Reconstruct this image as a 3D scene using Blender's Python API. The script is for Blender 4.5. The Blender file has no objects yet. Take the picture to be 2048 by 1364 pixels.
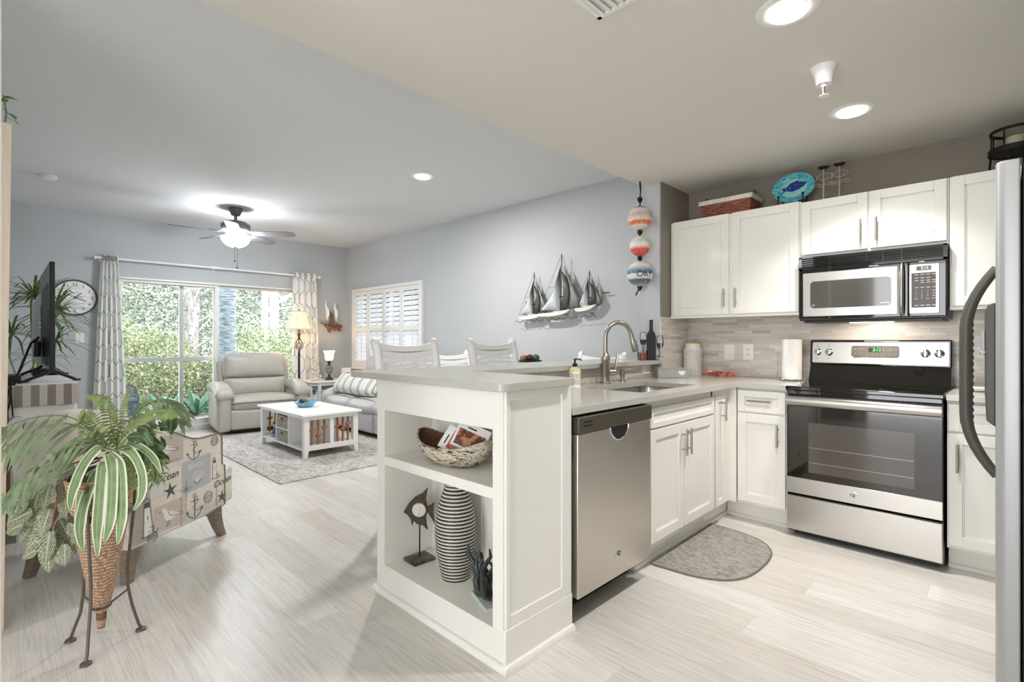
import bpy, math, random
from math import sin, cos, pi, radians, sqrt, atan2
from mathutils import Matrix, Vector, noise as mnoise
R = random.Random(7)
S = bpy.context.scene
C = S.collection

# ------------------------------------------------------------------ camera
CAM_H = 1.21
TH = radians(44.4)
cd = bpy.data.cameras.new('camera'); cam = bpy.data.objects.new('camera', cd); C.objects.link(cam)
cam.location = (0, 0, CAM_H)
cam.rotation_euler = (pi / 2, 0, TH - pi / 2)
cd.sensor_width = 36; cd.lens = 1013 / 2048 * 36; cd.shift_y = -2 / 2048
cd.clip_start = 0.02; cd.clip_end = 200
S.camera = cam

# ------------------------------------------------------------------ world, sun, exposure
w = bpy.data.worlds.new('sky'); S.world = w; w.use_nodes = True
bg = w.node_tree.nodes['Background']
bg.inputs[0].default_value = (0.96, 0.975, 1.0, 1); bg.inputs[1].default_value = 6.8
sd = bpy.data.lights.new('sun', 'SUN'); sd.energy = 5.0; sd.angle = radians(1.0); sd.color = (1, 0.96, 0.9)
sun = bpy.data.objects.new('sun', sd); C.objects.link(sun)
sun.rotation_euler = Vector((-0.62, 0.45, -0.75)).to_track_quat('-Z', 'Y').to_euler()
S.view_settings.view_transform = 'Standard'; S.view_settings.look = 'None'
S.view_settings.gamma = 1; S.view_settings.use_curve_mapping = False
S.view_settings.exposure = 0.24
S.cycles.use_denoising = True
S.cycles.max_bounces = 10; S.cycles.diffuse_bounces = 6; S.cycles.glossy_bounces = 4
S.cycles.transparent_max_bounces = 12; S.cycles.transmission_bounces = 6
S.cycles.sample_clamp_indirect = 6
S.cycles.caustics_reflective = False; S.cycles.caustics_refractive = False

# ------------------------------------------------------------------ materials
def lin(c):
    return tuple((x / 255 / 12.92 if x / 255 <= 0.04045 else ((x / 255 + 0.055) / 1.055) ** 2.4) for x in c) + (1,)
class NT:
    def __init__(s, m):
        s.t = m.node_tree; s.b = s.t.nodes['Principled BSDF']; s.o = s.t.nodes['Material Output']
    def n(s, typ, **kw):
        nd = s.t.nodes.new(typ)
        for k, v in kw.items(): setattr(nd, k, v)
        return nd
    def l(s, a, b): s.t.links.new(a, b)
    def put(s, sock, v):
        if hasattr(v, 'is_output'): s.l(v, sock)
        else: sock.default_value = v
    def math(s, op, a, b=0.0, clamp=False):
        nd = s.n('ShaderNodeMath', operation=op, use_clamp=clamp); s.put(nd.inputs[0], a); s.put(nd.inputs[1], b); return nd.outputs[0]
    def pos(s, kind='Object'): return s.n('ShaderNodeTexCoord').outputs[kind]
    def sep(s, v):
        nd = s.n('ShaderNodeSeparateXYZ'); s.l(v, nd.inputs[0]); return nd.outputs
    def comb(s, x, y, z=0.0):
        nd = s.n('ShaderNodeCombineXYZ'); s.put(nd.inputs[0], x); s.put(nd.inputs[1], y); s.put(nd.inputs[2], z); return nd.outputs[0]
    def scale(s, v, sc):
        nd = s.n('ShaderNodeMapping'); s.l(v, nd.inputs[0]); nd.inputs['Scale'].default_value = sc; return nd.outputs[0]
    def noise(s, v, scale, detail=3, rough=0.5, dist=0.0):
        nd = s.n('ShaderNodeTexNoise'); s.l(v, nd.inputs['Vector']); nd.inputs['Scale'].default_value = scale
        nd.inputs['Detail'].default_value = detail; nd.inputs['Roughness'].default_value = rough; nd.inputs['Distortion'].default_value = dist
        return nd.outputs['Fac']
    def ramp(s, f, stops, interp='LINEAR'):
        nd = s.n('ShaderNodeValToRGB'); s.put(nd.inputs[0], f); r = nd.color_ramp; r.interpolation = interp
        while len(r.elements) < len(stops): r.elements.new(0.5)
        for e, (p, c) in zip(r.elements, stops): e.position = p; e.color = lin(c)
        return nd.outputs[0]
    def mix(s, f, a, b, mode='MIX'):
        nd = s.n('ShaderNodeMix', data_type='RGBA', blend_type=mode); s.put(nd.inputs[0], f); s.put(nd.inputs[6], a); s.put(nd.inputs[7], b); return nd.outputs[2]
    def bump(s, h, st=0.2, d=0.01):
        nd = s.n('ShaderNodeBump'); nd.inputs['Strength'].default_value = st; nd.inputs['Distance'].default_value = d; s.l(h, nd.inputs['Height']); s.l(nd.outputs[0], s.b.inputs['Normal'])
def mat(name, col=(200, 200, 200), rough=0.5, metal=0.0, emit=0.0, spec=None, coat=0.0, bump=None, trans=0.0, emitcol=None, alpha=None):
    m = bpy.data.materials.new(name); m.use_nodes = True
    b = m.node_tree.nodes['Principled BSDF']
    b.inputs['Base Color'].default_value = lin(col); b.inputs['Roughness'].default_value = rough; b.inputs['Metallic'].default_value = metal
    if spec is not None: b.inputs['Specular IOR Level'].default_value = spec
    if coat: b.inputs['Coat Weight'].default_value = coat
    if emit: b.inputs['Emission Color'].default_value = lin(emitcol or col); b.inputs['Emission Strength'].default_value = emit
    if trans: b.inputs['Transmission Weight'].default_value = trans
    if alpha is not None: b.inputs['Alpha'].default_value = alpha
    if bump:
        n = NT(m); n.bump(n.noise(n.pos(), bump[0], 4), bump[1], bump[2] if len(bump) > 2 else 0.005)
    return m
M = {}
M['wall'] = mat('grey_wall_paint', (187, 190, 192), 0.85, bump=(90, 0.05))
M['taupe'] = mat('taupe_wall_paint', (142, 134, 124), 0.85, bump=(90, 0.05))
M['ceil'] = mat('cool_lit_ceiling', (217, 218, 218), 0.9, bump=(120, 0.05)); M['ceil_kitchen'] = mat('warm_lit_ceiling', (224, 220, 211), 0.9, bump=(120, 0.05))  # cool and warm room light tinted into the two ceiling colours
M['trim'] = mat('white_trim_paint', (232, 230, 225), 0.4)
M['cab'] = mat('white_cabinet_paint', (234, 232, 226), 0.38)
M['white'] = mat('white_paint', (236, 236, 234), 0.4)
M['offwhite'] = mat('off_white_plastic', (238, 236, 230), 0.35)
M['quartz'] = mat('grey_quartz', (186, 183, 176), 0.16, bump=(300, 0.02))
M['nickel'] = mat('brushed_nickel', (178, 172, 163), 0.28, 1.0)
M['chrome'] = mat('chrome', (225, 225, 225), 0.1, 1.0)
M['steel2'] = mat('satin_steel', (190, 188, 184), 0.22, 1.0)
M['black'] = mat('black_plastic', (18, 18, 18), 0.35)
M['blackgloss'] = mat('black_glass', (12, 11, 10), 0.04, coat=0.5)
M['blackmetal'] = mat('black_metal', (30, 29, 28), 0.4, 0.6)
M['bronze'] = mat('bronze_metal', (74, 64, 56), 0.45, 0.7)
M['iron'] = mat('grey_iron', (108, 100, 92), 0.5, 0.6)
M['darkrubber'] = mat('dark_rubber', (40, 38, 36), 0.55)
M['paper'] = mat('paper', (240, 240, 238), 0.9, bump=(60, 0.15))
M['ceramic'] = mat('white_ceramic', (240, 240, 236), 0.2)
M['lamp_on'] = mat('lit_diffuser', (255, 250, 240), 0.5, emit=14, emitcol=(255, 246, 232))
def noisy(name, stops, scale=(6, 6, 6), sc=1.0, detail=4, rough=0.6, bump=0.0, dist=0.0, metal=0.0, nr=0.6):
    m = mat(name, stops[0][1], rough, metal); n = NT(m)
    f = n.noise(n.scale(n.pos(), scale), sc, detail, nr, dist)
    n.l(n.ramp(f, stops), n.b.inputs['Base Color'])
    if bump: n.bump(f, bump, 0.01)
    return m
M['stainless'] = mat('brushed_stainless', (192, 189, 184), 0.27, 1.0)
_n = NT(M['stainless']); _f = _n.noise(_n.scale(_n.pos(), (1.5, 1.5, 260)), 3, 3)
_n.l(_n.ramp(_f, [(0.2, (186, 183, 178)), (0.8, (200, 197, 192))]), _n.b.inputs['Base Color'])
M['stainless_dw'] = mat('warm_stainless', (208, 203, 195), 0.36, 1.0)

def floor_mat():
    m = mat('whitewashed_oak_planks', (215, 208, 198), 0.33); n = NT(m)
    x, y, z = n.sep(n.pos())
    pw, pl = 0.18, 1.25
    row = n.math('FLOOR', n.math('DIVIDE', x, pw))
    hr = n.math('FRACT', n.math('MULTIPLY', n.math('SINE', n.math('MULTIPLY', row, 12.9898)), 43758.5))
    yy = n.math('ADD', n.math('DIVIDE', y, pl), hr)
    col = n.math('FLOOR', yy)
    hid = n.math('FRACT', n.math('MULTIPLY', n.math('SINE', n.math('ADD', n.math('MULTIPLY', row, 78.23), n.math('MULTIPLY', col, 37.7))), 24634.6))
    v = n.comb(n.math('MULTIPLY', x, 34), n.math('ADD', n.math('MULTIPLY', y, 2.2), n.math('MULTIPLY', hid, 50)), n.math('MULTIPLY', hid, 9))
    g = n.noise(v, 1.0, 6, 0.62, 1.4)
    fine = n.noise(n.comb(n.math('MULTIPLY', x, 120), n.math('MULTIPLY', y, 4), hid), 1.0, 3, 0.6, 0.6)
    base = n.ramp(g, [(0.25, (207, 205, 202)), (0.5, (220, 218, 216)), (0.75, (227, 226, 225))])
    tint = n.ramp(hid, [(0, (236, 232, 226)), (1, (255, 253, 250))])
    c = n.mix(1.0, base, tint, 'MULTIPLY')
    c = n.mix(0.3, c, n.ramp(fine, [(0.33, (178, 172, 165)), (0.55, (255, 255, 255))]), 'MULTIPLY')
    fx = n.math('FRACT', n.math('DIVIDE', x, pw)); fy = n.math('FRACT', yy)
    gap = n.math('MAXIMUM', n.math('LESS_THAN', fx, 0.012), n.math('LESS_THAN', fy, 0.0018))
    c = n.mix(n.math('MULTIPLY', gap, 0.35), c, lin((150, 142, 132)))
    n.l(c, n.b.inputs['Base Color'])
    n.bump(n.math('SUBTRACT', n.math('MULTIPLY', fine, 0.5), gap), 0.12, 0.003)
    return m
M['floor'] = floor_mat()

def tile_mat(axis):
    m = mat('linear_stone_mosaic_' + axis, (190, 180, 168), 0.32); n = NT(m)
    x, y, z = n.sep(n.pos()); a = y if axis == 'y' else x
    rh = 0.0225
    zr = n.math('DIVIDE', z, rh); row = n.math('FLOOR', zr)
    h1 = n.math('FRACT', n.math('MULTIPLY', n.math('SINE', n.math('MULTIPLY', row, 91.73)), 43758.5))
    L = n.math('ADD', 0.11, n.math('MULTIPLY', h1, 0.12))
    aa = n.math('ADD', n.math('DIVIDE', a, L), n.math('MULTIPLY', h1, 7.3)); colm = n.math('FLOOR', aa)
    hid = n.math('FRACT', n.math('MULTIPLY', n.math('SINE', n.math('ADD', n.math('MULTIPLY', row, 12.99), n.math('MULTIPLY', colm, 78.23))), 43758.5))
    streak = n.noise(n.comb(n.math('ADD', n.math('MULTIPLY', a, 9), n.math('MULTIPLY', hid, 30)), n.math('MULTIPLY', z, 240)), 1.0, 4, 0.6, 0.5)
    base = n.ramp(hid, [(0, (192, 184, 176)), (0.2, (212, 206, 198)), (0.45, (222, 218, 212)), (0.7, (228, 225, 221)), (0.88, (214, 209, 203)), (1, (236, 232, 226))], 'LINEAR')
    c = n.mix(0.45, base, n.ramp(streak, [(0.3, (190, 180, 170)), (0.65, (255, 255, 255))]), 'MULTIPLY')
    gap = n.math('MAXIMUM', n.math('LESS_THAN', n.math('FRACT', zr), 0.06), n.math('LESS_THAN', n.math('FRACT', aa), 0.008))
    c = n.mix(n.math('MULTIPLY', gap, 0.4), c, lin((150, 140, 130)))
    n.l(c, n.b.inputs['Base Color']); n.bump(n.math('SUBTRACT', hid, gap), 0.15, 0.004)
    return m
M['tile_y'] = tile_mat('y'); M['tile_x'] = tile_mat('x')

# ------------------------------------------------------------------ mesh builder
def frame(o, u, v, n):
    o, u, v, n = Vector(o), Vector(u), Vector(v), Vector(n)
    return Matrix(((u.x, v.x, n.x, o.x), (u.y, v.y, n.y, o.y), (u.z, v.z, n.z, o.z), (0, 0, 0, 1)))
def rotz(a, o=(0, 0, 0)): return Matrix.Translation(o) @ Matrix.Rotation(a, 4, 'Z')
W = {}
class MB:
    def __init__(s, mx=None): s.v = []; s.f = []; s.mi = []; s.uv = {}; s.mx = mx
    def add(s, vs, fs, mi=0, mx=None, uv=None):
        k = len(s.v); mm = mx if mx is not None else s.mx
        for i, p in enumerate(vs):
            s.v.append(tuple(mm @ Vector(p)) if mm is not None else tuple(p))
            if uv: s.uv[k + i] = uv[i]
        for f in fs: s.f.append(tuple(k + i for i in f)); s.mi.append(mi)
        return s
    def box(s, a, b, mi=0, mx=None):
        x0, x1 = sorted((a[0], b[0])); y0, y1 = sorted((a[1], b[1])); z0, z1 = sorted((a[2], b[2]))
        return s.add([(x0, y0, z0), (x1, y0, z0), (x1, y1, z0), (x0, y1, z0), (x0, y0, z1), (x1, y0, z1), (x1, y1, z1), (x0, y1, z1)],
                     [(0, 3, 2, 1), (4, 5, 6, 7), (0, 1, 5, 4), (1, 2, 6, 5), (2, 3, 7, 6), (3, 0, 4, 7)], mi, mx)
    def cbox(s, c, d, mi=0, mx=None):
        return s.box([c[i] - d[i] / 2 for i in range(3)], [c[i] + d[i] / 2 for i in range(3)], mi, mx)
    def hexa(s, p, mi=0, mx=None):   # 8 corners, bottom ring then top ring
        return s.add(p, [(0, 3, 2, 1), (4, 5, 6, 7), (0, 1, 5, 4), (1, 2, 6, 5), (2, 3, 7, 6), (3, 0, 4, 7)], mi, mx)
    def prism(s, poly, a, b, axis='z', mi=0, mx=None):
        n = len(poly)
        def P(p, h): return (p[0], p[1], h) if axis == 'z' else ((h, p[0], p[1]) if axis == 'x' else (p[0], h, p[1]))
        vs = [P(p, a) for p in poly] + [P(p, b) for p in poly]
        fs = [tuple(range(n))[::-1], tuple(range(n, 2 * n))] + [(i, (i + 1) % n, n + (i + 1) % n, n + i) for i in range(n)]
        return s.add(vs, fs, mi, mx)
    def tube(s, pts, r, n=8, closed=False, mi=0, mx=None, flat=1.0):
        pts = [Vector(p) for p in pts]; k = len(pts); rs = r if isinstance(r, (list, tuple)) else [r] * k
        vs = []; ref = None
        for i, p in enumerate(pts):
            if closed: d = pts[(i + 1) % k] - pts[i - 1]
            else: d = pts[min(i + 1, k - 1)] - pts[max(i - 1, 0)]
            if d.length < 1e-9: d = Vector((0, 0, 1))
            d.normalize()
            if ref is None: ref = Vector((0, 0, 1)) if abs(d.z) < 0.9 else Vector((1, 0, 0))
            a = ref - d * ref.dot(d)
            if a.length < 1e-6: a = d.orthogonal()
            a.normalize(); ref = a; b = d.cross(a)
            for j in range(n):
                t = 2 * pi * j / n; vs.append(p + (a * cos(t) * flat + b * sin(t)) * rs[i])
        fs = []
        for i in range(k if closed else k - 1):
            for j in range(n):
                q = (i + 1) % k
                fs.append((i * n + j, i * n + (j + 1) % n, q * n + (j + 1) % n, q * n + j))
        if not closed: fs += [tuple(range(n))[::-1], tuple(range((k - 1) * n, k * n))]
        return s.add(vs, fs, mi, mx)
    def cyl(s, a, b, r, n=20, mi=0, r2=None, mx=None):
        return s.tube([a, b], [r, r if r2 is None else r2], n, mi=mi, mx=mx)
    def lathe(s, prof, c=(0, 0, 0), n=28, mi=0, mx=None, sq=None, caps=True):
        vs = []; k = len(prof)
        for r, z in prof:
            for j in range(n):
                t = 2 * pi * j / n; vs.append((c[0] + r * cos(t), c[1] + r * sin(t) * (sq or 1), c[2] + z))
        fs = [(i * n + j, i * n + (j + 1) % n, (i + 1) * n + (j + 1) % n, (i + 1) * n + j) for i in range(k - 1) for j in range(n)]
        if caps: fs += [tuple(range(n))[::-1], tuple(range((k - 1) * n, k * n))]
        return s.add(vs, fs, mi, mx)
    def ball(s, c, r, n=20, m=12, mi=0, mx=None):
        rr = r if isinstance(r, (tuple, list)) else (r, r, r)
        vs = [(c[0], c[1], c[2] - rr[2])]
        for i in range(1, m):
            ph = -pi / 2 + pi * i / m
            for j in range(n):
                t = 2 * pi * j / n; vs.append((c[0] + rr[0] * cos(ph) * cos(t), c[1] + rr[1] * cos(ph) * sin(t), c[2] + rr[2] * sin(ph)))
        vs.append((c[0], c[1], c[2] + rr[2])); L = len(vs) - 1
        fs = [(0, 1 + (j + 1) % n, 1 + j) for j in range(n)]
        fs += [(1 + i * n + j, 1 + i * n + (j + 1) % n, 1 + (i + 1) * n + (j + 1) % n, 1 + (i + 1) * n + j) for i in range(m - 2) for j in range(n)]
        fs += [(L, 1 + (m - 2) * n + j, 1 + (m - 2) * n + (j + 1) % n) for j in range(n)]
        return s.add(vs, fs, mi, mx)
    def cush(s, c, d, r=0.04, puff=(0, 0, 0.03), n=12, mi=0, mx=None, fn=None):   # a stuffed rounded box
        vs = []; fs = []; h = [x / 2 for x in d]; r = min(r, min(h) * 0.98)
        for ax in range(3):
            for sg in (-1, 1):
                a, b = [(1, 2), (2, 0), (0, 1)][ax]; k = len(vs)
                for i in range(n + 1):
                    for j in range(n + 1):
                        u = sin((i / n - 0.5) * pi) ; v = sin((j / n - 0.5) * pi)
                        p = [0, 0, 0]; p[ax] = sg * h[ax]; p[a] = u * h[a]; p[b] = v * h[b]
                        q = [max(-h[t] + r, min(h[t] - r, p[t])) for t in range(3)]
                        dv = Vector(p) - Vector(q)
                        if dv.length > 1e-9: dv = dv.normalized() * r
                        o = Vector(q) + dv
                        o[ax] += sg * puff[ax] * (1 - u * u) * (1 - v * v)
                        if fn: o = Vector(fn(o))
                        vs.append((o[0] + c[0], o[1] + c[1], o[2] + c[2]))
                for i in range(n):
                    for j in range(n):
                        f = (k + i * (n + 1) + j, k + (i + 1) * (n + 1) + j, k + (i + 1) * (n + 1) + j + 1, k + i * (n + 1) + j + 1)
                        fs.append(f if sg > 0 else f[::-1])
        return s.add(vs, fs, mi, mx)
    def grid(s, fn, nu, nv, mi=0, uvfn=None, closed_u=False, mx=None):
        vs = [fn(i / nu, j / nv) for i in range(nu + 1) for j in range(nv + 1)]
        uv = [(uvfn(i / nu, j / nv) if uvfn else (i / nu, j / nv)) for i in range(nu + 1) for j in range(nv + 1)]
        fs = [(i * (nv + 1) + j, (i + 1) * (nv + 1) + j, (i + 1) * (nv + 1) + j + 1, i * (nv + 1) + j + 1) for i in range(nu) for j in range(nv)]
        return s.add(vs, fs, mi, mx, uv)
    def bar(s, a, b, w, d=None, mi=0, up=(0, 0, 1)):   # square bar between two points
        a, b = Vector(a), Vector(b); d = d or w; t = (b - a).normalized(); u = Vector(up)
        x = t.cross(u); x = (x if x.length > 1e-4 else t.orthogonal()).normalized(); y = x.cross(t)
        o = []
        for p in (a, b):
            for sx, sy in ((-1, -1), (1, -1), (1, 1), (-1, 1)): o.append(tuple(p + x * sx * w / 2 + y * sy * d / 2))
        return s.hexa(o, mi)
    def build(s, name, mats, parent=None, bevel=0.0, seg=2, smooth=35, world=True, origin=None, solid=0.0, sub=0, merge=False):
        me = bpy.data.meshes.new(name)
        if parent is not None and world:
            inv = W[parent].inverted(); V = [inv @ Vector(p) for p in s.v]
        elif parent is None and origin is not None:
            V = [Vector(p) - Vector(origin) for p in s.v]
        else: V = s.v
        me.from_pydata([tuple(p) for p in V], [], s.f); me.update()
        if merge:
            import bmesh
            bm = bmesh.new(); bm.from_mesh(me); bmesh.ops.remove_doubles(bm, verts=bm.verts, dist=1e-5); bm.to_mesh(me); bm.free()
        ms = mats if isinstance(mats, (list, tuple)) else [mats]
        for x in ms: me.materials.append(M[x] if isinstance(x, str) else x)
        if len(ms) > 1 and not merge: me.polygons.foreach_set('material_index', s.mi)
        if s.uv and not merge:
            ul = me.uv_layers.new(name='UVMap')
            for l in me.loops: ul.data[l.index].uv = s.uv.get(l.vertex_index, (0, 0))
        if smooth:
            me.polygons.foreach_set('use_smooth', [True] * len(me.polygons))
            if smooth < 180: me.set_sharp_from_angle(angle=radians(smooth))
        o = bpy.data.objects.new(name, me); C.objects.link(o)
        if parent is not None:
            o.parent = parent; W[o] = W[parent]
        else:
            o.location = origin or (0, 0, 0); W[o] = Matrix.Translation(origin or (0, 0, 0))
        if bevel:
            b = o.modifiers.new('edge', 'BEVEL'); b.width = bevel; b.segments = seg; b.limit_method = 'ANGLE'; b.angle_limit = radians(40); b.harden_normals = False
        if solid:
            b = o.modifiers.new('thick', 'SOLIDIFY'); b.thickness = solid; b.offset = 0
        if sub:
            b = o.modifiers.new('smooth', 'SUBSURF'); b.levels = sub; b.render_levels = sub
        return o
def tag(o, label, cat, group=None, kind=None):
    if label: o['label'] = label
    if cat: o['category'] = cat
    if group: o['group'] = group
    if kind: o['kind'] = kind
    return o
def thing(name, label, cat, loc=(0, 0, 0), rot=0.0, group=None):
    o = bpy.data.objects.new(name, None); C.objects.link(o); o.location = loc; o.rotation_euler = (0, 0, rot)
    o.empty_display_size = 0.05
    W[o] = Matrix.Translation(loc) @ Matrix.Rotation(rot, 4, 'Z')
    return tag(o, label, cat, group)
def struct(mb, name, m, bevel=0.0, label=None, **kw):
    o = mb.build(name, m, None, bevel, **kw); o['kind'] = 'structure'
    if label: o['label'] = label; o['category'] = name.split('_')[0].split('.')[0]
    return o
def dup(root, loc, rot, label):
    r = root.copy(); C.objects.link(r); r.location = loc; r.rotation_euler = (0, 0, rot); r['label'] = label
    for ch in root.children:
        c = ch.copy(); C.objects.link(c); c.parent = r
        for g in ch.children:
            d = g.copy(); C.objects.link(d); d.parent = c
    return r
def text_mb(txt, size, mx, ext=0.0004, shear=0.0, mi=0, mb=None, align='CENTER', space=1.0):
    cu = bpy.data.curves.new('lettering', 'FONT'); cu.body = txt; cu.size = size; cu.extrude = ext; cu.align_x = align; cu.align_y = 'CENTER'; cu.shear = shear; cu.resolution_u = 3; cu.space_character = space
    o = bpy.data.objects.new('lettering', cu); C.objects.link(o)
    dg = bpy.context.evaluated_depsgraph_get(); me = bpy.data.meshes.new_from_object(o.evaluated_get(dg))
    mb = mb or MB(); mb.add([tuple(v.co) for v in me.vertices], [tuple(p.vertices) for p in me.polygons], mi, mx)
    bpy.data.objects.remove(o); bpy.data.curves.remove(cu); bpy.data.meshes.remove(me)
    return mb

# ------------------------------------------------------------------ the setting
XR, YB, ZL, ZK = 4.10, 7.87, 2.735, 2.44
b = MB(); b.box((-3.2, -3.2, -0.1), (4.25, 8.0, 0)); struct(b, 'floor', 'floor')
# living room ceiling and the lower kitchen ceiling with its step
b = MB(); b.box((-3.2, 2.09, ZL), (4.7, 8.5, ZL + 0.2)); struct(b, 'ceiling', 'ceil')
b = MB(); b.box((-3.2, -3.2, ZK), (4.7, 2.09, ZK + 0.5)); struct(b, 'ceiling_low', 'ceil_kitchen')
# back wall with the sliding door opening
DX0, DX1, DZ = 1.03, 3.42, 2.0
b = MB(); b.box((-0.3, YB, 0), (DX0, 8.05, ZL)).box((DX1, YB, 0), (4.25, 8.05, ZL)).box((DX0, YB, DZ), (DX1, 8.05, ZL))
struct(b, 'wall_back', 'wall')
# right wall with the shutter window opening, living part
WY0, WY1, WZ0, WZ1 = 5.76, 7.58, 0.78, 2.0
b = MB(); b.box((XR, 2.1, 0), (4.25, WY0, ZL)).box((XR, WY1, 0), (4.25, YB, ZL)).box((XR, WY0, 0), (4.25, WY1, WZ0)).box((XR, WY0, WZ1), (4.25, WY1, ZL))
struct(b, 'wall_right', 'wall')
b = MB(); b.box((XR, -3.2, 0), (4.25, 2.1, ZK)); struct(b, 'wall_right_kitchen', 'taupe')
b = MB(); b.box((-0.45, 2.851, 0), (-0.28, YB, ZL)); struct(b, 'wall_left', 'wall')
# short stub wall that carries the step, grey outside, taupe towards the kitchen
b = MB(); b.box((3.62, 1.935, 0), (XR, 2.1, ZK + 0.01)); struct(b, 'wall_stub', 'wall')
b = MB(); b.box((3.622, 1.925, 1.39), (XR, 1.935, ZK)); struct(b, 'wall_stub_inner', 'taupe')
# half wall behind the sink
b = MB(); b.box((1.70, 1.985, 0), (3.62, 2.15, 1.024)); struct(b, 'wall_half', 'wall')
b = MB(); b.box((1.70, 1.975, 0.926), (3.62, 1.985, 1.024)); struct(b, 'wall_half_tiles', 'tile_x')
b = MB(); b.box((3.62, 1.923, 0.926), (4.088, 1.934, 1.39)); struct(b, 'wall_stub_tiles', 'tile_x')
b = MB(); b.box((4.088, -0.8, 0.926), (XR, 1.934, 1.42)); struct(b, 'wall_right_tiles', 'tile_y')
# unseen walls added behind the camera: they limit the sky fill and show in appliances
b = MB(); b.box((-2.3, 1.5, 0), (-2.15, 2.7, ZK)).box((-2.3, -3.2, 0), (-2.15, 0.0, ZK)).box((-2.3, 2.7, 0), (-0.28, 2.85, ZL)); struct(b, 'wall_hall_added', 'wall')
b = MB(); b.box((-2.14, 1.55, 0), (-2.1, 1.65, 2.1)).box((-2.14, 2.55, 0), (-2.1, 2.65, 2.1)).box((-2.14, 1.55, 2.1), (-2.1, 2.65, 2.2)); struct(b, 'trim_1', 'trim')
b = MB(); b.box((-0.6, -1.0, 0), (4.1, -0.9, ZK)); struct(b, 'wall_fridge_side', 'wall')
# baseboards
def baseboard(name, p0, p1, n):
    b = MB(); p0, p1, n = Vector(p0), Vector(p1), Vector(n)
    q = [p0, p1, p1 + n * 0.014, p0 + n * 0.014]
    b.hexa([(p.x, p.y, 0) for p in q] + [(p.x, p.y, 0.125) for p in q])
    q2 = [p0, p1, p1 + n * 0.008, p0 + n * 0.008]
    b.hexa([(p.x, p.y, 0.125) for p in q2] + [(p.x, p.y, 0.14) for p in q2])
    struct(b, name, 'trim', 0.002)
baseboard('baseboard_back', (-0.27, YB, 0), (DX0 - 0.02, YB, 0), (0, -1, 0))
baseboard('baseboard_back_right', (DX1 + 0.02, YB, 0), (XR - .015, YB, 0), (0, -1, 0))
baseboard('baseboard_right', (XR, 2.12, 0), (XR, YB, 0), (-1, 0, 0))
baseboard('baseboard_half', (1.72, 2.15, 0), (4.08, 2.15, 0), (0, 1, 0))
# white casing at the end of the wall beside the camera
b = MB(); b.box((-0.09, 1.62, 0), (0.0105, 1.80, ZK)); struct(b, 'trim_2', 'trim', 0.004)

# ------------------------------------------------------------------ sliding glass door
M['glass'] = mat('window_glass', (255, 255, 255), 0.0, trans=1.0)
def thin_glass(name, tint=(250, 252, 252), rough=0.0, gl=0.08):
    m = bpy.data.materials.new(name); m.use_nodes = True; t = m.node_tree; t.nodes.clear()
    o = t.nodes.new('ShaderNodeOutputMaterial'); mx = t.nodes.new('ShaderNodeMixShader'); tr = t.nodes.new('ShaderNodeBsdfTransparent'); g = t.nodes.new('ShaderNodeBsdfGlossy')
    tr.inputs[0].default_value = lin(tint); g.inputs['Roughness'].default_value = rough
    fr = t.nodes.new('ShaderNodeFresnel'); fr.inputs[0].default_value = 1.35
    t.links.new(fr.outputs[0], mx.inputs[0]); t.links.new(tr.outputs[0], mx.inputs[1]); t.links.new(g.outputs[0], mx.inputs[2]); t.links.new(mx.outputs[0], o.inputs[0])
    return m
M['pane'] = thin_glass('clear_pane')
dr = thing('door_1', None, None, (2.2, 7.95, 0)); dr['kind'] = 'structure'
b = MB()
b.box((DX0, 7.865, 0.0), (DX0 + 0.035, 8.03, DZ)).box((DX1 - 0.035, 7.865, 0.0), (DX1, 8.03, DZ)).box((DX0, 7.865, DZ - 0.025), (DX1, 8.03, DZ)).box((DX0, 7.84, 0), (DX1, 8.06, 0.055))
b.build('door_frame', 'trim', dr, 0.003)
def sash(name, x0, x1, y, bars=()):
    b = MB(); w = 0.05
    b.box((x0, y, 0.06), (x0 + w, y + 0.035, DZ - 0.025)).box((x1 - w, y, 0.06), (x1, y + 0.035, DZ - 0.025)).box((x0 + w, y, 0.06), (x1 - w, y + 0.035, 0.14)).box((x0 + w, y, DZ - 0.06), (x1 - w, y + 0.035, DZ - 0.025))
    f = b.build(name, 'trim', dr, 0.003)
    g = MB(); g.box((x0 + w, y + 0.014, 0.14), (x1 - w, y + 0.02, DZ - 0.06)); g.build('pane', 'pane', f)
sash('sliding_sash', 1.065, 2.2, 7.90)
sash('fixed_sash', 2.14, 3.385, 7.945)
b = MB(); b.box((2.185, 7.885, 0.95), (2.2, 7.9, 1.2)); b.build('handle', 'trim', dr, 0.003)
# the lanai screen frame outside it
sc = thing('screen_frame', 'white screen frame with one cross rail outside the left half of the glass door', 'screen', (1.62, 8.045, 0))
b = MB(); b.box((1.75, 8.03, 0.06), (1.80, 8.06, 1.98)).box((1.07, 8.03, 0.06), (1.11, 8.06, 1.98)).box((1.11, 8.035, 0.925), (2.16, 8.055, 0.98)).box((2.16, 8.03, .06), (2.2, 8.06, 1.98)).box((1.07, 8.032, 0.06), (2.2, 8.058, 0.125)).box((1.07, 8.032, 1.94), (2.2, 8.058, 1.98))
b.build('rail', 'trim', sc, 0.003)
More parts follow.
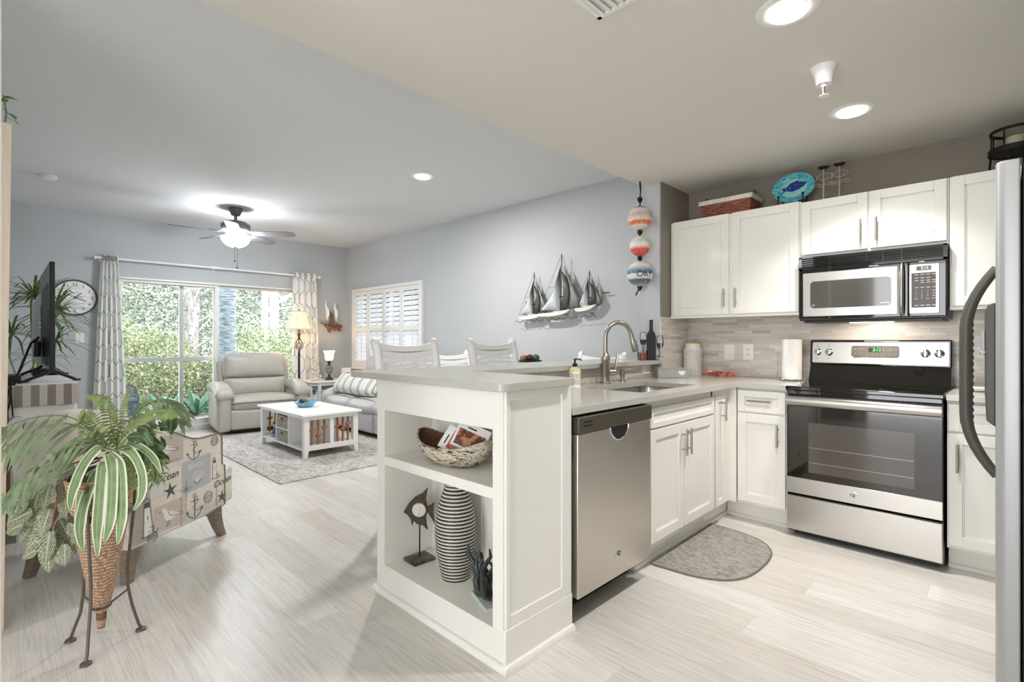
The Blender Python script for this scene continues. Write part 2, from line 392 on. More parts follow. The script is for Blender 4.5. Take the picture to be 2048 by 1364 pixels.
# ================================================================== KITCHEN
UB, UP = ((0, -1, 0), (0, 0, 1), (-1, 0, 0)), ((1, 0, 0), (0, 0, 1), (0, -1, 0))
def fb(x, y, z): return frame((x, y, z), *UB)      # looking at the range wall: u runs to the viewer's right
def fp(x, y, z): return frame((x, y, z), *UP)      # looking at the sink run
def shaker(mx, wd, ht, fr=0.055, th=0.02, rec=0.009):
    b = MB(mx)
    b.box((0, 0, 0), (fr, ht, th)).box((wd - fr, 0, 0), (wd, ht, th)).box((fr, 0, 0), (wd - fr, fr, th)).box((fr, ht - fr, 0), (wd - fr, ht, th))
    b.box((fr, fr, 0), (wd - fr, ht - fr, th - rec))
    k = 0.007                                        # small inner bead
    for a, c in (((fr, fr), (fr + k, ht - fr)), ((wd - fr - k, fr), (wd - fr, ht - fr)), ((fr, fr), (wd - fr, fr + k)), ((fr, ht - fr - k), (wd - fr, ht - fr))):
        b.box((a[0], a[1], th - rec), (c[0], c[1], th - rec + 0.004))
    return b
def pull(mx, u, v, L, vert=True, parent=None):
    b = MB(mx); d = 0.03
    a, c = ((u, v - L / 2, d), (u, v + L / 2, d)) if vert else ((u - L / 2, v, d), (u + L / 2, v, d))
    b.cyl(a, c, 0.0062, 12)
    for t in (0.22, 0.78):
        p = [a[i] + (c[i] - a[i]) * t for i in range(3)]
        b.cyl((p[0], p[1], -0.002), (p[0], p[1], d), 0.0045, 8)
    return b.build('handle', 'nickel', parent)
def door(parent, mx, wd, ht, hu=None, hv=None, L=0.15, vert=True, name='door', fr=0.055):
    o = shaker(mx, wd, ht, fr).build(name, 'cab', parent, 0.0018)
    if hu is not None: pull(mx @ Matrix.Translation((0, 0, 0.02)), hu, hv, L, vert, o)
    return o

# ---- bookcase at the end of the peninsula
bc = thing('bookcase', 'white open bookcase forming the end of the peninsula, two shelves facing left', 'bookcase', (1.49, 1.76, 0))
x0, x1, y0, y1, zt = 1.30, 1.69, 1.32, 2.19, 1.022
oy0, oy1, oz0, oz1, dp = 1.375, 2.125, 0.137, 0.876, 0.28
b = MB()
b.box((x0, y0, 0.137), (x1, oy0, zt)).box((x0, oy1, 0.137), (x1, y1, zt)).box((x0, oy0, oz1), (x1, oy1, zt)).box((x0 + dp, oy0, 0.137), (x1, oy1, oz1))
b.box((x0, y0, 0), (x1, y1, 0.137))
b.box((x0 + dp - 0.006, 1.74, 0.137), (x0 + dp, 1.745, oz1))
b.build('body', 'cab', bc, 0.0015)
b = MB(); b.box((x0 + 0.004, oy0 - 0.001, 0.613), (x0 + dp + 0.002, oy1 + 0.001, 0.656)); b.build('shelf', 'cab', bc, 0.002)
b = MB(fp(1.305, 1.32, 0.15)); fr = 0.0
W_, H_ = 0.385, 0.872
b.box((0, 0, 0), (0.022, H_, 0.014)).box((W_ - 0.062, 0, 0), (W_, H_, 0.014)).box((0.022, 0, 0), (W_ - 0.062, 0.045, 0.014)).box((0.022, H_ - 0.035, 0), (W_ - 0.062, H_, 0.014)).box((0.022, 0.045, 0), (W_ - 0.062, H_ - 0.035, 0.005))
b.build('end_panel', 'cab', bc, 0.002)
b = MB(); b.box((x0 - 0.002, y0 - 0.016, 0.0), (x1 + 0.004, y0 + 0.002, 0.15)); b.build('plinth', 'cab', bc, 0.003)
b = MB()
prof = [(0, 0), (0.017, 0), (0.016, 0.012), (0.010, 0.022), (0, 0.025)]
b.prism([(x0 - 0.002 - p, z) for p, z in prof], y0 - 0.033, y1 + 0.016, 'y')
b.prism([(y0 - 0.016 - p, z) for p, z in prof], x0 - 0.019, x1 + 0.004, 'x')
b.build('base_molding', 'cab', bc, 0.001)

# ---- bar worktop, L-shaped, with rounded corners
def rounded(poly, rads, n=6):
    out = []; k = len(poly)
    for i, p in enumerate(poly):
        r = rads[i]; p = Vector(p + (0,)) if len(p) == 2 else Vector(p)
        if not r: out.append((p.x, p.y)); continue
        a = (Vector(poly[i - 1] + (0,)) - p).normalized(); c = (Vector(poly[(i + 1) % k] + (0,)) - p).normalized()
        ang = a.angle(c); d = r / math.tan(ang / 2); ctr = p + (a + c).normalized() * (r / sin(ang / 2))
        s0 = p + a * d - ctr; s1 = p + c * d - ctr; t0 = atan2(s0.y, s0.x); t1 = atan2(s1.y, s1.x)
        dt = (t1 - t0 + pi) % (2 * pi) - pi
        for j in range(n + 1): t = t0 + dt * j / n; out.append((ctr.x + r * cos(t), ctr.y + r * sin(t)))
    return out
bar = MB(); bar.prism(rounded([(1.255, 1.275), (1.675, 1.275), (1.675, 1.915), (3.618, 1.915), (3.618, 2.385), (1.255, 2.385)], [0.035, 0.012, 0.01, 0, 0, 0.03]), 1.024, 1.055)
o = bar.build('bar_worktop', 'quartz', None, 0.003, origin=(1.46, 1.8, 1.024)); tag(o, 'raised grey quartz bar top over the bookcase and behind the sink', 'worktop')

# ---- main worktop with the sink cut-out
SX0, SX1, SY0, SY1 = 2.45, 3.13, 1.42, 1.80
b = MB(); z0, z1 = 0.895, 0.925
b.box((1.695, 1.298, z0), (SX0, 1.974, z1)).box((SX1, 1.298, z0), (3.453, 1.974, z1)).box((SX0, 1.298, z0), (SX1, SY0, z1)).box((SX0, SY1, z0), (SX1, 1.974, z1))
b.box((3.453, 0.988, z0), (4.087, 1.922, z1)).box((3.453, 1.922, z0), (3.618, 1.974, z1))
o = b.build('kitchen_worktop', 'quartz', None, origin=(2.8, 1.6, z0)); tag(o, 'grey quartz worktop around the sink and along to the range', 'worktop')
b = MB(); b.box((3.453, -0.42, z0), (4.087, 0.230, z1)); o = b.build('kitchen_worktop', 'quartz', None, 0.002, origin=(3.8, 0, z0)); tag(o, 'short grey quartz worktop right of the range, partly behind the fridge', 'worktop')

# ---- sink, faucet, dispenser
sk = thing('sink', 'undermount stainless steel kitchen sink set in the grey worktop', 'sink', (2.79, 1.61, 0.70))
b = MB(); n_ = 40
def rr(x0, x1, y0, y1, r, z):
    return [(p[0], p[1], z) for p in rounded([(x0, y0), (x1, y0), (x1, y1), (x0, y1)], [r] * 4, 6)]
rings = [rr(SX0 - .02, SX1 + .02, SY0 - .02, SY1 + .02, .07, .894), rr(SX0 + .004, SX1 - .004, SY0 + .004, SY1 - .004, .07, .893), rr(SX0 + .012, SX1 - .012, SY0 + .012, SY1 - .012, .06, .74), rr(SX0 + .04, SX1 - .04, SY0 + .04, SY1 - .04, .05, .712)]
k = len(rings[0]); vs = [p for r_ in rings for p in r_]
fs = [(i * k + j, i * k + (j + 1) % k, (i + 1) * k + (j + 1) % k, (i + 1) * k + j) for i in range(3) for j in range(k)] + [tuple(range(3 * k, 4 * k))]
b.add(vs, fs); b.build('basin', 'steel2', sk, smooth=50)
b = MB(); b.lathe([(0.0, 0), (0.045, 0), (0.043, 0.004), (0.02, 0.002), (0, 0.002)], (2.79, 1.61, 0.712)); b.build('drain', 'chrome', sk)

fx, fy = 2.80, 1.885
fa = thing('faucet', 'brushed nickel gooseneck kitchen faucet behind the sink', 'faucet', (fx, fy, 0.925))
b = MB(); b.lathe([(0.036, 0), (0.036, 0.006), (0.031, 0.012), (0.028, 0.05), (0.029, 0.055), (0.029, 0.15), (0.031, 0.155), (0.031, 0.166), (0.024, 0.19), (0.016, 0.205), (0.016, 0.21)], (fx, fy, 0.925)); b.build('base', 'nickel', fa)
b = MB(); dr_ = Vector((0.85, -0.53, 0)).normalized(); ar = 0.093
pts = [Vector((fx, fy, 1.125)), Vector((fx, fy, 1.20))]
for i in range(17):
    t = pi - (pi * 0.93) * i / 16; pts.append(Vector((fx, fy, 1.225)) + dr_ * (ar + ar * cos(t)) + Vector((0, 0, ar * 1.08 * sin(t))))
b.tube(pts, 0.0145, 14); b.build('spout', 'nickel', fa)
pe = pts[-1]; dd = (pts[-1] - pts[-2]).normalized()
b = MB(); b.tube([pe - dd * .002, pe + dd * 0.01, pe + dd * 0.03, pe + dd * 0.05, pe + dd * 0.10, pe + dd * 0.118], [0.0165, 0.0175, 0.017, 0.022, 0.024, 0.021], 16)
hd = b.build('spray_head', 'nickel', fa)
b = MB()
for q in (0.048, 0.078): b.ball(tuple(pe + dd * q + dr_ * 0.021), 0.008, 10, 8)
b.build('button', 'black', hd)
b = MB(); b.cyl((fx + .02, fy - .012, 1.0), (fx + 0.06, fy - 0.036, 1.0), 0.019, 16); b.tube([(fx + 0.056, fy - 0.034, 1.005), (fx + 0.058, fy - 0.038, 1.03), (fx + 0.066, fy - 0.046, 1.095), (fx + 0.068, fy - 0.048, 1.125)], [0.007, 0.009, 0.010, 0.008], 10, flat=0.6)
b.build('lever', 'nickel', fa)
sd_ = thing('soap_dispenser', 'small nickel deck soap dispenser right of the faucet', 'soap dispenser', (3.03, 1.90, 0.925))
b = MB(); b.lathe([(0.026, 0), (0.026, 0.005), (0.014, 0.009), (0.013, 0.03), (0.017, 0.034), (0.017, 0.075), (0.012, 0.08)], (3.03, 1.90, 0.925)); b.build('base', 'nickel', sd_)
b = MB(); b.tube([(3.03, 1.90, 0.995), (3.05, 1.885, 1.005), (3.08, 1.865, 1.006), (3.11, 1.845, 0.998), (3.12, 1.838, 0.99)], [0.007, 0.0065, 0.006, 0.006, 0.005], 10); b.build('spout', 'nickel', sd_)
# patterned soap bottle
sx_, sy_ = 2.44, 1.86
sb = thing('soap_bottle', 'white soap bottle with painted scroll pattern and black pump', 'soap bottle', (sx_, sy_, 0.925))
m = mat('scroll_painted_ceramic', (240, 238, 228), 0.25); n = NT(m)
ox, oy, oz = n.sep(n.pos()); ang = n.math('ARCTAN2', oy, ox)
vv = n.comb(n.math('MULTIPLY', ang, 0.032), oz, 0)
vor = n.n('ShaderNodeTexVoronoi', feature='DISTANCE_TO_EDGE'); n.l(n.scale(vv, (55, 55, 55)), vor.inputs['Vector']); vor.inputs['Scale'].default_value = 1
wv = n.noise(vv, 75, 2, 0.5, 3.0)
ln = n.math('LESS_THAN', n.math('ABSOLUTE', n.math('SUBTRACT', wv, 0.5)), 0.022)
band = n.math('MULTIPLY', n.math('GREATER_THAN', oz, 0.022), n.math('LESS_THAN', oz, 0.085))
c = n.mix(n.math('MULTIPLY', ln, band), lin((240, 238, 228)), n.ramp(n.noise(vv, 30), [(0.4, (52, 66, 84)), (0.6, (92, 104, 52))]))
c = n.mix(n.math('GREATER_THAN', oz, 0.098), c, lin((206, 208, 150))); n.l(c, n.b.inputs['Base Color']); M['soap'] = m
b = MB(); b.lathe([(0.0, 0), (0.036, 0), (0.037, 0.006), (0.033, 0.012), (0.034, 0.03), (0.035, 0.09), (0.035, 0.1), (0.03, 0.112), (0.015, 0.122), (0.013, 0.126)], (sx_, sy_, 0.925), 32); b.build('bottle', 'soap', sb)
b = MB(); b.lathe([(0.014, 0.124), (0.015, 0.144), (0.006, 0.146), (0.005, 0.162), (0.01, 0.164), (0.009, 0.172), (0, 0.173)], (sx_, sy_, 0.925), 16); b.tube([(sx_, sy_, 1.094), (sx_ + .02, sy_ - .018, 1.096), (sx_ + .03, sy_ - .027, 1.088)], 0.005, 8); b.build('pump', 'black', sb)

# ---- dishwasher
dw = thing('dishwasher', 'stainless steel dishwasher between the bookcase and the sink cabinet', 'dishwasher', (2.0, 1.5, 0))
b = MB(); b.box((1.715, 1.36, 0.10), (2.315, 1.95, 0.875)).box((1.715, 1.42, 0.0), (2.315, 1.9, 0.1)); b.build('body', 'black', dw)
b = MB(); b.box((1.715, 1.29, 0.115), (2.318, 1.335, 0.812)); d_ = b.build('door', 'stainless_dw', dw, 0.006, 3)
b = MB(); b.box((1.712, 1.283, 0.814), (2.32, 1.345, 0.884)); M['dwpanel'] = mat('dark_bronze_panel', (92, 86, 76), 0.3, 0.5)
p_ = b.build('control_panel', 'dwpanel', dw, 0.004)
b = MB()
for r_ in range(2):
    for i in range(6): b.box((1.745 + i * 0.011, 1.2815, 0.842 + r_ * 0.016), (1.754 + i * 0.011, 1.284, 0.848 + r_ * 0.016))
b.build('vent', 'black', p_)
b = MB(); lt = R.random
for i in range(9): b.box((1.845 + i * 0.042, 1.2825, 0.850 + .003 * (i % 3)), (1.845 + i * 0.042 + 0.016, 1.284, 0.8525 + .003 * (i % 3)))
for i in range(6): b.box((1.865 + i * 0.052, 1.2825, 0.868), (1.865 + i * 0.052 + 0.018, 1.284, 0.8698))
b.build('lettering', 'iron', p_)
b = MB(); b.lathe([(0.0, -.001), (0.09, -.001), (0.094, 0.003), (0.088, 0.006), (0.08, 0.004)], (0, 0, 0), 32, mx=frame((2.03, 1.2895, 0.812), (1, 0, 0), (0, 0, 0.42), (0, -1, 0)), caps=False)
b2 = MB(); b2.v = []; 
for v_, f_ in ((b.v, b.f),): pass
b3 = MB(frame((2.03, 1.2895, 0.813), (1, 0, 0), (0, 0, 1), (0, -1, 0)))
half = [(0.075 * cos(-pi * i / 16), 0.062 * sin(-pi * i / 16)) for i in range(17)]
b3.prism(half, -0.0005, 0.0015); b3.build('pocket', 'black', d_)
b4 = MB(frame((2.03, 1.289, 0.813), (1, 0, 0), (0, 0, 1), (0, -1, 0))); b4.tube([(p[0] * 1.02, p[1] * 1.03, 0.001) for p in half], 0.0035, 8); b4.build('pocket_rim', 'chrome', d_)
def badge(mx, r, parent, name='emblem'):       # round maker's emblem: ring, disc and the two linked script letters
    b = MB(mx); b.lathe([(0, 0), (r, 0), (r, 0.003), (r * 0.86, 0.0035), (r * 0.84, 0.002), (0, 0.002)], n=28); o = b.build(name, 'chrome', parent)
    t = MB()
    def arc(cx, cy, rx, ry, a0, a1, n=14): return [(cx + rx * cos(radians(a0 + (a1 - a0) * i / n)), cy + ry * sin(radians(a0 + (a1 - a0) * i / n)), 0.0025) for i in range(n + 1)]
    k = r * 0.07
    t.tube([Vector(mx @ Vector(p)) for p in arc(-r * .27, r * .05, r * .26, r * .42, 40, 330)], k, 6)
    t.tube([Vector(mx @ Vector(p)) for p in arc(-r * .1, -r * .18, r * .18, r * .22, 90, -190)], k, 6)
    t.tube([Vector(mx @ Vector(p)) for p in arc(r * .3, r * .22, r * .22, r * .22, 40, 290)], k, 6)
    t.tube([Vector(mx @ Vector(p)) for p in arc(r * .3, -r * .22, r * .24, r * .24, 70, 330)], k, 6)
    for q in (0, 90, 180, 270): t.tube([Vector(mx @ Vector(p)) for p in arc(r * .62 * cos(radians(q)), r * .62 * sin(radians(q)), r * .12, r * .12, q - 70, q + 110, 8)], k * .7, 6)
    t.build('monogram', 'darkrubber', o)
badge(frame((2.02, 1.2895, 0.225), (1, 0, 0), (0, 0, 1), (0, -1, 0)), 0.021, dw)

# ---- sink base cabinet
sc_ = thing('sink_cabinet', 'white sink base cabinet with a false drawer and two shaker doors', 'cabinet', (2.78, 1.65, 0))
b = MB(); b.box((2.345, 1.35, 0.125), (3.205, 1.40, 0.893)).box((2.345, 1.35, 0.125), (2.365, 1.96, 0.893)).box((3.185, 1.35, 0.125), (3.205, 1.96, 0.893)).box((2.345, 1.35, 0.105), (3.205, 1.96, 0.14)); b.build('body', 'cab', sc_, 0.001)
b = MB(); b.box((2.345, 1.405, 0), (3.205, 1.43, 0.125)); b.box((2.345, 1.392, 0), (3.205, 1.405, 0.022)); b.build('toe_kick', 'cab', sc_, 0.002)
door(sc_, fp(2.395, 1.35, 0.745), 0.80, 0.105, name='false_drawer', fr=0.03)
door(sc_, fp(2.395, 1.35, 0.14), 0.372, 0.595, 0.35, 0.49, 0.15)
door(sc_, fp(2.771, 1.35, 0.14), 0.424, 0.595, 0.032, 0.49, 0.15)
# ---- narrow corner cabinet
cc = thing('corner_cabinet', 'white corner base cabinet with one very narrow door', 'cabinet', (3.4, 1.65, 0))
b = MB(); b.box((3.207, 1.35, 0.125), (3.49, 1.385, 0.893)).box((3.207, 1.385, 0.125), (3.22, 1.96, 0.893)).box((3.47, 1.30, 0.125), (3.49, 1.35, 0.893)); b.build('body', 'cab', cc, 0.001)
b = MB(); b.box((3.207, 1.405, 0), (3.60, 1.43, 0.125)); b.box((3.207, 1.392, 0), (3.58, 1.405, 0.022)); b.build('toe_kick', 'cab', cc, 0.002)
door(cc, fp(3.217, 1.35, 0.14), 0.15, 0.71, 0.088, 0.62, 0.145, fr=0.04)
# ---- drawer cabinet left of the range
dc = thing('drawer_cabinet', 'white base cabinet with one drawer and one door left of the range', 'cabinet', (3.78, 1.15, 0))
b = MB(); b.box((3.49, 0.988, 0.125), (4.08, 1.298, 0.893)); b.build('body', 'cab', dc, 0.001)
b = MB(); b.box((3.575, 0.988, 0), (3.6, 1.40, 0.125)); b.box((3.562, 0.988, 0), (3.575, 1.39, 0.022)); b.build('toe_kick', 'cab', dc, 0.002)
door(dc, fb(3.49, 1.29, 0.738), 0.292, 0.142, 0.142, 0.075, 0.15, False, 'drawer', 0.045)
door(dc, fb(3.49, 1.29, 0.145), 0.292, 0.582, 0.25, 0.458, 0.145)
# ---- base cabinet right of the range
dc = thing('drawer_cabinet', 'white base cabinet with drawer and door right of the range, cut off by the fridge', 'cabinet', (3.78, -0.09, 0))
b = MB(); b.box((3.49, -0.42, 0.125), (4.08, 0.228, 0.893)); b.build('body', 'cab', dc, 0.001)
b = MB(); b.box((3.575, -0.42, 0), (3.6, 0.228, 0.125)); b.box((3.562, -0.42, 0), (3.575, 0.228, 0.022)); b.build('toe_kick', 'cab', dc, 0.002)
door(dc, fb(3.49, 0.221, 0.738), 0.60, 0.142, 0.30, 0.075, 0.15, False, 'drawer', 0.045)
door(dc, fb(3.49, 0.221, 0.145), 0.298, 0.582, 0.036, 0.458, 0.145)
door(dc, fb(3.49, -0.081, 0.145), 0.298, 0.582, 0.262, 0.458, 0.145)

# ---- upper cabinets
uc = thing('wall_cabinet', 'white two-door wall cabinet left of the microwave', 'cabinet', (3.93, 1.45, 1.385))
b = MB(); b.box((3.77, 0.988, 1.388), (4.085, 1.918, 2.135)).box((3.762, 0.985, 1.378), (3.78, 1.918, 1.40)); b.build('body', 'cab', uc, 0.0015)
door(uc, fb(3.77, 1.893, 1.40), 0.436, 0.735, 0.405, 0.115, 0.14)
door(uc, fb(3.77, 1.433, 1.40), 0.436, 0.735, 0.028, 0.115, 0.14)
uc = thing('wall_cabinet', 'white short two-door wall cabinet directly above the microwave', 'cabinet', (3.93, 0.61, 1.75))
b = MB(); b.box((3.77, 0.238, 1.752), (4.085, 0.986, 2.126)); b.build('body', 'cab', uc, 0.0015)
door(uc, fb(3.77, 0.982, 1.772), 0.366, 0.35, 0.332, 0.112, 0.14)
door(uc, fb(3.77, 0.604, 1.772), 0.358, 0.35, 0.034, 0.112, 0.14)
uc = thing('wall_cabinet', 'white tall wall cabinet right of the microwave, its right side behind the fridge', 'cabinet', (3.93, -0.09, 1.385))
b = MB(); b.box((3.77, -0.42, 1.388), (4.085, 0.236, 2.126)).box((3.762, -0.42, 1.378), (3.78, 0.236, 1.40)); b.build('body', 'cab', uc, 0.0015)
door(uc, fb(3.77, 0.225, 1.40), 0.30, 0.724, 0.27, 0.115, 0.14)
door(uc, fb(3.77, -0.085, 1.40), 0.30, 0.724, 0.028, 0.115, 0.14)

# ---- microwave
mw = thing('microwave', 'stainless and black over-the-range microwave', 'microwave', (3.9, 0.61, 1.34))
b = MB(); b.box((3.72, 0.24, 1.335), (4.085, 0.983, 1.75)).box((3.74, 0.26, 1.322), (4.05, 0.96, 1.336)); b.build('body', 'black', mw, 0.003)
b = MB(); b.box((3.70, 0.24, 1.664), (3.722, 0.258, 1.748)).box((3.70, 0.965, 1.664), (3.722, 0.983, 1.748)).box((3.70, 0.24, 1.74), (3.722, 0.983, 1.748)).box((3.70, 0.24, 1.664), (3.722, 0.983, 1.674))
for i in range(5): b.hexa([(3.703, 0.258, 1.678 + i * .0125), (3.716, 0.258, 1.682 + i * .0125), (3.716, 0.965, 1.682 + i * .0125), (3.703, 0.965, 1.678 + i * .0125), (3.703, 0.258, 1.682 + i * .0125), (3.716, 0.258, 1.686 + i * .0125), (3.716, 0.965, 1.686 + i * .0125), (3.703, 0.965, 1.682 + i * .0125)])
for yy in (0.44, 0.53, 0.61): b.box((3.704, yy, 1.67), (3.718, yy + .006, 1.742))
b.build('vent_grille', 'blackgloss', mw)
b = MB(); b.box((3.70, 0.412, 1.345), (3.722, 0.983, 1.66)); dd_ = b.build('door', 'blackgloss', mw, 0.004)
b = MB(); b.box((3.696, 0.462, 1.362), (3.702, 0.958, 1.644)); b.build('door_panel', 'stainless', dd_, 0.002)
M['mwglass'] = mat('smoked_window', (70, 68, 64), 0.08, 0.0, coat=0.6)
b = MB(frame((3.6965, 0.915, 1.414), (0, -1, 0), (0, 0, 1), (-1, 0, 0))); b.prism(rounded([(0, 0), (0.424, 0), (0.424, 0.173), (0, 0.173)], [0.022] * 4), 0, 0.0012); b.build('window', 'mwglass', dd_)
b = MB(); b.box((3.6945, 0.50, 1.43), (3.6955, 0.545, 1.434)); b.build('lettering', 'offwhite', dd_)
b = MB(); b.lathe([(0, 0), (0.009, 0), (0.009, 0.0006), (0, 0.0006)], mx=frame((3.6952, 0.897, 1.433), (0, -1, 0), (0, 0, 1), (-1, 0, 0)), n=20); b.build('emblem', 'chrome', dd_)
b = MB(); b.tube([(3.70, 0.441, 1.352), (3.682, 0.441, 1.372), (3.674, 0.441, 1.42), (3.672, 0.441, 1.50), (3.674, 0.441, 1.58), (3.682, 0.441, 1.635), (3.70, 0.441, 1.655)], [0.010, 0.012, 0.0125, 0.0125, 0.0125, 0.012, 0.010], 12); b.build('handle', 'nickel', mw)
b = MB(); b.box((3.698, 0.244, 1.345), (3.722, 0.408, 1.66)); pn = b.build('control_panel', 'blackgloss', mw, 0.004)
b = MB(); b.box((3.695, 0.274, 1.362), (3.70, 0.408, 1.642)); b.build('panel_trim', 'stainless', pn, 0.002)
M['keypad'] = mat('brown_keypad', (52, 44, 40), 0.3)
b = MB(); b.box((3.6935, 0.289, 1.395), (3.6965, 0.398, 1.594)); b.build('keypad', 'keypad', pn, 0.001)
M['lcd'] = mat('lcd_screen', (58, 60, 48), 0.2); M['lcdtext'] = mat('lcd_digits', (214, 226, 190), 0.5, emit=0.8)
b = MB(); b.box((3.6935, 0.309, 1.606), (3.6965, 0.375, 1.632)); b.build('display', 'lcd', pn, 0.001)
text_mb('2:12', 0.02, frame((3.6932, 0.338, 1.619), (0, -1, 0), (0, 0, 1), (-1, 0, 0))).build('digits', 'lcdtext', pn)
M['keytext'] = mat('key_lettering', (200, 192, 182), 0.5); M['paneltext'] = mat('panel_lettering', (140, 136, 130), 0.5)
b = MB()
for i, zz in enumerate((1.582, 1.563, 1.548, 1.536, 1.508)):
    for j in range(4):
        if (i, j) in ((1, 3), (3, 0)): continue
        b.box((3.693, 0.383 - j * 0.026, zz), (3.694, 0.383 - j * 0.026 - 0.017, zz + 0.003))
for r_ in range(4):
    for j in range(3):
        t_ = '123456789*0#'[r_ * 3 + j]
        if t_ in '*#': b.box((3.693, 0.383 - j * 0.026, 1.444), (3.694, 0.383 - j * 0.026 - 0.014, 1.447))
        else: text_mb(t_, 0.011, frame((3.6933, 0.376 - j * 0.026, 1.49 - r_ * 0.0145), (0, -1, 0), (0, 0, 1), (-1, 0, 0)), mb=b)
    b.box((3.693, 0.305, 1.489 - r_ * 0.0145), (3.694, 0.292, 1.492 - r_ * 0.0145))
for j in range(4): b.box((3.693, 0.383 - j * 0.026, 1.406), (3.694, 0.383 - j * 0.026 - 0.018, 1.41))
b.build('key', 'keytext', pn)
b = MB(); b.box((3.80, 0.50, 1.319), (3.88, 0.72, 1.3225)); M['hoodlamp'] = mat('lit_hood_lamp', (255, 236, 205), 0.5, emit=9); b.build('lamp_lens', 'hoodlamp', mw)
ld = bpy.data.lights.new('hood_light', 'AREA'); ld.shape = 'RECTANGLE'; ld.size = 0.08; ld.size_y = 0.22; ld.energy = 3.2; ld.color = (1, 0.86, 0.72)
lo = bpy.data.objects.new('hood_light', ld); C.objects.link(lo); lo.location = (3.84, 0.61, 1.315); lo.rotation_euler = (0, radians(-14), 0)

# ---- range
rg = thing('range', 'stainless steel electric range with black glass cooktop', 'range', (3.76, 0.61, 0))
b = MB(); b.box((3.475, 0.240, 0.03), (4.06, 0.982, 0.90)).box((3.52, 0.26, 0.0), (4.0, 0.96, 0.03)); b.build('body', 'black', rg)
b = MB(); b.box((3.425, 0.234, 0.903), (4.0, 0.985, 0.928)).box((3.44, 0.24, 0.875), (3.5, 0.98, 0.905)); ck = b.build('cooktop', 'blackgloss', rg, 0.005, 3)
M['burner'] = mat('burner_ring', (70, 66, 62), 0.2)
for cx, cy, r_ in ((3.6, 0.80, 0.105), (3.6, 0.42, 0.115), (3.85, 0.80, 0.08), (3.85, 0.42, 0.08)):
    b = MB(); b.lathe([(r_, 0), (r_ + 0.002, 0), (r_ + 0.002, 0.0004), (r_, 0.0004)], (cx, cy, 0.928), 40, caps=False); b.build('burner_ring', 'burner', ck)
b = MB(); b.box((3.442, 0.241, 0.272), (3.475, 0.981, 0.872)); od = b.build('oven_door', 'blackgloss', rg, 0.003)
M['ovenglass'] = mat('brown_oven_glass', (34, 26, 21), 0.05, coat=0.4)
b = MB(); b.box((3.437, 0.243, 0.372), (3.4435, 0.979, 0.81)); b.build('door_glass', 'ovenglass', od, 0.001)
M['ovenwin'] = mat('oven_window', (80, 75, 69), 0.06, coat=0.4)
b = MB(); b.box((3.4362, 0.357, 0.411), (3.4375, 0.861, 0.711)); wn = b.build('window', 'ovenwin', od)
b = MB()
for zz in (0.47, 0.56): 
    b.box((3.4358, 0.36, zz), (3.4364, 0.858, zz + 0.0016))
    for i in range(24): b.box((3.4358, 0.37 + i * 0.0203, zz - 0.002), (3.4364, 0.3712 + i * 0.0203, zz + 0.003))
b.build('rack', 'nickel', wn)
b = MB(); b.box((3.434, 0.241, 0.272), (3.446, 0.981, 0.37)); b.build('lower_trim', 'stainless', od, 0.002)
hp = [(3.446, 0.808), (3.425, 0.808), (3.405, 0.815), (3.398, 0.832), (3.398, 0.85), (3.405, 0.865), (3.425, 0.874), (3.446, 0.874)]
b = MB(); b.prism(hp, 0.241, 0.981, 'y'); b.build('handle', 'stainless', od, 0.002, smooth=60)
b = MB(); b.box((3.44, 0.241, 0.045), (3.48, 0.981, 0.255)); b.build('drawer', 'stainless', rg, 0.004)
b = MB(); b.prism([(3.435, .262), (3.446, .25), (3.446, .268)], 0.245, 0.977, 'y'); b.build('drawer_lip', 'blackgloss', rg)
badge(frame((3.434, 0.63, 0.322), (0, -1, 0), (0, 0, 1), (-1, 0, 0)), 0.019, rg)
b = MB(); b.hexa([(3.93, 0.24, 0.925), (4.06, 0.24, 0.925), (4.06, 0.985, 0.925), (3.93, 0.985, 0.925), (3.985, 0.24, 1.045), (4.06, 0.24, 1.045), (4.06, 0.985, 1.045), (3.985, 0.985, 1.045)]); b.build('back_riser', 'blackgloss', rg, 0.003)
b = MB(); b.hexa([(3.978, 0.237, 1.04), (4.07, 0.237, 1.04), (4.07, 0.988, 1.04), (3.978, 0.988, 1.04), (3.992, 0.237, 1.21), (4.07, 0.237, 1.21), (4.07, 0.988, 1.21), (3.992, 0.988, 1.21)]); cp = b.build('backguard', 'blackgloss', rg, 0.008, 3)
def bgx(z): return 3.978 + (z - 1.04) / 0.17 * 0.014
vn = Vector((-0.17, 0, 0.014)).normalized(); vu = Vector((0.014, 0, 0.17)).normalized()
def bgf(y, z): return frame(Vector((bgx(z), y, z)) + vn * 0.0005, (0, -1, 0), vu, vn)
b = MB(bgf(0.972, 1.055)); b.prism(rounded([(0, 0), (0.72, 0), (0.72, 0.14), (0, 0.14)], [0.008] * 4), 0, 0.002); b.build('control_panel', 'stainless', cp)
b = MB(bgf(0.742, 1.095)); b.prism(rounded([(0, 0), (0.252, 0), (0.252, 0.074), (0, 0.074)], [0.012] * 4), 0.002, 0.0035); M['dispgrey'] = mat('grey_display_panel', (84, 80, 76), 0.4); b.build('display_panel', 'dispgrey', cp)
b = MB(bgf(0.742, 1.095)); b.tube([(p[0], p[1], 0.003) for p in rounded([(0, 0), (0.252, 0), (0.252, 0.074), (0, 0.074)], [0.012] * 4)], 0.0018, 6, True); b.build('display_trim', 'chrome', cp)
b = MB(bgf(0.650, 1.132)); b.box((0, 0, 0.003), (0.07, 0.028, 0.0042)); b.build('display', 'black', cp)
M['led'] = mat('green_led', (60, 255, 90), 0.5, emit=2.2)
text_mb('2:12', 0.026, bgf(0.606, 1.146) @ Matrix.Translation((0, 0, 0.0045)), shear=0.15).build('digits', 'led', cp)
b = MB()
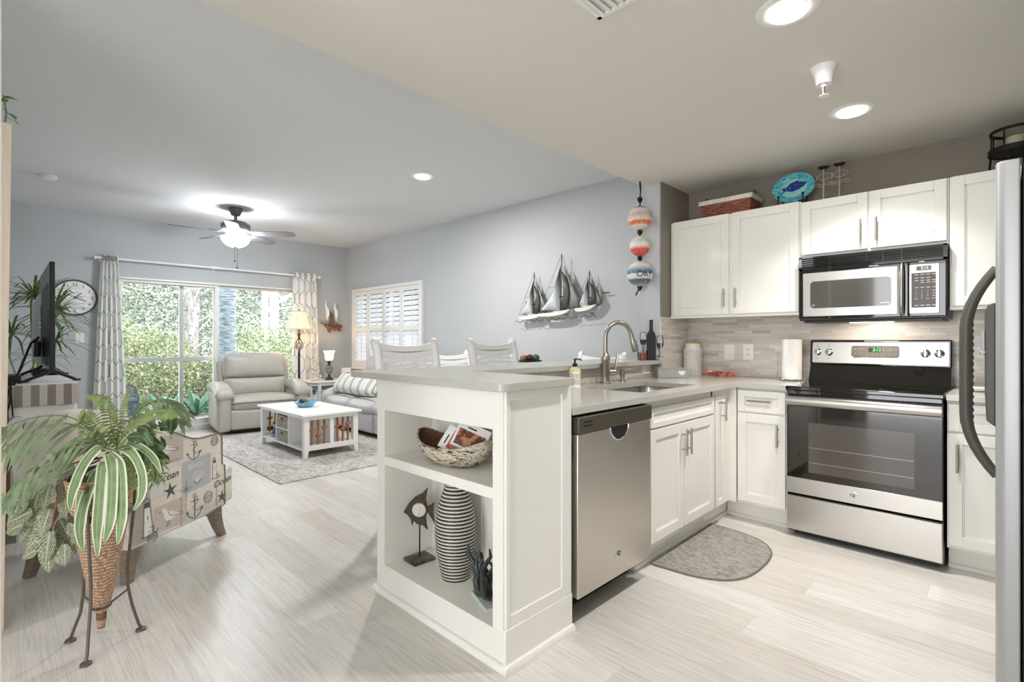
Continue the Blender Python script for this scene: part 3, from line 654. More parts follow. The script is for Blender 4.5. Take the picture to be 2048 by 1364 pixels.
for i, (uu, zz) in enumerate([(0.015, .052), (0.045, .052), (0.015, .022), (0.045, .022), (0.08, .016), (0.108, .016), (0.133, .016), (0.16, .016), (0.20, .05), (0.228, .05), (0.20, .02), (0.228, .02)]):
    b.box((uu, zz, 0.0034), (uu + 0.012, zz + 0.0015, 0.0038), mx=bgf(0.742, 1.095)); b.box((uu + .001, zz + 0.004, 0.0034), (uu + 0.010, zz + 0.0053, 0.0038), mx=bgf(0.742, 1.095))
b.build('lettering', 'paneltext', cp)
b = MB(); 
for yy in (0.941, 0.872, 0.36, 0.295): b.box((-0.003, 0.0, 0.002), (0.003, 0.004, 0.0026), mx=bgf(yy, 1.17)); b.box((-0.006, 0.0, 0.002), (0.006, 0.002, 0.0026), mx=bgf(yy, 1.083))
b.build('dial_mark', 'black', cp)
for yy in (0.941, 0.872, 0.36, 0.295):
    b = MB(bgf(yy, 1.127)); b.lathe([(0, 0), (0.025, 0), (0.025, 0.004), (0.02, 0.006), (0.019, 0.022), (0.016, 0.024), (0, 0.024)], n=28); b.box((-0.0045, -0.021, 0.02), (0.0045, 0.021, 0.03)); b.build('knob', 'chrome', cp, 0.001)

# ---- fridge
fz = thing('fridge', 'silver fridge at the right edge with a curved dark door handle', 'fridge', (2.6, -0.4, 0))
M['fridge'] = mat('silver_fridge_skin', (166, 167, 167), 0.34, 0.25); M['fridgebody'] = mat('dark_fridge_body', (34, 32, 31), 0.45)
b = MB(); b.box((2.17, -0.80, 0.02), (3.06, -0.03, 1.745)); b.build('body', 'fridgebody', fz, 0.004)
def fdoor(xa, xb):
    pr = [(xa, -0.027)] + [(xa + 0.0, 0.005), (xa + 0.004, 0.018), (xa + 0.014, 0.025), (xa + 0.03, 0.028)] + [(xb - 0.03, 0.028), (xb - 0.014, 0.025), (xb - 0.004, 0.018), (xb, 0.005), (xb, -0.027)]
    b = MB(); b.prism(pr, 0.05, 1.757); return b.build('door', 'fridge', fz, 0.004, smooth=50)
d1 = fdoor(2.15, 2.59); d2 = fdoor(2.598, 3.08)
def fhandle(x, door_):
    pts = []; rad = []
    for i in range(25):
        t = i / 24; z = 0.715 + t * 0.757
        e = min(t, 1 - t); out = 0.085 * (1 - (1 - min(1, e / 0.30)) ** 2.0)
        pts.append((x, 0.028 + out, z)); rad.append(0.016 + 0.004 * sin(pi * t))
    b = MB(); b.tube(pts, rad, 10)
    for i in range(17):
        z = 0.90 + i * 0.0245; b.ball((x, 0.100, z), (0.011, 0.010, 0.0125), 8, 6)
    b.build('handle', M['handle_dark'], door_, smooth=60)
M['handle_dark'] = mat('dark_grey_handle', (74, 72, 66), 0.45)
fhandle(2.555, d1)
b = MB()
pass

b = MB(); b.prism([(0.028, 0.93), (0.050, 0.95), (0.054, 1.05), (0.054, 1.30), (0.046, 1.325), (0.028, 1.33)], 2.24, 2.46, 'x'); ds = b.build('dispenser', 'handle_dark', d1, 0.004)
b = MB(); b.cyl((2.245, 0.058, 1.24), (2.245, 0.058, 1.18), 0.006, 10); b.ball((2.245, 0.058, 1.17), 0.009, 10, 8); b.build('paddle', 'chrome', ds)

# ---- recessed lights, sprinkler, vent, detector
def downlight(x, y, z, label, r, e, colr, sp=180):
    t = thing('recessed_light', label, 'ceiling light', (x, y, z), 0, 'recessed ceiling lights')
    b = MB(); b.lathe([(r * 0.62, -0.012), (r * 0.64, -0.004), (r * 0.9, -0.006), (r, -0.003), (r, 0.0)], (x, y, z), 40, caps=False); b.build('trim_ring', 'white', t)
    b = MB(); b.lathe([(0, -0.008), (r * 0.63, -0.010), (r * 0.63, -0.002), (0, -0.002)], (x, y, z), 40); b.build('diffuser', 'lamp_on', t)
    l = bpy.data.lights.new('downlight', 'AREA'); l.shape = 'DISK'; l.size = r * 1.2; l.energy = e; l.color = colr; l.spread = radians(sp)
    o = bpy.data.objects.new('downlight', l); C.objects.link(o); o.location = (x, y, z - 0.014)
    o.visible_camera = True
WARM = (1, 0.97, 0.925)
downlight(2.068, 0.587, ZK, 'round recessed light at the top of the photo, nearest the camera', 0.108, 19, WARM)
downlight(3.22, 0.599, ZK, 'round recessed light in front of the range cabinets, beyond the sprinkler', 0.108, 12, WARM, 105)
downlight(2.783, 3.89, ZL, 'small round recessed light in the living room ceiling', 0.108, 40, (1, 0.98, 0.95))
sp = thing('sprinkler', 'white fire sprinkler hanging between the two kitchen ceiling lights', 'sprinkler', (2.62, 0.594, ZK))
b = MB(); b.lathe([(0.056, 0), (0.053, -0.006), (0.040, -0.03), (0.034, -0.06), (0.032, -0.078), (0.0, -0.078)], (2.62, 0.594, ZK), 28); b.build('cup', 'white', sp)
b = MB(); b.lathe([(0.012, -0.078), (0.012, -0.088)], (2.62, 0.594, ZK), 12)
for sx in (-1, 1): b.tube([(2.62 + sx * .012, 0.594, ZK - .085), (2.62 + sx * .017, 0.594, ZK - .105), (2.62 + sx * .006, 0.594, ZK - .125)], 0.003, 6)
b.lathe([(0.004, -0.122), (0.02, -0.126), (0.02, -0.129), (0, -0.129)], (2.62, 0.594, ZK), 16); b.build('frame', 'offwhite', sp)
M['redbulb'] = mat('red_bulb', (190, 40, 40), 0.3); b = MB(); b.cyl((2.62, 0.594, ZK - .088), (2.62, 0.594, ZK - .122), 0.003, 8); b.build('bulb', 'redbulb', sp)
vt = thing('ceiling_vent', 'white slatted air vent in the kitchen ceiling at the top edge', 'vent', (1.47, 0.96, ZK))
b = MB(); vx0, vx1, vy0, vy1 = 1.20, 1.62, 0.82, 1.12
b.box((vx0, vy0, ZK - .006), (vx1, vy0 + .02, ZK)).box((vx0, vy1 - .02, ZK - .006), (vx1, vy1, ZK)).box((vx0, vy0, ZK - .006), (vx0 + .02, vy1, ZK)).box((vx1 - .02, vy0, ZK - .006), (vx1, vy1, ZK)); b.build('frame', 'white', vt, 0.002)
b = MB()
for i in range(9): y_ = vy0 + .022 + i * 0.0295; b.hexa([(vx0 + .02, y_, ZK - .010), (vx1 - .02, y_, ZK - .010), (vx1 - .02, y_ + .003, ZK - .010), (vx0 + .02, y_ + .003, ZK - .010), (vx0 + .02, y_ + .022, ZK - .001), (vx1 - .02, y_ + .022, ZK - .001), (vx1 - .02, y_ + .025, ZK - .001), (vx0 + .02, y_ + .025, ZK - .001)])
b.build('slat', 'white', vt)
b = MB(); b.lathe([(0.062, 0), (0.062, -0.012), (0.055, -0.03), (0.03, -0.04), (0, -0.04)], (0.35, 6.37, ZL), 28); o = b.build('smoke_detector', 'white', None, origin=(0.35, 6.37, ZL)); tag(o, 'round white smoke detector on the living room ceiling', 'smoke detector')

# ---- switch and outlet plates
def plate(mx, label, kind, horiz=False, wd=0.078, ht=0.122):
    name = 'outlet' if kind == 'outlet' else 'light_switch'
    loc = mx @ Vector((0, 0, 0)); t = thing(name, label, 'outlet' if kind == 'outlet' else 'light switch', loc)
    if horiz: wd, ht = ht, wd
    b = MB(mx); b.box((-wd / 2, -ht / 2, 0), (wd / 2, ht / 2, 0.006)); b.build('plate', 'offwhite', t, 0.002)
    if kind == 'switch':
        b = MB(mx); b.box((-0.017, -0.033, 0.005), (0.017, 0.033, 0.0085)); b.build('rocker', 'white', t, 0.0015)
    elif kind == 'toggle':
        b = MB(mx); b.box((-0.005, -0.012, 0.005), (0.005, 0.012, 0.007)); b.box((-0.004, -0.001, 0.006), (0.004, 0.009, 0.017)); b.build('toggle', 'white', t, 0.001)
    else:
        b = MB(mx); b2 = MB(mx)
        for s_ in (-1, 1):
            c_ = (s_ * 0.02, 0) if horiz else (0, s_ * 0.02)
            b.lathe([(0.0155, 0.005), (0.0155, 0.008), (0, 0.008)], (c_[0], c_[1], 0), 20)
            for q in (-1, 1):
                if horiz: b2.box((c_[0] + .0, c_[1] + q * .006 - .001, 0.0075), (c_[0] + .008, c_[1] + q * .006 + .001, 0.0084))
                else: b2.box((c_[0] + q * .006 - .001, c_[1], 0.0075), (c_[0] + q * .006 + .001, c_[1] + .008, 0.0084))
            b2.lathe([(0.0025, 0.0075), (0.0025, 0.0084), (0, 0.0084)], (c_[0] - (.006 if horiz else 0), c_[1] - (0 if horiz else .006), 0), 8)
        b.build('socket', 'white', t); b2.build('slot', 'black', t)
plate(fb(4.088, 1.583, 1.113), 'white rocker light switch on the stone tile, beside the canister', 'switch')
plate(fb(4.088, 1.438, 1.117), 'white two-socket outlet on the stone tile between switch and paper towels', 'outlet')
plate(fp(3.475, 1.975, 0.985), 'white sideways outlet low on the tile behind the sink', 'outlet', True, 0.07, 0.115)
o = plate(frame((0.705, 7.87, 1.236), (1, 0, 0), (0, 0, 1), (0, -1, 0)), 'white toggle switch on the grey wall left of the curtain', 'toggle')
# ================================================================== THINGS ON AND ABOVE THE WORKTOPS
VR = (sin(TH), -cos(TH), 0); VN = (-cos(TH), -sin(TH), 0)
def fv(x, y, z, a=0.0):      # upright frame turned so that its face looks towards the room's entrance, plus a radians
    u = Vector((sin(TH + a), -cos(TH + a), 0)); return frame((x, y, z), u, (0, 0, 1), u.cross(Vector((0, 0, 1))))
ZW = 0.925
# canister with woven relief
cx, cy = 3.985, 1.838
ca = thing('canister', 'white lidded canister with diamond relief in the worktop corner', 'canister', (cx, cy, ZW))
m = mat('relief_ceramic', (238, 237, 232), 0.3); n = NT(m); ox, oy, oz = n.sep(n.pos()); an = n.math('MULTIPLY', n.math('ARCTAN2', oy, ox), 0.072)
d1_ = n.math('PINGPONG', n.math('ADD', an, oz), 0.009); d2_ = n.math('PINGPONG', n.math('SUBTRACT', an, oz), 0.009)
hh = n.math('MULTIPLY', n.math('MINIMUM', d1_, d2_), n.math('LESS_THAN', oz, 0.205)); n.bump(n.math('MULTIPLY', hh, 100), 0.9, 0.006)
n.l(n.ramp(n.math('MULTIPLY', n.math('MINIMUM', d1_, d2_), 140), [(0.1, (216, 214, 208)), (0.4, (240, 239, 235))]), n.b.inputs['Base Color']); M['relief'] = m
b = MB(); b.lathe([(0, 0), (0.068, 0), (0.072, 0.008), (0.072, 0.2), (0.068, 0.215), (0.058, 0.222), (0.057, 0.25), (0.058, 0.256)], (cx, cy, ZW), 40); b.build('jar', 'relief', ca)
M['wood_lid'] = noisy('tan_wood', [(0.3, (176, 132, 88)), (0.7, (206, 166, 120))], (4, 4, 40), 3)
b = MB(); b.lathe([(0, 0.256), (0.06, 0.256), (0.06, 0.266), (0.0, 0.268)], (cx, cy, ZW), 32); b.ball((cx, cy, ZW + 0.277), 0.011, 12, 8); b.build('lid', 'wood_lid', ca)
# crab dish
M['crab'] = noisy('red_glazed_crab', [(0.3, (176, 74, 60)), (0.55, (198, 100, 82)), (0.7, (222, 166, 146))], (20, 20, 20), 1, rough=0.25)
kx, ky = 3.965, 1.60
cr = thing('crab_dish', 'flat red crab-shaped dish on the worktop below the outlets', 'dish', (kx, ky, ZW), radians(-88))
b = MB(); b.lathe([(0, 0.012), (0.05, 0.012), (0.062, 0.03), (0.066, 0.036), (0.06, 0.034), (0.045, 0.018), (0, 0.016)], n=32, sq=0.75); b.lathe([(0.04, 0.0), (0.045, 0.014)], n=20, sq=0.75, caps=False); b.build('shell', 'crab', cr, world=False)
for s_ in (-1, 1):
    b = MB(); b.tube([(s_ * .055, -.01, .03), (s_ * .08, -.018, .038), (s_ * .1, -.03, .03)], [.012, .014, .012], 8); b.ball((s_ * .112, -.035, .026), (.02, .014, .016), 12, 8); b.tube([(s_ * .118, -.04, .03), (s_ * .128, -.052, .026), (s_ * .118, -.062, .022)], [.009, .007, .003], 6); b.build('claw', 'crab', cr, world=False)
    b = MB()
    for k in range(3): b.tube([(s_ * .05, .0 + k * .012, .028), (s_ * (.085 - k * .006), .008 + k * .018, .03), (s_ * (.105 - k * .008), .014 + k * .022, .003)], [.007, .006, .003], 6)
    b.build('leg', 'crab', cr, world=False)
b = MB(); b.ball((-.015, -.045, .036), .006, 8, 6); b.ball((.015, -.045, .036), .006, 8, 6); b.build('eye', 'black', cr, world=False)
# paper towels
px, py = 3.915, 1.085
pt = thing('paper_towel_holder', 'white paper towel roll on a wire holder left of the range', 'paper towel', (px, py, ZW))
b = MB(); b.lathe([(0.02, 0.014), (0.063, 0.014), (0.0635, 0.017), (0.0635, 0.287), (0.062, 0.29), (0.02, 0.29)], (px, py, ZW), 40); b.build('roll', 'paper', pt)
b = MB(); b.tube([(px + .088 * cos(2 * pi * i / 32), py + .088 * sin(2 * pi * i / 32), ZW + .014) for i in range(32)], 0.0035, 8, True)
b.cyl((px, py, ZW + .012), (px, py, ZW + .31), 0.004, 8); b.ball((px, py, ZW + .305), 0.011, 12, 8)
for i in range(4): a = pi / 4 + i * pi / 2; b.tube([(px, py, ZW + .012), (px + .088 * cos(a), py + .088 * sin(a), ZW + .012), (px + .088 * cos(a), py + .088 * sin(a), ZW)], 0.003, 6)
b.tube([(px - .05, py + .075, ZW + .01), (px - .05, py + .075, ZW + .2)], 0.0025, 6); b.build('stand', 'chrome', pt)
# tissue box
tx, ty = 3.60, 1.83
mx = fv(tx, ty, ZW); tb = thing('tissue_box', 'low grey lidded box on the worktop behind the sink', 'box', (tx, ty, ZW))
M['greybox'] = noisy('grey_weave', [(0.35, (150, 152, 150)), (0.65, (168, 170, 168))], (200, 200, 200), 1, rough=0.8)
b = MB(mx); b.box((-.115, 0, -.055), (.115, .066, .055)); b.build('box', 'greybox', tb, 0.003)
b = MB(mx); b.box((-.117, .066, -.057), (.117, .074, .057)); b.build('lid', 'greybox', tb, 0.003)
b = MB(mx); b.prism([(.062 + .026 * cos(pi * i / 12 + pi), .052 + .03 * sin(pi * i / 12 + pi)) for i in range(13)], .0545, .0562); b.build('label', 'white', tb)
# wine silhouette with candle on the bar top
ZB = 1.055
wd = thing('wine_silhouette', 'flat black metal wine bottle and two glasses standing on the bar end', 'decoration', (3.575, 1.985, ZB))
mx = fv(3.575, 1.985, ZB)
M['wine'] = noisy('speckled_black_metal', [(0.3, (30, 30, 32)), (0.7, (58, 58, 60))], (120, 120, 120), 1, rough=0.4)
bt = [(0.036, 0), (0.036, .18), (.03, .205), (.016, .225), (.0125, .24), (.0125, .295), (.014, .297), (.014, .312)]
b = MB(mx); b.prism([p for p in bt] + [(-p[0], p[1]) for p in bt[::-1]], -.004, .004); b.box((-.055, 0, -.03), (.055, .004, .03)); b.build('bottle', 'wine', wd)
for gx, gz, nm in ((-.062, .05, 'glass'), (.068, .022, 'glass')):
    b = MB(mx); L_ = [(-.004, .0), (-.004, .05), (-.022, .085), (-.026, .12), (-.02, .165)]
    pth = [(-.024, 0)] + L_ + [(-p[0], p[1]) for p in L_[::-1]] + [(.024, 0)]
    b.tube([(gx + p[0], gz + p[1], 0.004) for p in pth], 0.0028, 6, True)
    b.prism([(gx + p[0] * .95, gz + p[1]) for p in ((-.022, .085), (-.0255, .108), (.0255, .108), (.022, .085), (.006, .066), (-.006, .066))], .001, .006)
    b.tube([(gx, gz + .004, .004), (gx * .5, .03 + gz * .4, .0)], 0.0025, 6)
    b.build(nm, 'wine', wd)
cn = thing('candle', 'red candle in a clear glass in front of the wine silhouette', 'candle', (3.505, 2.02, ZB))
M['redwax'] = noisy('red_wax', [(0.35, (170, 70, 58)), (0.65, (196, 104, 86))], (30, 30, 90), 1)
b = MB(); b.lathe([(0, .003), (.034, .003), (.034, .055), (0, .054)], (3.505, 2.02, ZB), 28); b.build('wax', 'redwax', cn)
b = MB(); b.lathe([(0, 0), (.037, 0), (.038, .074), (.036, .074), (.0352, .002), (0, .002)], (3.505, 2.02, ZB), 28, caps=False); b.build('jar', 'pane', cn)
b = MB(); b.lathe([(0, 0), (.05, 0), (.052, .006), (.044, .014), (.03, .034), (.012, .04), (0, .041)], (3.49, 2.2, ZB), 28); o = b.build('butter_dish', 'ceramic', None, origin=(3.49, 2.2, ZB)); tag(o, 'small white domed dish lying on the bar top left of the candle', 'dish')

# ---- bookcase contents
M['newsprint'] = noisy('woven_newsprint', [(0.36, (40, 34, 30)), (0.44, (150, 138, 118)), (0.5, (206, 196, 176)), (0.58, (222, 214, 196)), (0.66, (150, 156, 148))], (26, 9, 44), 1.6, 3, 0.85, 0.9, 1.6, nr=0.65)
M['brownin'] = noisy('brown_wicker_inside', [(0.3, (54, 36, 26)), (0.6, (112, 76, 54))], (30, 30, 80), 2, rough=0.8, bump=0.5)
bk = thing('boat_basket', 'boat-shaped basket woven from newsprint on the upper bookcase shelf', 'basket', (1.44, 1.78, 0.656))
def boat(th, off):
    def fn(u, v):
        a = 2 * pi * u; L_, B_ = .235 - off, .115 - off
        r = (0.42 + 0.58 * sin(v * pi / 2) ** 0.8)
        y = L_ * r * cos(a); x = B_ * r * sin(a) * (1 - 0.12 * cos(a) ** 2)
        z = off + 0.082 * v ** 1.3 + 0.045 * v * abs(cos(a)) ** 3
        j = 0.003 * sin(a * 23 + v * 31) * (1 if not off else 0)
        return (1.44 + x * (1 + j * 4), 1.78 + y, 0.657 + z + j)
    return fn
b = MB(); b.grid(boat(0, 0), 64, 12); 
ng = len(b.v); ctr = (1.44, 1.78, 0.657)
b.add([boat(0, 0)(i / 64, 0) for i in range(64)], [tuple(range(64))[::-1]])
b.build('basket', 'newsprint', bk, smooth=60)
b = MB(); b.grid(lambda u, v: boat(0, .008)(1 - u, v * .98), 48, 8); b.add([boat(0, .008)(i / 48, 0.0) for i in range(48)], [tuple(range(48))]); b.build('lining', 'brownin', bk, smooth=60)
b = MB(); b.tube([boat(0, .003)(i / 64, 1) for i in range(64)], .005, 8, True); b.build('rim', 'newsprint', bk)
M['packet'] = noisy('printed_packet', [(0.3, (60, 20, 18)), (0.45, (176, 44, 36)), (0.58, (190, 120, 76)), (0.7, (90, 40, 34))], (18, 18, 18), 2.0, 3, 0.35)
M['packet2'] = noisy('printed_packet_dark', [(0.3, (40, 22, 20)), (0.5, (120, 44, 34)), (0.6, (196, 140, 96)), (0.75, (50, 34, 30))], (18, 18, 18), 1.8, 3, 0.35)
def packet(o, tilt, yaw, label, m, wd=.12, ht=.16):
    mx = frame(o, VR, (0, 0, 1), VN) @ Matrix.Rotation(yaw, 4, 'Y') @ Matrix.Rotation(-.35, 4, 'X') @ Matrix.Rotation(tilt, 4, 'Z')
    t = thing('seed_packet', label, 'packet', o)
    b = MB(mx); b.box((-wd / 2, -ht / 2, -.003), (wd / 2, ht / 2, .003)); b.build('sleeve', 'paper', t, .001)
    b = MB(mx); b.box((-wd / 2 + .012, -ht / 2 + .012, .003), (wd / 2 - .012, ht / 2 - .035, .0038)); b.build('picture', m, t)
    b = MB(mx)
    for i in range(3): b.box((wd / 2 - .04, -ht / 2 + .02 + i * .007, .0038), (wd / 2 - .016, -ht / 2 + .023 + i * .007, .0042))
    b.box((-.03, ht / 2 - .024, .003), (.012, ht / 2 - .018, .0038)); b.build('lettering', 'black', t)
packet((1.44, 1.745, 0.752), 1.05, 0.0, 'red printed packet tilted in the boat basket, in front', 'packet', .11, .15)
packet((1.475, 1.70, 0.775), -0.42, 0.0, 'dark printed packet leaning behind the red one in the boat basket', 'packet2', .15, .12)
# banded vase
va = (1.455, 1.78)
m = mat('black_white_banded', (230, 226, 214), 0.35); n = NT(m); ox, oy, oz = n.sep(n.pos())
bd = n.math('FRACT', n.math('MULTIPLY', oz, 66)); sp_ = n.noise(n.comb(n.math('MULTIPLY', n.math('ARCTAN2', oy, ox), 14), n.math('MULTIPLY', oz, 260), 0), 1, 3)
dk = n.math('GREATER_THAN', bd, 0.46)
cdk = n.ramp(sp_, [(0.35, (18, 15, 14)), (0.57, (46, 41, 38)), (0.70, (130, 124, 116))]); clt = n.ramp(sp_, [(0.3, (196, 190, 178)), (0.6, (226, 221, 210))])
n.l(n.mix(dk, clt, cdk), n.b.inputs['Base Color']); n.bump(n.math('SINE', n.math('MULTIPLY', oz, 66 * 2 * pi)), 0.5, 0.004); M['banded'] = m
vs_ = thing('banded_vase', 'tall vase with thin black and cream bands on the lower bookcase shelf', 'vase', (va[0], va[1], .137))
pf = [(0, 0), (.058, 0), (.064, .008), (.075, .06), (.088, .13), (.0945, .20), (.0925, .26), (.08, .33), (.064, .38), (.053, .405), (.0505, .418), (.056, .43), (.0525, .432), (.046, .418), (.044, .40)]
b = MB(); b.lathe(pf, (va[0], va[1], .137), 48, caps=False); b.build('body', 'banded', vs_, smooth=50)
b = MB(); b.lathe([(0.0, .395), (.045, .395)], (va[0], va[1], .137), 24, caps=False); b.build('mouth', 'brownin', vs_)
# fish on a stand
fs_ = thing('fish_sculpture', 'carved angelfish on a rod with a dark square base, lower bookcase shelf', 'sculpture', (1.45, 2.05, .137))
M['darkmarble'] = noisy('dark_mottled_stone', [(0.35, (36, 34, 33)), (0.6, (92, 90, 86)), (0.75, (130, 126, 120))], (14, 14, 14), 1.6, 4, 0.4)
M['carved'] = noisy('carved_dark_wood', [(0.35, (38, 32, 28)), (0.55, (80, 70, 62)), (0.7, (150, 138, 122))], (90, 90, 220), 1.4, 4, 0.7, 0.6)
M['ivorydisc'] = noisy('aged_ivory', [(0.35, (206, 198, 180)), (0.7, (230, 225, 210))], (20, 20, 20), 2)
mx = fv(1.45, 2.05, .137)
b = MB(mx); b.box((-.06, 0, -.05), (.06, .016, .05), mx=mx @ Matrix.Rotation(.75, 4, 'Y')); b.build('base', 'darkmarble', fs_, .002)
b = MB(mx); b.cyl((0, .014, 0), (0, .19, 0), .0035, 8); b.build('rod', 'blackmetal', fs_)
bd_ = [(-.078, .235), (-.055, .275), (-.02, .31), (.012, .325), (.04, .355), (.033, .32), (.03, .295), (.036, .27), (.036, .235), (.03, .21), (.034, .17), (.04, .148), (.016, .172), (-.012, .178), (-.03, .195), (-.036, .166), (-.042, .2), (-.058, .222)]
b = MB(mx); b.prism(bd_, -.011, .011); bb = b.build('body', 'carved', fs_, .004)
b = MB(mx); b.prism([(.034, .262), (.06, .272), (.072, .285), (.066, .24), (.075, .175), (.058, .205), (.034, .24)], -.006, .006); b.build('tail', 'carved', fs_, .002)
b = MB(mx); b.lathe([(0, .0105), (.034, .0105), (.033, .015), (0, .017)], (-.001, .248, 0), 28); b.build('disc', 'ivorydisc', bb)
b = MB(mx); b.ball((-.062, .243, .011), .003, 8, 6); b.build('eye', 'black', bb)
# coral ornament
M['coral'] = noisy('dark_green_black_wood', [(0.3, (24, 25, 24)), (0.6, (62, 66, 62)), (0.8, (100, 104, 98))], (24, 24, 24), 1.5, 4, 0.4, 0.4)
co = thing('driftwood_ornament', 'dark twisted driftwood ornament on a glass slab beside the banded vase', 'ornament', (1.44, 1.52, .137))
b = MB(); b.box((-.07, -.085, 0), (.07, .085, .014), mx=Matrix.Translation((1.445, 1.52, .137)) @ Matrix.Rotation(-.35, 4, 'Z')); M['slab'] = mat('greenish_glass_slab', (186, 198, 190), 0.08, coat=0.5); b.build('base', 'slab', co, .002)
b = MB(); rr_ = random.Random(3)
for i in range(13):
    a = i * 1.9; x_, y_ = 1.435 + .025 * cos(a), 1.535 + .032 * sin(a); p = Vector((x_, y_, .151)); pts = [p.copy()]; rad = [.012]
    hz = rr_.uniform(.1, .23)
    for k in range(6):
        p = p + Vector((rr_.uniform(-.02, .02) + .003 * cos(a), rr_.uniform(-.022, .024) + .003 * sin(a), hz / 6 * rr_.uniform(.5, 1.4))); pts.append(p.copy()); rad.append(.0135 - k * .0015 + rr_.uniform(-.003, .004))
    rad[-1] = .004; b.tube(pts, rad, 8)
for i in range(5):
    a = i * 1.26; b.tube([(1.435, 1.535, .17), (1.435 + .03 * cos(a), 1.535 + .035 * sin(a), .165), (1.435 + .045 * cos(a), 1.535 + .05 * sin(a), .156)], [.02, .014, .006], 8)
b.build('wood', 'coral', co, smooth=60)

# ---- on top of the wall cabinets
ZC = 2.135
bs = thing('gift_basket', 'brown woven rectangular basket with white rim on the wall cabinet', 'basket', (3.92, 1.51, ZC))
M['brickweave'] = noisy('brown_woven_strips', [(0.38, (92, 48, 34)), (0.55, (140, 84, 60)), (0.68, (150, 94, 70)), (0.76, (214, 186, 160))], (10, 14, 90), 1.3, 3, 0.7, 0.4)
def tub(b, x0, x1, y0, y1, z0, z1, fl, t):
    o = lambda z, e: [(x0 - e, y0 - e, z), (x1 + e, y0 - e, z), (x1 + e, y1 + e, z), (x0 - e, y1 + e, z)]
    b.add(o(z0, 0) + o(z1, fl) + o(z1, fl - t) + o(z0 + t, -t), [(0, 3, 2, 1)] + [(i + a * 4, (i + 1) % 4 + a * 4, (i + 1) % 4 + a * 4 + 4, i + a * 4 + 4) for a in range(3) for i in range(4)] + [(12, 13, 14, 15)])
b = MB(); tub(b, 3.83, 4.0, 1.34, 1.68, ZC, ZC + .125, .02, .008); b.build('basket', 'brickweave', bs)
b = MB()
for (a0, a1, b0, b1) in ((3.802, 4.028, 1.312, 1.326), (3.802, 4.028, 1.694, 1.708), (3.802, 3.816, 1.326, 1.694), (4.014, 4.028, 1.326, 1.694)): b.box((a0, b0, ZC + .105), (a1, b1, ZC + .138))
b.build('rim', 'ivorydisc', bs, .002)
for yy in (1.335, 1.69):
    b = MB(); b.tube([(3.92 + .035 * cos(pi * i / 10), yy, ZC + .13 + .052 * sin(pi * i / 10)) for i in range(11)], .003, 6); b.build('handle', 'blackmetal', bs)
# oval fish plate on a stand
pl = thing('fish_plate', 'oval turquoise plate painted with a blue fish, standing on the wall cabinet', 'plate', (3.95, 1.085, ZC))
pmx = frame((3.955, 1.085, ZC + .152), (0, -1, 0), Vector((0.18, 0, 1)).normalized(), Vector((-1, 0, 0.18)).normalized())
M['turq'] = noisy('turquoise_glaze', [(0.32, (30, 110, 160)), (0.45, (56, 160, 190)), (0.58, (120, 200, 196)), (0.72, (70, 150, 196))], (9, 9, 26), 1.4, 4, 0.2, dist=1.5)
M['turq2'] = noisy('pale_turquoise_glaze', [(0.35, (120, 196, 190)), (0.6, (160, 214, 196)), (0.75, (200, 206, 150))], (10, 10, 30), 1.4, 4, 0.2, dist=1.2)
M['cobalt'] = noisy('cobalt_glaze', [(0.38, (24, 40, 110)), (0.6, (40, 70, 160)), (0.75, (130, 170, 214))], (34, 34, 34), 1.0, 2, 0.2, dist=2)
b = MB(pmx); b.lathe([(0, -.012), (.08, -.012), (.1, -.004), (.134, .006), (.136, .009), (.132, .010), (.1, .001), (.085, -.005), (0, -.006)], n=48, sq=.80); pb = b.build('plate', 'turq', pl, smooth=50)
b = MB(pmx); b.lathe([(0, -.0055), (.084, -.0045), (.084, -.0035), (0, -.0035)], n=40, sq=.78); b.build('well', 'turq2', pb)
fsh = [(-.075, -.03), (-.06, -.012), (-.07, .006), (-.045, .006), (-.02, .026), (.02, .036), (.045, .026), (.075, .018), (.06, .002), (.03, -.014), (-.01, -.022), (-.045, -.012)]
b = MB(pmx); b.prism([(p[0] * 1.12, p[1] * 1.35 + .002) for p in fsh], -.0036, -.0022); b.build('fish_motif', 'cobalt', pb)
b = MB()
for yy in (1.165, 1.01):
    b.tube([(4.03, yy, ZC + .14), (3.985, yy, ZC + .05), (3.98, yy, ZC + .004), (3.90, yy, ZC + .004), (3.893, yy, ZC + .03), (3.893, yy, ZC + .085)], .004, 6); b.ball((3.893, yy, ZC + .088), .009, 10, 8)
b.tube([(3.98, 1.165, ZC + .05), (3.98, 1.01, ZC + .05)], .004, 6); b.build('stand', 'blackmetal', pl)
M['oldsilver'] = mat('aged_silver_wire', (200, 190, 176), 0.35, 0.85)
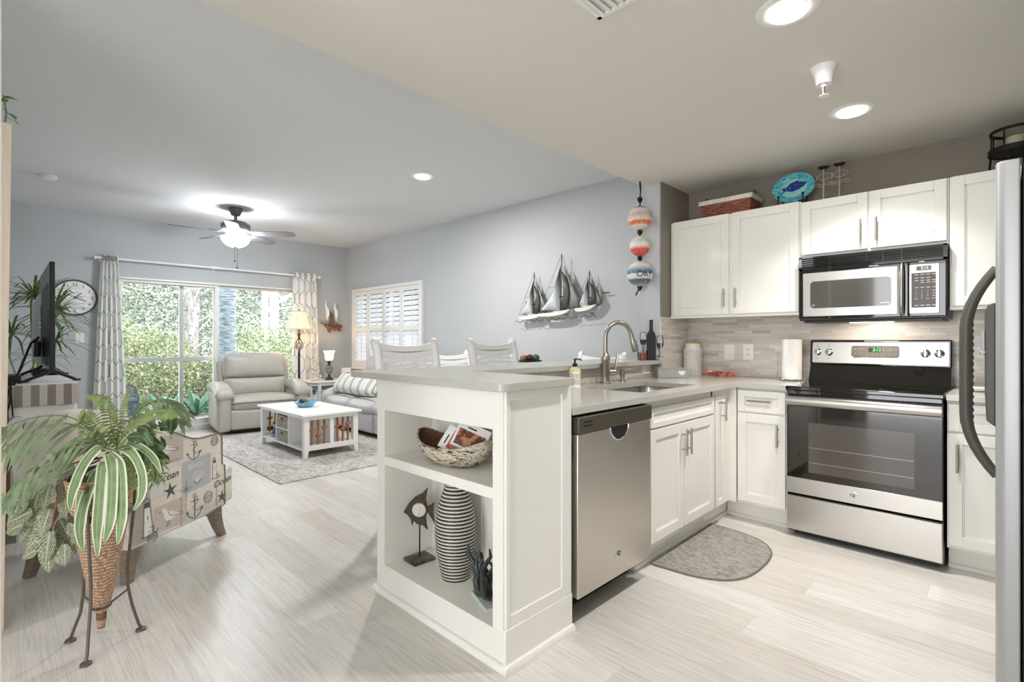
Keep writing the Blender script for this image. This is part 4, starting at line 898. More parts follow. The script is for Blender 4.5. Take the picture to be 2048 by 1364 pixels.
def fishstick(y, label, first=None):
    t = thing('candle_holder', label, 'candle holder', (3.95, y, ZC), 0, 'fish candle holders on the wall cabinet')
    b = MB(); b.cyl((3.95, y, ZC), (3.95, y, ZC + .25), .0042, 8); b.lathe([(0, 0), (.035, 0), (.035, .004), (0, .006)], (3.95, y, ZC), 20); b.cyl((3.95, y, ZC + .25), (3.95, y, ZC + .275), .003, 6); b.build('post', 'oldsilver', t)
    b = MB(); b.lathe([(0, .238), (.02, .240), (.034, .250), (.035, .254), (.02, .248), (0, .246)], (3.95, y, ZC), 24); b.build('dish', 'bronze', t)
    b = MB(); mx = frame((3.948, y, ZC + .185), (0, -1, 0), (0, 0, 1), (-1, 0, 0))
    L_ = [(-.05, -.022), (-.036, 0), (-.05, .022), (-.03, .008), (-.005, .026), (.025, .022), (.052, .004), (.03, -.018), (-.005, -.022), (-.03, -.006)]
    b.tube([mx @ Vector((p[0], p[1], 0)) for p in L_], .0024, 6, True); b.tube([mx @ Vector(p) for p in ((.02, .024, 0), (.026, .002, 0), (.018, -.02, 0))], .002, 6)
    for dz in (-.045, -.06): b.tube([mx @ Vector((-.06 + .012 * i, dz + .006 * sin(i * 1.1), 0)) for i in range(11)], .002, 6)
    b.build('fish_outline', 'oldsilver', t)
fishstick(0.898, 'silver wire fish candle holder on the cabinet, next to the oval plate')
fishstick(0.805, 'silver wire fish candle holder on the cabinet, farther from the plate')
# lantern
lx, ly, ZD = 3.935, -.035, 2.126
ln_ = thing('lantern', 'round black metal lantern with a glass candle jar above the fridge edge', 'lantern', (lx, ly, ZD))
b = MB(); 
def ring(b, z, r, w, h, n=36): b.lathe([(r - w, z), (r, z), (r, z + h), (r - w, z + h), (r - w, z)], (lx, ly, ZD), n, caps=False)
ring(b, .228, .112, .01, .014); ring(b, .115, .118, .014, .028); b.lathe([(0, .118), (.106, .118), (.106, .124), (0, .124)], (lx, ly, ZD), 30)
for i in range(8): a = i * pi / 4 + .3; b.cyl((lx + .107 * cos(a), ly + .107 * sin(a), ZD + .12), (lx + .107 * cos(a), ly + .107 * sin(a), ZD + .235), .004, 6)
for i in range(4): a = i * pi / 2 + 1.3; b.tube([(lx + .108 * cos(a), ly + .108 * sin(a), ZD + .13), (lx + .114 * cos(a), ly + .114 * sin(a), ZD + .06), (lx + .104 * cos(a), ly + .104 * sin(a), ZD)], .006, 6)
b.build('frame', 'blackmetal', ln_)
b = MB(); b.lathe([(.05, .0), (.056, .005), (.056, .085), (.05, .095), (.05, .10)], (lx, ly, ZD + .125), 28, caps=False); b.build('jar', 'pane', ln_)
b = MB(); b.lathe([(0, .002), (.053, .004), (.053, .075), (0, .075)], (lx, ly, ZD + .125), 24); M['cream_wax'] = mat('cream_wax', (216, 200, 170), 0.5); b.build('wax', 'cream_wax', ln_)
b = MB(); mxl = fv(lx - .04, ly - .039, ZD + .13); b.box((-.02, .008, .002), (.02, .06, .006), mx=mxl); M['redlabel'] = mat('rust_label', (150, 66, 44), 0.6); b.build('label', 'redlabel', ln_)
b = MB(); b.lathe([(0, .0), (.03, .0), (.05, .012), (.055, .022), (.048, .018), (.03, .006), (0, .006)], (3.80, .12, ZW), 28, sq=1.35); o = b.build('spoon_rest', 'ceramic', None, origin=(3.80, .12, ZW)); tag(o, 'white oval spoon rest on the worktop right of the range', 'spoon rest')
# hanging floats
bu = thing('float_hanging', 'three painted round floats on a black cord hanging from the ceiling step', 'wall hanging', (3.50, 2.04, 1.66))
bxx, byy = 3.50, 2.04
def fmat(name, stops, sc=70):
    m = mat(name, (230, 225, 215), 0.6); n = NT(m); ox, oy, oz = n.sep(n.pos('Generated'))
    j = n.math('MULTIPLY', n.math('SUBTRACT', n.noise(n.pos('Generated'), 7, 5, 0.7), 0.5), 0.16)
    c = n.ramp(n.math('ADD', oz, j), stops, 'LINEAR'); g = n.noise(n.pos('Generated'), 16, 5, 0.75)
    c = n.mix(n.math('MULTIPLY', n.math('GREATER_THAN', g, 0.56), 0.45), c, lin((236, 232, 224))); n.l(c, n.b.inputs['Base Color']); n.bump(g, 0.3, 0.004); return m
M['fl1'] = fmat('float_orange', [(0.0, (226, 214, 200)), (0.16, (222, 210, 196)), (0.2, (226, 116, 66)), (0.33, (222, 112, 64)), (0.36, (222, 212, 200)), (0.5, (206, 190, 176)), (0.62, (196, 168, 150)), (0.72, (216, 206, 196)), (0.86, (226, 222, 216)), (0.92, (92, 100, 108))])
M['fl2'] = fmat('float_red', [(0.0, (206, 62, 58)), (0.3, (214, 80, 74)), (0.38, (226, 150, 140)), (0.48, (236, 222, 214)), (0.6, (230, 228, 220)), (0.72, (196, 206, 190)), (0.9, (226, 230, 222))])
M['fl3'] = fmat('float_blue', [(0.0, (200, 206, 210)), (0.12, (90, 112, 132)), (0.24, (62, 86, 108)), (0.3, (220, 222, 222)), (0.45, (226, 226, 224)), (0.5, (70, 98, 124)), (0.62, (110, 140, 164)), (0.72, (176, 192, 204)), (0.8, (236, 226, 214)), (1, (238, 228, 216))])
f3 = None
for z_, r_, m_ in ((2.155, .092, 'fl1'), (1.937, .077, 'fl2'), (1.723, .098, 'fl3')):
    b = MB(); b.ball((bxx, byy, z_), r_, 32, 20); f3 = b.build('float', m_, bu, smooth=180)
b = MB(); tc = Vector((bxx, byy, 1.712)); cdir = Vector((-bxx, -byy, 0)).normalized()
for i, (ch, sz) in enumerate((('O', .07), ('h', .066), ('?', .066))):
    a = (0.02, 0.47, 0.86)[i]
    dn = Matrix.Rotation(a, 3, 'Z') @ cdir; uu = Vector((0, 0, 1)).cross(dn)
    text_mb(ch, sz, frame(tc + dn * .0988, uu, (0, 0, 1), dn), mb=b, ext=.0012)
b.build('lettering', 'black', f3)
b = MB(); rr_ = random.Random(5)
b.tube([(bxx, byy, 2.44), (bxx - .002, byy, 2.40), (bxx + .006, byy, 2.36), (bxx, byy, 2.24)], .006, 8); b.tube([(bxx + .008, byy, 2.43), (bxx + .012, byy, 2.38), (bxx, byy, 2.30)], .006, 8)
for z_ in (2.292, 2.04, 1.838, 1.612):
    for k in range(3): a = k * 1.1; b.tube([(bxx + .016 * cos(t * 2 * pi / 10) * cos(a), byy + .016 * cos(t * 2 * pi / 10) * sin(a), z_ + .017 * sin(t * 2 * pi / 10) + .004 * k) for t in range(10)], .0055, 6, True)
b.tube([(bxx, byy, 2.07), (bxx, byy, 2.0)], .005, 6); b.tube([(bxx, byy, 1.87), (bxx, byy, 1.81)], .005, 6); b.tube([(bxx, byy, 1.63), (bxx - .004, byy, 1.61), (bxx - .02, byy + .012, 1.58), (bxx - .028, byy + .018, 1.555)], .006, 6)
b.build('cord', 'black', bu)
# kitchen mat
m = mat('grey_braided_mat', (170, 165, 156), 0.95); n = NT(m); x, y, z = n.sep(n.pos())
g = n.noise(n.comb(n.math('MULTIPLY', x, 75), n.math('MULTIPLY', y, 22), 0), 1, 4, 0.7, 1.4); wv = n.math('SINE', n.math('ADD', n.math('MULTIPLY', x, 420), n.math('MULTIPLY', g, 9)))
n.l(n.ramp(n.math('ADD', n.math('MULTIPLY', wv, .09), g), [(0.3, (96, 90, 84)), (0.43, (164, 158, 150)), (0.62, (204, 200, 192))]), n.b.inputs['Base Color']); n.bump(wv, 0.8, 0.006); M['mat'] = m; M['matedge'] = mat('mat_binding', (120, 113, 104), 0.9)
mo = [(2.475, 1.372)] + [(2.49, 1.19), (2.515, 1.10), (2.57, 1.01), (2.66, .955), (2.78, .935), (2.95, .935), (3.07, .955), (3.15, .995), (3.215, 1.06), (3.255, 1.16), (3.275, 1.28)] + [(3.28, 1.385)]
def crom(pts, n):
    out = []
    for i in range(len(pts) - 1):
        p0, p1, p2, p3 = (Vector(pts[max(0, min(len(pts) - 1, i + q))]) for q in (-1, 0, 1, 2))
        for j in range(n): t = j / n; out.append(tuple(.5 * (2 * p1 + (p2 - p0) * t + (2 * p0 - 5 * p1 + 4 * p2 - p3) * t * t + (3 * p1 - p0 - 3 * p2 + p3) * t ** 3)))
    return out + [tuple(pts[-1])]
mo = crom(mo, 6)
km = thing('kitchen_mat', 'grey braided half-round mat on the floor before the sink cabinet', 'mat', (2.88, 1.2, 0))
b = MB(); b.prism(mo, 0.0005, .007); b.build('pile', 'mat', km); b = MB(); b.tube([(p[0], p[1], .005) for p in mo], .005, 8, True); b.build('binding', 'matedge', km)
# ================================================================== LIVING ROOM
def at(u, v, t):     # a point t metres in front of the camera plane, for laying out leaves and stems
    r = (u - 1024) / 1013; return Vector((t * (cos(TH) + r * sin(TH)), t * (sin(TH) - r * cos(TH)), CAM_H + (680 - v) / 1013 * t))
# ---- rug
m = mat('distressed_rug', (196, 190, 182), 0.95); n = NT(m); P_ = n.pos()
g1 = n.noise(P_, 3.0, 5, 0.7, 1.2); g2 = n.noise(n.scale(P_, (1, 0.45, 1)), 15, 6, 0.72, 2.2); g3 = n.noise(P_, 160, 2)
c = n.ramp(g2, [(0.36, (74, 78, 86)), (0.45, (140, 140, 142)), (0.53, (200, 194, 186)), (0.72, (210, 203, 192))])
c = n.mix(0.38, c, n.ramp(g1, [(0.35, (172, 172, 174)), (0.55, (206, 200, 190)), (0.7, (192, 178, 160))])); n.l(c, n.b.inputs['Base Color']); n.bump(g3, 0.5, 0.004); M['rug'] = m
b = MB(); b.box((1.67, 4.35, 0.0005), (3.35, 6.78, 0.011)); o = b.build('rug', 'rug', None, 0.003, origin=(2.5, 5.56, 0)); tag(o, 'distressed grey and beige rug under the coffee table', 'rug')
# ---- coffee table
ct = thing('coffee_table', 'white coffee table with cubbies and knotted rope ends on the rug', 'coffee table', (2.465, 5.64, 0.011))
X0, X1, Y0, Y1, Z0 = 2.17, 2.76, 5.04, 6.23, 0.011
b = MB()
b.box((2.14, 5.01, .432), (2.79, 6.26, .457)); tp = b.build('tabletop', 'white', ct, 0.006, 3)
for lx_, ly_ in ((X0, Y0), (X1 - .055, Y0), (X0, Y1 - .055), (X1 - .055, Y1 - .055)):
    b = MB(); dx = .02 if lx_ > 2.4 else 0; dxa = 0 if lx_ > 2.4 else -.02; q = [(lx_ + dx, ly_), (lx_ + .055 + dxa, ly_), (lx_ + .055 + dxa, ly_ + .055), (lx_ + dx, ly_ + .055)]; p = [(lx_, ly_), (lx_ + .055, ly_), (lx_ + .055, ly_ + .055), (lx_, ly_ + .055)]
    b.hexa([(a[0], a[1], Z0) for a in q] + [(a[0], a[1], .11) for a in p]); b.box((lx_, ly_, .11), (lx_ + .055, ly_ + .055, .432)); b.build('leg', 'white', ct, 0.003)
b = MB(); b.box((X0 + .004, Y0 + .05, .085), (X1 - .004, Y1 - .05, .105)).box((X0 + .01, Y0 + .004, .085), (X1 - .01, Y0 + .05, .135)).box((X0 + .01, Y1 - .05, .085), (X1 - .01, Y1 - .004, .135)); b.build('bottom_shelf', 'white', ct, .002)
b = MB(); b.box((X0 + .004, Y0 + .055, .405), (X0 + .022, Y1 - .055, .432)).box((X1 - .022, Y0 + .055, .405), (X1 - .004, Y1 - .055, .432))
for yy in (Y0 + .004, Y1 - .022): b.box((X0 + .055, yy, .395), (X1 - .055, yy + .018, .432)); b.box((2.445, yy, .135), (2.485, yy + .018, .395))
b.build('apron', 'white', ct, .002)
b = MB()
for yy in (5.445, 5.775): b.box((X0 + .006, yy, .105), (X1 - .03, yy + .018, .432))
b.box((X0 + .006, 5.463, .243), (X1 - .2, 5.775, .258)).box((X0 + .30, Y0 + .055, .105), (X0 + .312, 5.445, .432)).box((X0 + .30, 5.793, .105), (X0 + .312, Y1 - .055, .432)); b.build('divider', 'white', ct, .001)
M['rope'] = noisy('manila_rope', [(0.35, (128, 82, 50)), (0.65, (182, 130, 86))], (60, 60, 60), 1.5, rough=0.85)
def rope(x, y, kz):
    b = MB()
    for k in range(3):
        b.tube([(x + .0062 * cos(t * .55 + k * 2.094), y + .0062 * sin(t * .55 + k * 2.094), .137 + .26 * t / 44) for t in range(45)], .0066, 6)
    b.tube([(x + .020 * cos(t * .63), y + .014 * sin(t * .63), kz + .008 * sin(t * .63 * 1.5)) for t in range(10)], .0095, 6, True); b.ball((x, y, kz), (.019, .016, .016), 10, 8)
    b.tube([(x - .030, y - .004, kz + .012), (x, y - .012, kz - .004), (x + .030, y - .004, kz + .012)], .0085, 6)
    b.build('rope', 'rope', ct)
for yy in (Y0 + .03, Y1 - .03):
    for x_, k_ in ((2.262, .292), (2.327, .228), (2.392, .302), (2.537, .297), (2.597, .262), (2.655, .312)): rope(x_, yy, k_)
M['drawerweave'] = noisy('chunky_grey_weave', [(0.36, (60, 52, 44)), (0.46, (150, 142, 132)), (0.66, (214, 208, 198))], (60, 60, 60), 1.4, 3, 0.8, 0.9)
for zb, lb in ((.259, 'woven grey basket in the upper middle cubby of the coffee table'), (.106, 'woven grey basket in the lower middle cubby of the coffee table')):
    t = thing('storage_basket', lb, 'basket', (2.3, 5.62, zb), 0, 'coffee table baskets')
    b = MB(); b.box((X0 + .008, 5.472, zb), (X0 + .30, 5.766, zb + .132)); b.build('basket', 'drawerweave', t, .01, 3)
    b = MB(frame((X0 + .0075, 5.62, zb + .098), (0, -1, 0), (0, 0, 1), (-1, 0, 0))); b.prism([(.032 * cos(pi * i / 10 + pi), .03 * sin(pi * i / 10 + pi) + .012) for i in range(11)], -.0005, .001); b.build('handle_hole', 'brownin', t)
M['navy'] = mat('navy_paint', (36, 58, 112), 0.5)
bo = thing('wooden_sign', 'navy blue curved wooden board leaning in the far cubby of the coffee table', 'sign', (2.25, 5.93, .106))
b = MB(frame((2.245, 5.97, .106), (0, -1, 0), (0, 0, 1), (-1, 0, 0))); cv = [(-.10, 0), (.16, 0), (.16, .21)] + [(.16 - .26 * (1 - cos(t * pi / 16)) , .0 + .21 * (1 - (t / 8) ** 2.0) ** .5 if t < 8 else 0) for t in range(1, 8)]
b.prism(cv, 0, .012); bo_ = b.build('board', 'navy', bo)
b = MB(frame((2.232, 5.97, .106), (0, -1, 0), (0, 0, 1), (-1, 0, 0)))
for zz in (.015, .115): b.box((-.085 if zz < .1 else -.02, zz, 0), (.155, zz + .007, .002))
b.tube([(cv[3 + i][0] + .006, cv[3 + i][1] - .004, .001) for i in range(7)], .0025, 5); b.build('stripe', 'white', bo_)
b = MB(); b.tube([(2.236, 5.90 + .028 * cos(i * .63), .30 + .03 * sin(i * .63)) for i in range(10)], .009, 6, True); b.tube([(2.236, 5.9, .33), (2.236, 5.9, .40)], .007, 6); b.build('rope_loop', 'rope', bo)
M['bluebowl'] = noisy('sky_blue_ceramic', [(0.35, (92, 158, 190)), (0.65, (126, 190, 214))], (12, 12, 12), 1, rough=0.25)
bw = thing('bowl', 'sky blue bowl with shells on the coffee table', 'bowl', (2.452, 5.66, .457))
def bfn(u, v):
    a = 2 * pi * u; r = .062 + .052 * v; k = 1 + .10 * v * cos(4 * a); z = .002 + .058 * v ** 1.4 + .01 * v * cos(4 * a); return (2.452 + r * k * cos(a), 5.66 + r * k * sin(a), .457 + z)
b = MB(); b.grid(bfn, 48, 8); b.add([bfn(i / 48, 0) for i in range(48)], [tuple(range(48))[::-1]]); b.build('bowl', 'bluebowl', bw, solid=.005, smooth=180)
M['shell_dark'] = noisy('dark_shell', [(0.4, (42, 32, 28)), (0.6, (110, 90, 76))], (30, 30, 30), 1, rough=0.4); M['shell_light'] = noisy('pale_shell', [(0.4, (170, 150, 130)), (0.7, (222, 208, 190))], (30, 30, 30), 1, rough=0.5)
def conch(x, y, z, r, a, m_, lb):
    b = MB(); mx = Matrix.Translation((x, y, z)) @ Matrix.Rotation(a, 4, 'Z') @ Matrix.Rotation(1.1, 4, 'Y')
    b.lathe([(0, -r * 1.25), (r * .35, -r), (r * .8, -r * .3), (r, r * .05), (r * .82, r * .3), (r * .86, r * .42), (r * .5, r * .62), (r * .52, r * .7), (r * .2, r * .95), (0, r * 1.1)], n=16, mx=mx); o = b.build('seashell', m_, None, origin=(x, y, z), smooth=60); tag(o, lb, 'shell', 'shells in the blue bowl')
conch(2.425, 5.70, .512, .036, .4, 'shell_dark', 'dark seashell at the back of the blue bowl'); conch(2.425, 5.625, .512, .034, 1.8, 'shell_dark', 'dark seashell at the front of the blue bowl'); conch(2.485, 5.66, .525, .038, 2.9, 'shell_light', 'pale seashell on top in the blue bowl')

# ---- leather recliner
M['leather'] = noisy('taupe_leather', [(0.3, (174, 171, 162)), (0.7, (183, 180, 171))], (9, 9, 9), 2, 5, 0.42, 0.25)
M['leathergrey'] = noisy('grey_leather', [(0.3, (182, 181, 182)), (0.7, (194, 193, 194))], (9, 9, 9), 2, 5, 0.45, 0.25)
M['seam'] = mat('dark_seam_piping', (92, 88, 82), 0.6)
def seat_set(root, ma, xw):     # local: facing -y
    pass
rc = thing('recliner', 'taupe leather recliner armchair in front of the glass door', 'armchair', (2.55, 7.38, 0), radians(-7))
b = MB(); b.cbox((0, .05, .035), (.8, .62, .05)); b.build('base', 'black', rc, world=False)
b = MB(); b.cush((0, -.335, .185), (.82, .10, .25), .03, (0, .012, 0)); b.build('footrest', 'leather', rc, world=False)
b = MB(); b.cush((0, -.10, .375), (.80, .56, .17), .06, (0, .02, .03)); sc_c = b.build('seat_cushion', 'leather', rc, world=False)
b = MB(); b.tube([(-.39, -.372, .385), (-.3, -.40, .40), (0, -.41, .405), (.3, -.40, .40), (.39, -.372, .385)], .005, 6); b.build('piping', 'seam', sc_c, world=False)
for s_ in (-1, 1):
    b = MB(); b.cush((s_ * .475, -.01, .29), (.17, .74, .50), .05, (.015, .01, 0)); ar_ = b.build('arm', 'leather', rc, world=False)
    def af(o): return (o[0], o[1], o[2] - .10 * max(0, (-o[1] - .02) / .38) ** 1.6)
    b = MB(); b.cush((s_ * .475, -.03, .575), (.215, .74, .13), .06, (0, 0, .02), fn=af); b.build('arm_pad', 'leather', ar_, world=False)
    b = MB(); b.tube([(s_ * .475 + .098 * cos(pi * k / 12), -.385 - .012 * sin(pi * k / 12), .435 + .045 * sin(pi * k / 12)) for k in range(13)], .0035, 6); b.build('piping', 'seam', ar_, world=False)
tilt = Matrix.Translation((0, .17, .40)) @ Matrix.Rotation(radians(-11), 4, 'X')
b = MB(tilt); b.cush((0, .13, .27), (.94, .14, .60), .06, (0, .03, 0)); b.build('back_shell', 'leather', rc, world=False)
b = MB(tilt); b.cush((0, .03, .45), (.80, .19, .36), .075, (0, .045, .02)); bk_ = b.build('headrest', 'leather', rc, world=False)
b = MB(tilt); b.cush((0, .02, .16), (.80, .18, .29), .07, (0, .05, 0)); b.build('back_cushion', 'leather', rc, world=False)
b = MB(tilt); b.tube([(.37 * k, -.075 + .025 * k * k, .292 - .012 * (1 - k * k)) for k in (-1, -.7, -.35, 0, .35, .7, 1)], .0045, 6); b.build('seam', 'seam', bk_, world=False)
# ---- sofa along the right wall
so = thing('sofa', 'light grey leather reclining sofa along the right wall, behind the bookcase', 'sofa', (3.60, 5.8, 0), radians(-90))
b = MB(); b.cbox((0, .05, .04), (2.2, .66, .06)); b.build('base', 'black', so, world=False)
for k in (-1, 0, 1):
    b = MB(); b.cush((k * .62, -.345, .19), (.61, .11, .24), .03, (0, .012, 0)); b.build('footrest', 'leathergrey', so, world=False)
    b = MB(); b.cush((k * .62, -.12, .365), (.615, .60, .17), .07, (0, .02, .035)); q = b.build('seat_cushion', 'leathergrey', so, world=False)
    b = MB(); b.tube([(k * .62 + .27 * q, -.335 - .012 * (1 - q * q), .4525 + .018 * (1 - q * q) - (.008 if abs(q) > .95 else 0)) for q in (-1, -.8, -.5, -.2, 0, .2, .5, .8, 1)], .0035, 6); b.build('piping', 'seam', q, world=False)
    b = MB(tilt); b.cush((k * .62, .03, .16), (.61, .20, .32), .07, (0, .04, 0)).cush((k * .62, .04, .44), (.61, .20, .32), .07, (0, .04, .02)); b.build('back_cushion', 'leathergrey', so, world=False)
b = MB(tilt); b.cush((0, .12, .26), (1.9, .14, .56), .05); b.build('back_shell', 'leathergrey', so, world=False)
for s_ in (-1, 1):
    b = MB(); b.cush((s_ * 1.02, -.02, .27), (.17, .76, .42), .05, (.015, .01, 0)); ar_ = b.build('arm', 'leathergrey', so, world=False)
    b = MB(); b.cush((s_ * 1.02, -.03, .505), (.21, .74, .13), .06, (0, 0, .02), fn=lambda o: (o[0], o[1], o[2] - .09 * max(0, (-o[1] - .0) / .38) ** 1.5)); b.build('arm_pad', 'leathergrey', ar_, world=False)
m = mat('striped_cushion_cloth', (226, 226, 220), 0.9); n = NT(m); x, y, z = n.sep(n.pos())
f_ = n.math('FRACT', n.math('MULTIPLY', n.math('ADD', x, 5), 5.2)); fine = n.math('LESS_THAN', n.math('FRACT', n.math('MULTIPLY', f_, 18)), 0.45)
st = n.math('MAXIMUM', n.math('MULTIPLY', n.math('LESS_THAN', f_, 0.36), fine), n.math('MULTIPLY', n.math('GREATER_THAN', f_, 0.64), n.math('LESS_THAN', f_, 0.67)))
n.l(n.mix(st, lin((230, 230, 224)), lin((88, 92, 96))), n.b.inputs['Base Color']); M['stripe'] = m
pw = thing('cushion', 'long white cushion with grey stripes on the grey sofa', 'cushion', (3.41, 6.24, .615), radians(-90))
b = MB(Matrix.Rotation(radians(-38), 4, 'X')); b.cush((0, 0, 0), (1.05, .12, .30), .055, (0, .05, 0), 16, fn=lambda o: (o[0] * (1 - .04 * (o[2] / .15) ** 2), o[1], o[2] * (1 - .05 * (o[0] / .5) ** 2))); b.build('cover', 'stripe', pw, world=False)
# ---- corner table and what stands on it
et = thing('corner_table', 'white corner end table with an open shelf between recliner and sofa', 'side table', (3.65, 7.55, 0))
tpoly = [(3.21, 7.34), (3.30, 7.20), (3.74, 7.16), (4.02, 7.36), (4.05, 7.70), (3.27, 7.70)]
b = MB(); b.prism(tpoly, .575, .60); b.build('tabletop', 'white', et, .005, 3)
def sh(p, k): cx_, cy_ = 3.64, 7.45; return [(cx_ + (q[0] - cx_) * k, cy_ + (q[1] - cy_) * k) for q in p]
b = MB(); b.prism(sh(tpoly, .93), .325, .345); b.prism(sh(tpoly, .93), .06, .08); b.build('shelf', 'white', et, .002)
b = MB(); b.prism(sh(tpoly, .94), .535, .575); b.build('apron', 'white', et, .002)
b = MB(); b.box((3.36, 7.655, .08), (3.96, 7.67, .54)); b.build('back_panel', 'white', et)
for p in sh(tpoly, .89): b = MB(); b.cbox((p[0], p[1], .29), (.04, .04, .575)); b.build('leg', 'white', et, .003)
# table lamp with a lit glass shade
M['lampglass'] = mat('lit_frosted_glass', (255, 226, 178), 0.4, emit=3.2, emitcol=(255, 214, 156))
def cage(b, x, y, z0, z1, r, wr=.004, n=6, tw=1.6):
    for k in range(n):
        pts = []
        for i in range(15):
            t = i / 14; a = 2 * pi * k / n + tw * t; rr = .008 + r * sin(pi * t ** .85) ** 1.1; pts.append((x + rr * cos(a), y + rr * sin(a), z0 + (z1 - z0) * t))
        b.tube(pts, wr, 6)
    b.cyl((x, y, z0), (x, y, z1), wr * 1.0, 6)
tl = thing('table_lamp', 'small lit lamp with frosted tulip shade on the corner table', 'lamp', (3.57, 7.40, .60))
x_, y_ = 3.57, 7.40
b = MB(); b.lathe([(0, 0), (.068, 0), (.07, .008), (.06, .02), (.045, .028), (.035, .042), (.02, .055), (.017, .09)], (x_, y_, .60), 20); b.build('base', 'bronze', tl); b = MB(); b.lathe([(.016, .245), (.02, .26), (.026, .285), (.03, .30), (0, .30)], (x_, y_, .60), 20); b.build('socket', 'bronze', tl)
b = MB(); cage(b, x_, y_, .685, .85, .046); b.build('cage', 'bronze', tl)
b = MB(); b.lathe([(.03, .295), (.052, .305), (.062, .34), (.068, .40), (.082, .435), (.088, .445), (.083, .445), (.064, .40), (.056, .34), (.03, .305)], (x_, y_, .60), 28, caps=False); b.build('shade', 'lampglass', tl, smooth=60)
def plight(name, loc, e, c, r=.03):
    l = bpy.data.lights.new(name, 'POINT'); l.energy = e; l.color = c; l.shadow_soft_size = r; o = bpy.data.objects.new(name, l); C.objects.link(o); o.location = loc
plight('table_lamp_light', (x_, y_, 1.01), 4, (1, .78, .52))
# floor lamp
fl = thing('floor_lamp', 'lit floor lamp with bell shade before the right curtain', 'lamp', (3.16, 7.52, 0)); x_, y_ = 3.16, 7.52
b = MB(); b.lathe([(0, 0), (.125, 0), (.128, .012), (.11, .025), (.05, .035), (.022, .06), (.018, .10)], (x_, y_, 0), 28); b.build('base', 'bronze', fl)
b = MB(); b.lathe([(.016, .09), (.016, 1.0), (.022, 1.01), (.016, 1.02), (.010, 1.06)], (x_, y_, 0), 16); b.lathe([(.012, 1.24), (.02, 1.255), (.014, 1.27), (.03, 1.30), (.018, 1.315), (.014, 1.36), (.006, 1.38), (.005, 1.64), (.012, 1.645), (.01, 1.66), (0, 1.668)], (x_, y_, 0), 16); b.build('pole', 'bronze', fl)
b = MB(); cage(b, x_, y_, 1.05, 1.245, .046, .0045); b.build('cage', 'bronze', fl)
M['shade'] = mat('lit_linen_shade', (246, 226, 196), 0.8, emit=0.4, emitcol=(255, 214, 160))
sp_ = [(.183, 1.372), (.165, 1.40), (.14, 1.46), (.12, 1.53), (.105, 1.60), (.10, 1.632)]
b = MB(); b.lathe(sp_, (x_, y_, 0), 40, caps=False); shd = b.build('shade', 'shade', fl, solid=.002, smooth=60)
b = MB()
for k in range(8): a = 2 * pi * k / 8 + .2; b.tube([(x_ + (r + .0015) * cos(a), y_ + (r + .0015) * sin(a), z) for r, z in sp_], .0016, 4)
for r, z in (sp_[0], sp_[-1]): b.tube([(x_ + r * cos(2 * pi * i / 40), y_ + r * sin(2 * pi * i / 40), z) for i in range(40)], .0035, 6, True)
M['shadetrim'] = mat('tan_shade_trim', (196, 166, 134), 0.8); b.build('shade_trim', 'shadetrim', shd)
plight('floor_lamp_light', (x_, y_, 1.48), 3, (1, .80, .56))
# shell tree, picture, small things on the shelf
M['shelltree'] = noisy('white_shells', [(0.3, (170, 156, 140)), (0.45, (226, 214, 198)), (0.7, (242, 236, 226))], (20, 20, 20), 1.5, 3, 0.6, 0.4)
b = MB(); rr_ = random.Random(11)
b.lathe([(0, 0), (.06, 0), (.012, .39), (0, .395)], (3.37, 7.42, .60), 20)
for i in range(230):
    t = rr_.random() ** 1.3; a = rr_.uniform(0, 2 * pi); r = .072 * (1 - t) + .006; s_ = rr_.uniform(.008, .017) * (1 - .4 * t); b.ball((3.37 + r * cos(a), 7.42 + r * sin(a), .612 + t * .39), (s_, s_, s_ * rr_.uniform(.5, 1)), 7, 5)
o = b.build('shell_tree', 'shelltree', None, origin=(3.37, 7.42, .60), smooth=60); tag(o, 'white cone tree made of shells on the corner table', 'ornament')
M['photo_green'] = noisy('green_white_print', [(0.42, (40, 56, 50)), (0.52, (150, 160, 150)), (0.6, (236, 236, 230))], (14, 14, 14), 1.6, 3)
pf_ = thing('photo_frame', 'small white framed print at the right end of the corner table', 'picture frame', (3.90, 7.50, .60)); mx = fv(3.90, 7.50, .60, .1)
b = MB(mx); b.box((-.07, 0, 0), (.07, .17, .012)); b.box((-.01, 0, -.06), (.01, .09, 0)); b.build('frame', 'white', pf_, .002); b = MB(mx); b.box((-.03, .01, .0121), (.065, .10, .0132)); b.build('picture', 'photo_green', pf_)
pf_ = thing('photo_frame', 'small dark framed photo on the upper shelf of the corner table', 'picture frame', (3.37, 7.34, .345)); mx = fv(3.37, 7.34, .345, .15)
b = MB(mx); b.box((-.085, .0, 0), (.085, .13, .012)); b.build('frame', 'white', pf_, .002); b = MB(mx); b.box((-.075, .055, .0121), (-.03, .12, .0132)); b.box((.0, .06, .0121), (.06, .12, .0132)); b.build('picture', 'photo_green', pf_)
M['brownwood'] = noisy('brown_wood', [(0.35, (96, 56, 40)), (0.65, (146, 94, 70))], (8, 30, 30), 2, rough=0.5)
dk_ = thing('decoy', 'brown wooden duck on the upper shelf of the corner table', 'ornament', (3.56, 7.30, .345))
b = MB(); b.cush((3.58, 7.29, .375), (.20, .085, .06), .03, (0.01, .01, .015)); b.build('body', 'brownwood', dk_, merge=True); b = MB(); b.tube([(3.49, 7.30, .38), (3.47, 7.305, .415), (3.475, 7.30, .44)], [.02, .018, .02], 8); b.ball((3.47, 7.30, .445), (.032, .022, .022), 10, 8); b.build('head', 'brownwood', dk_)
lg_ = thing('dog_figurine', 'brown dog figurine on the lowest shelf of the corner table', 'figurine', (3.36, 7.37, .08))
b = MB(); 
b.tube([(3.30, 7.38, .20), (3.36, 7.37, .205), (3.42, 7.36, .20)], [.028, .032, .028], 10)
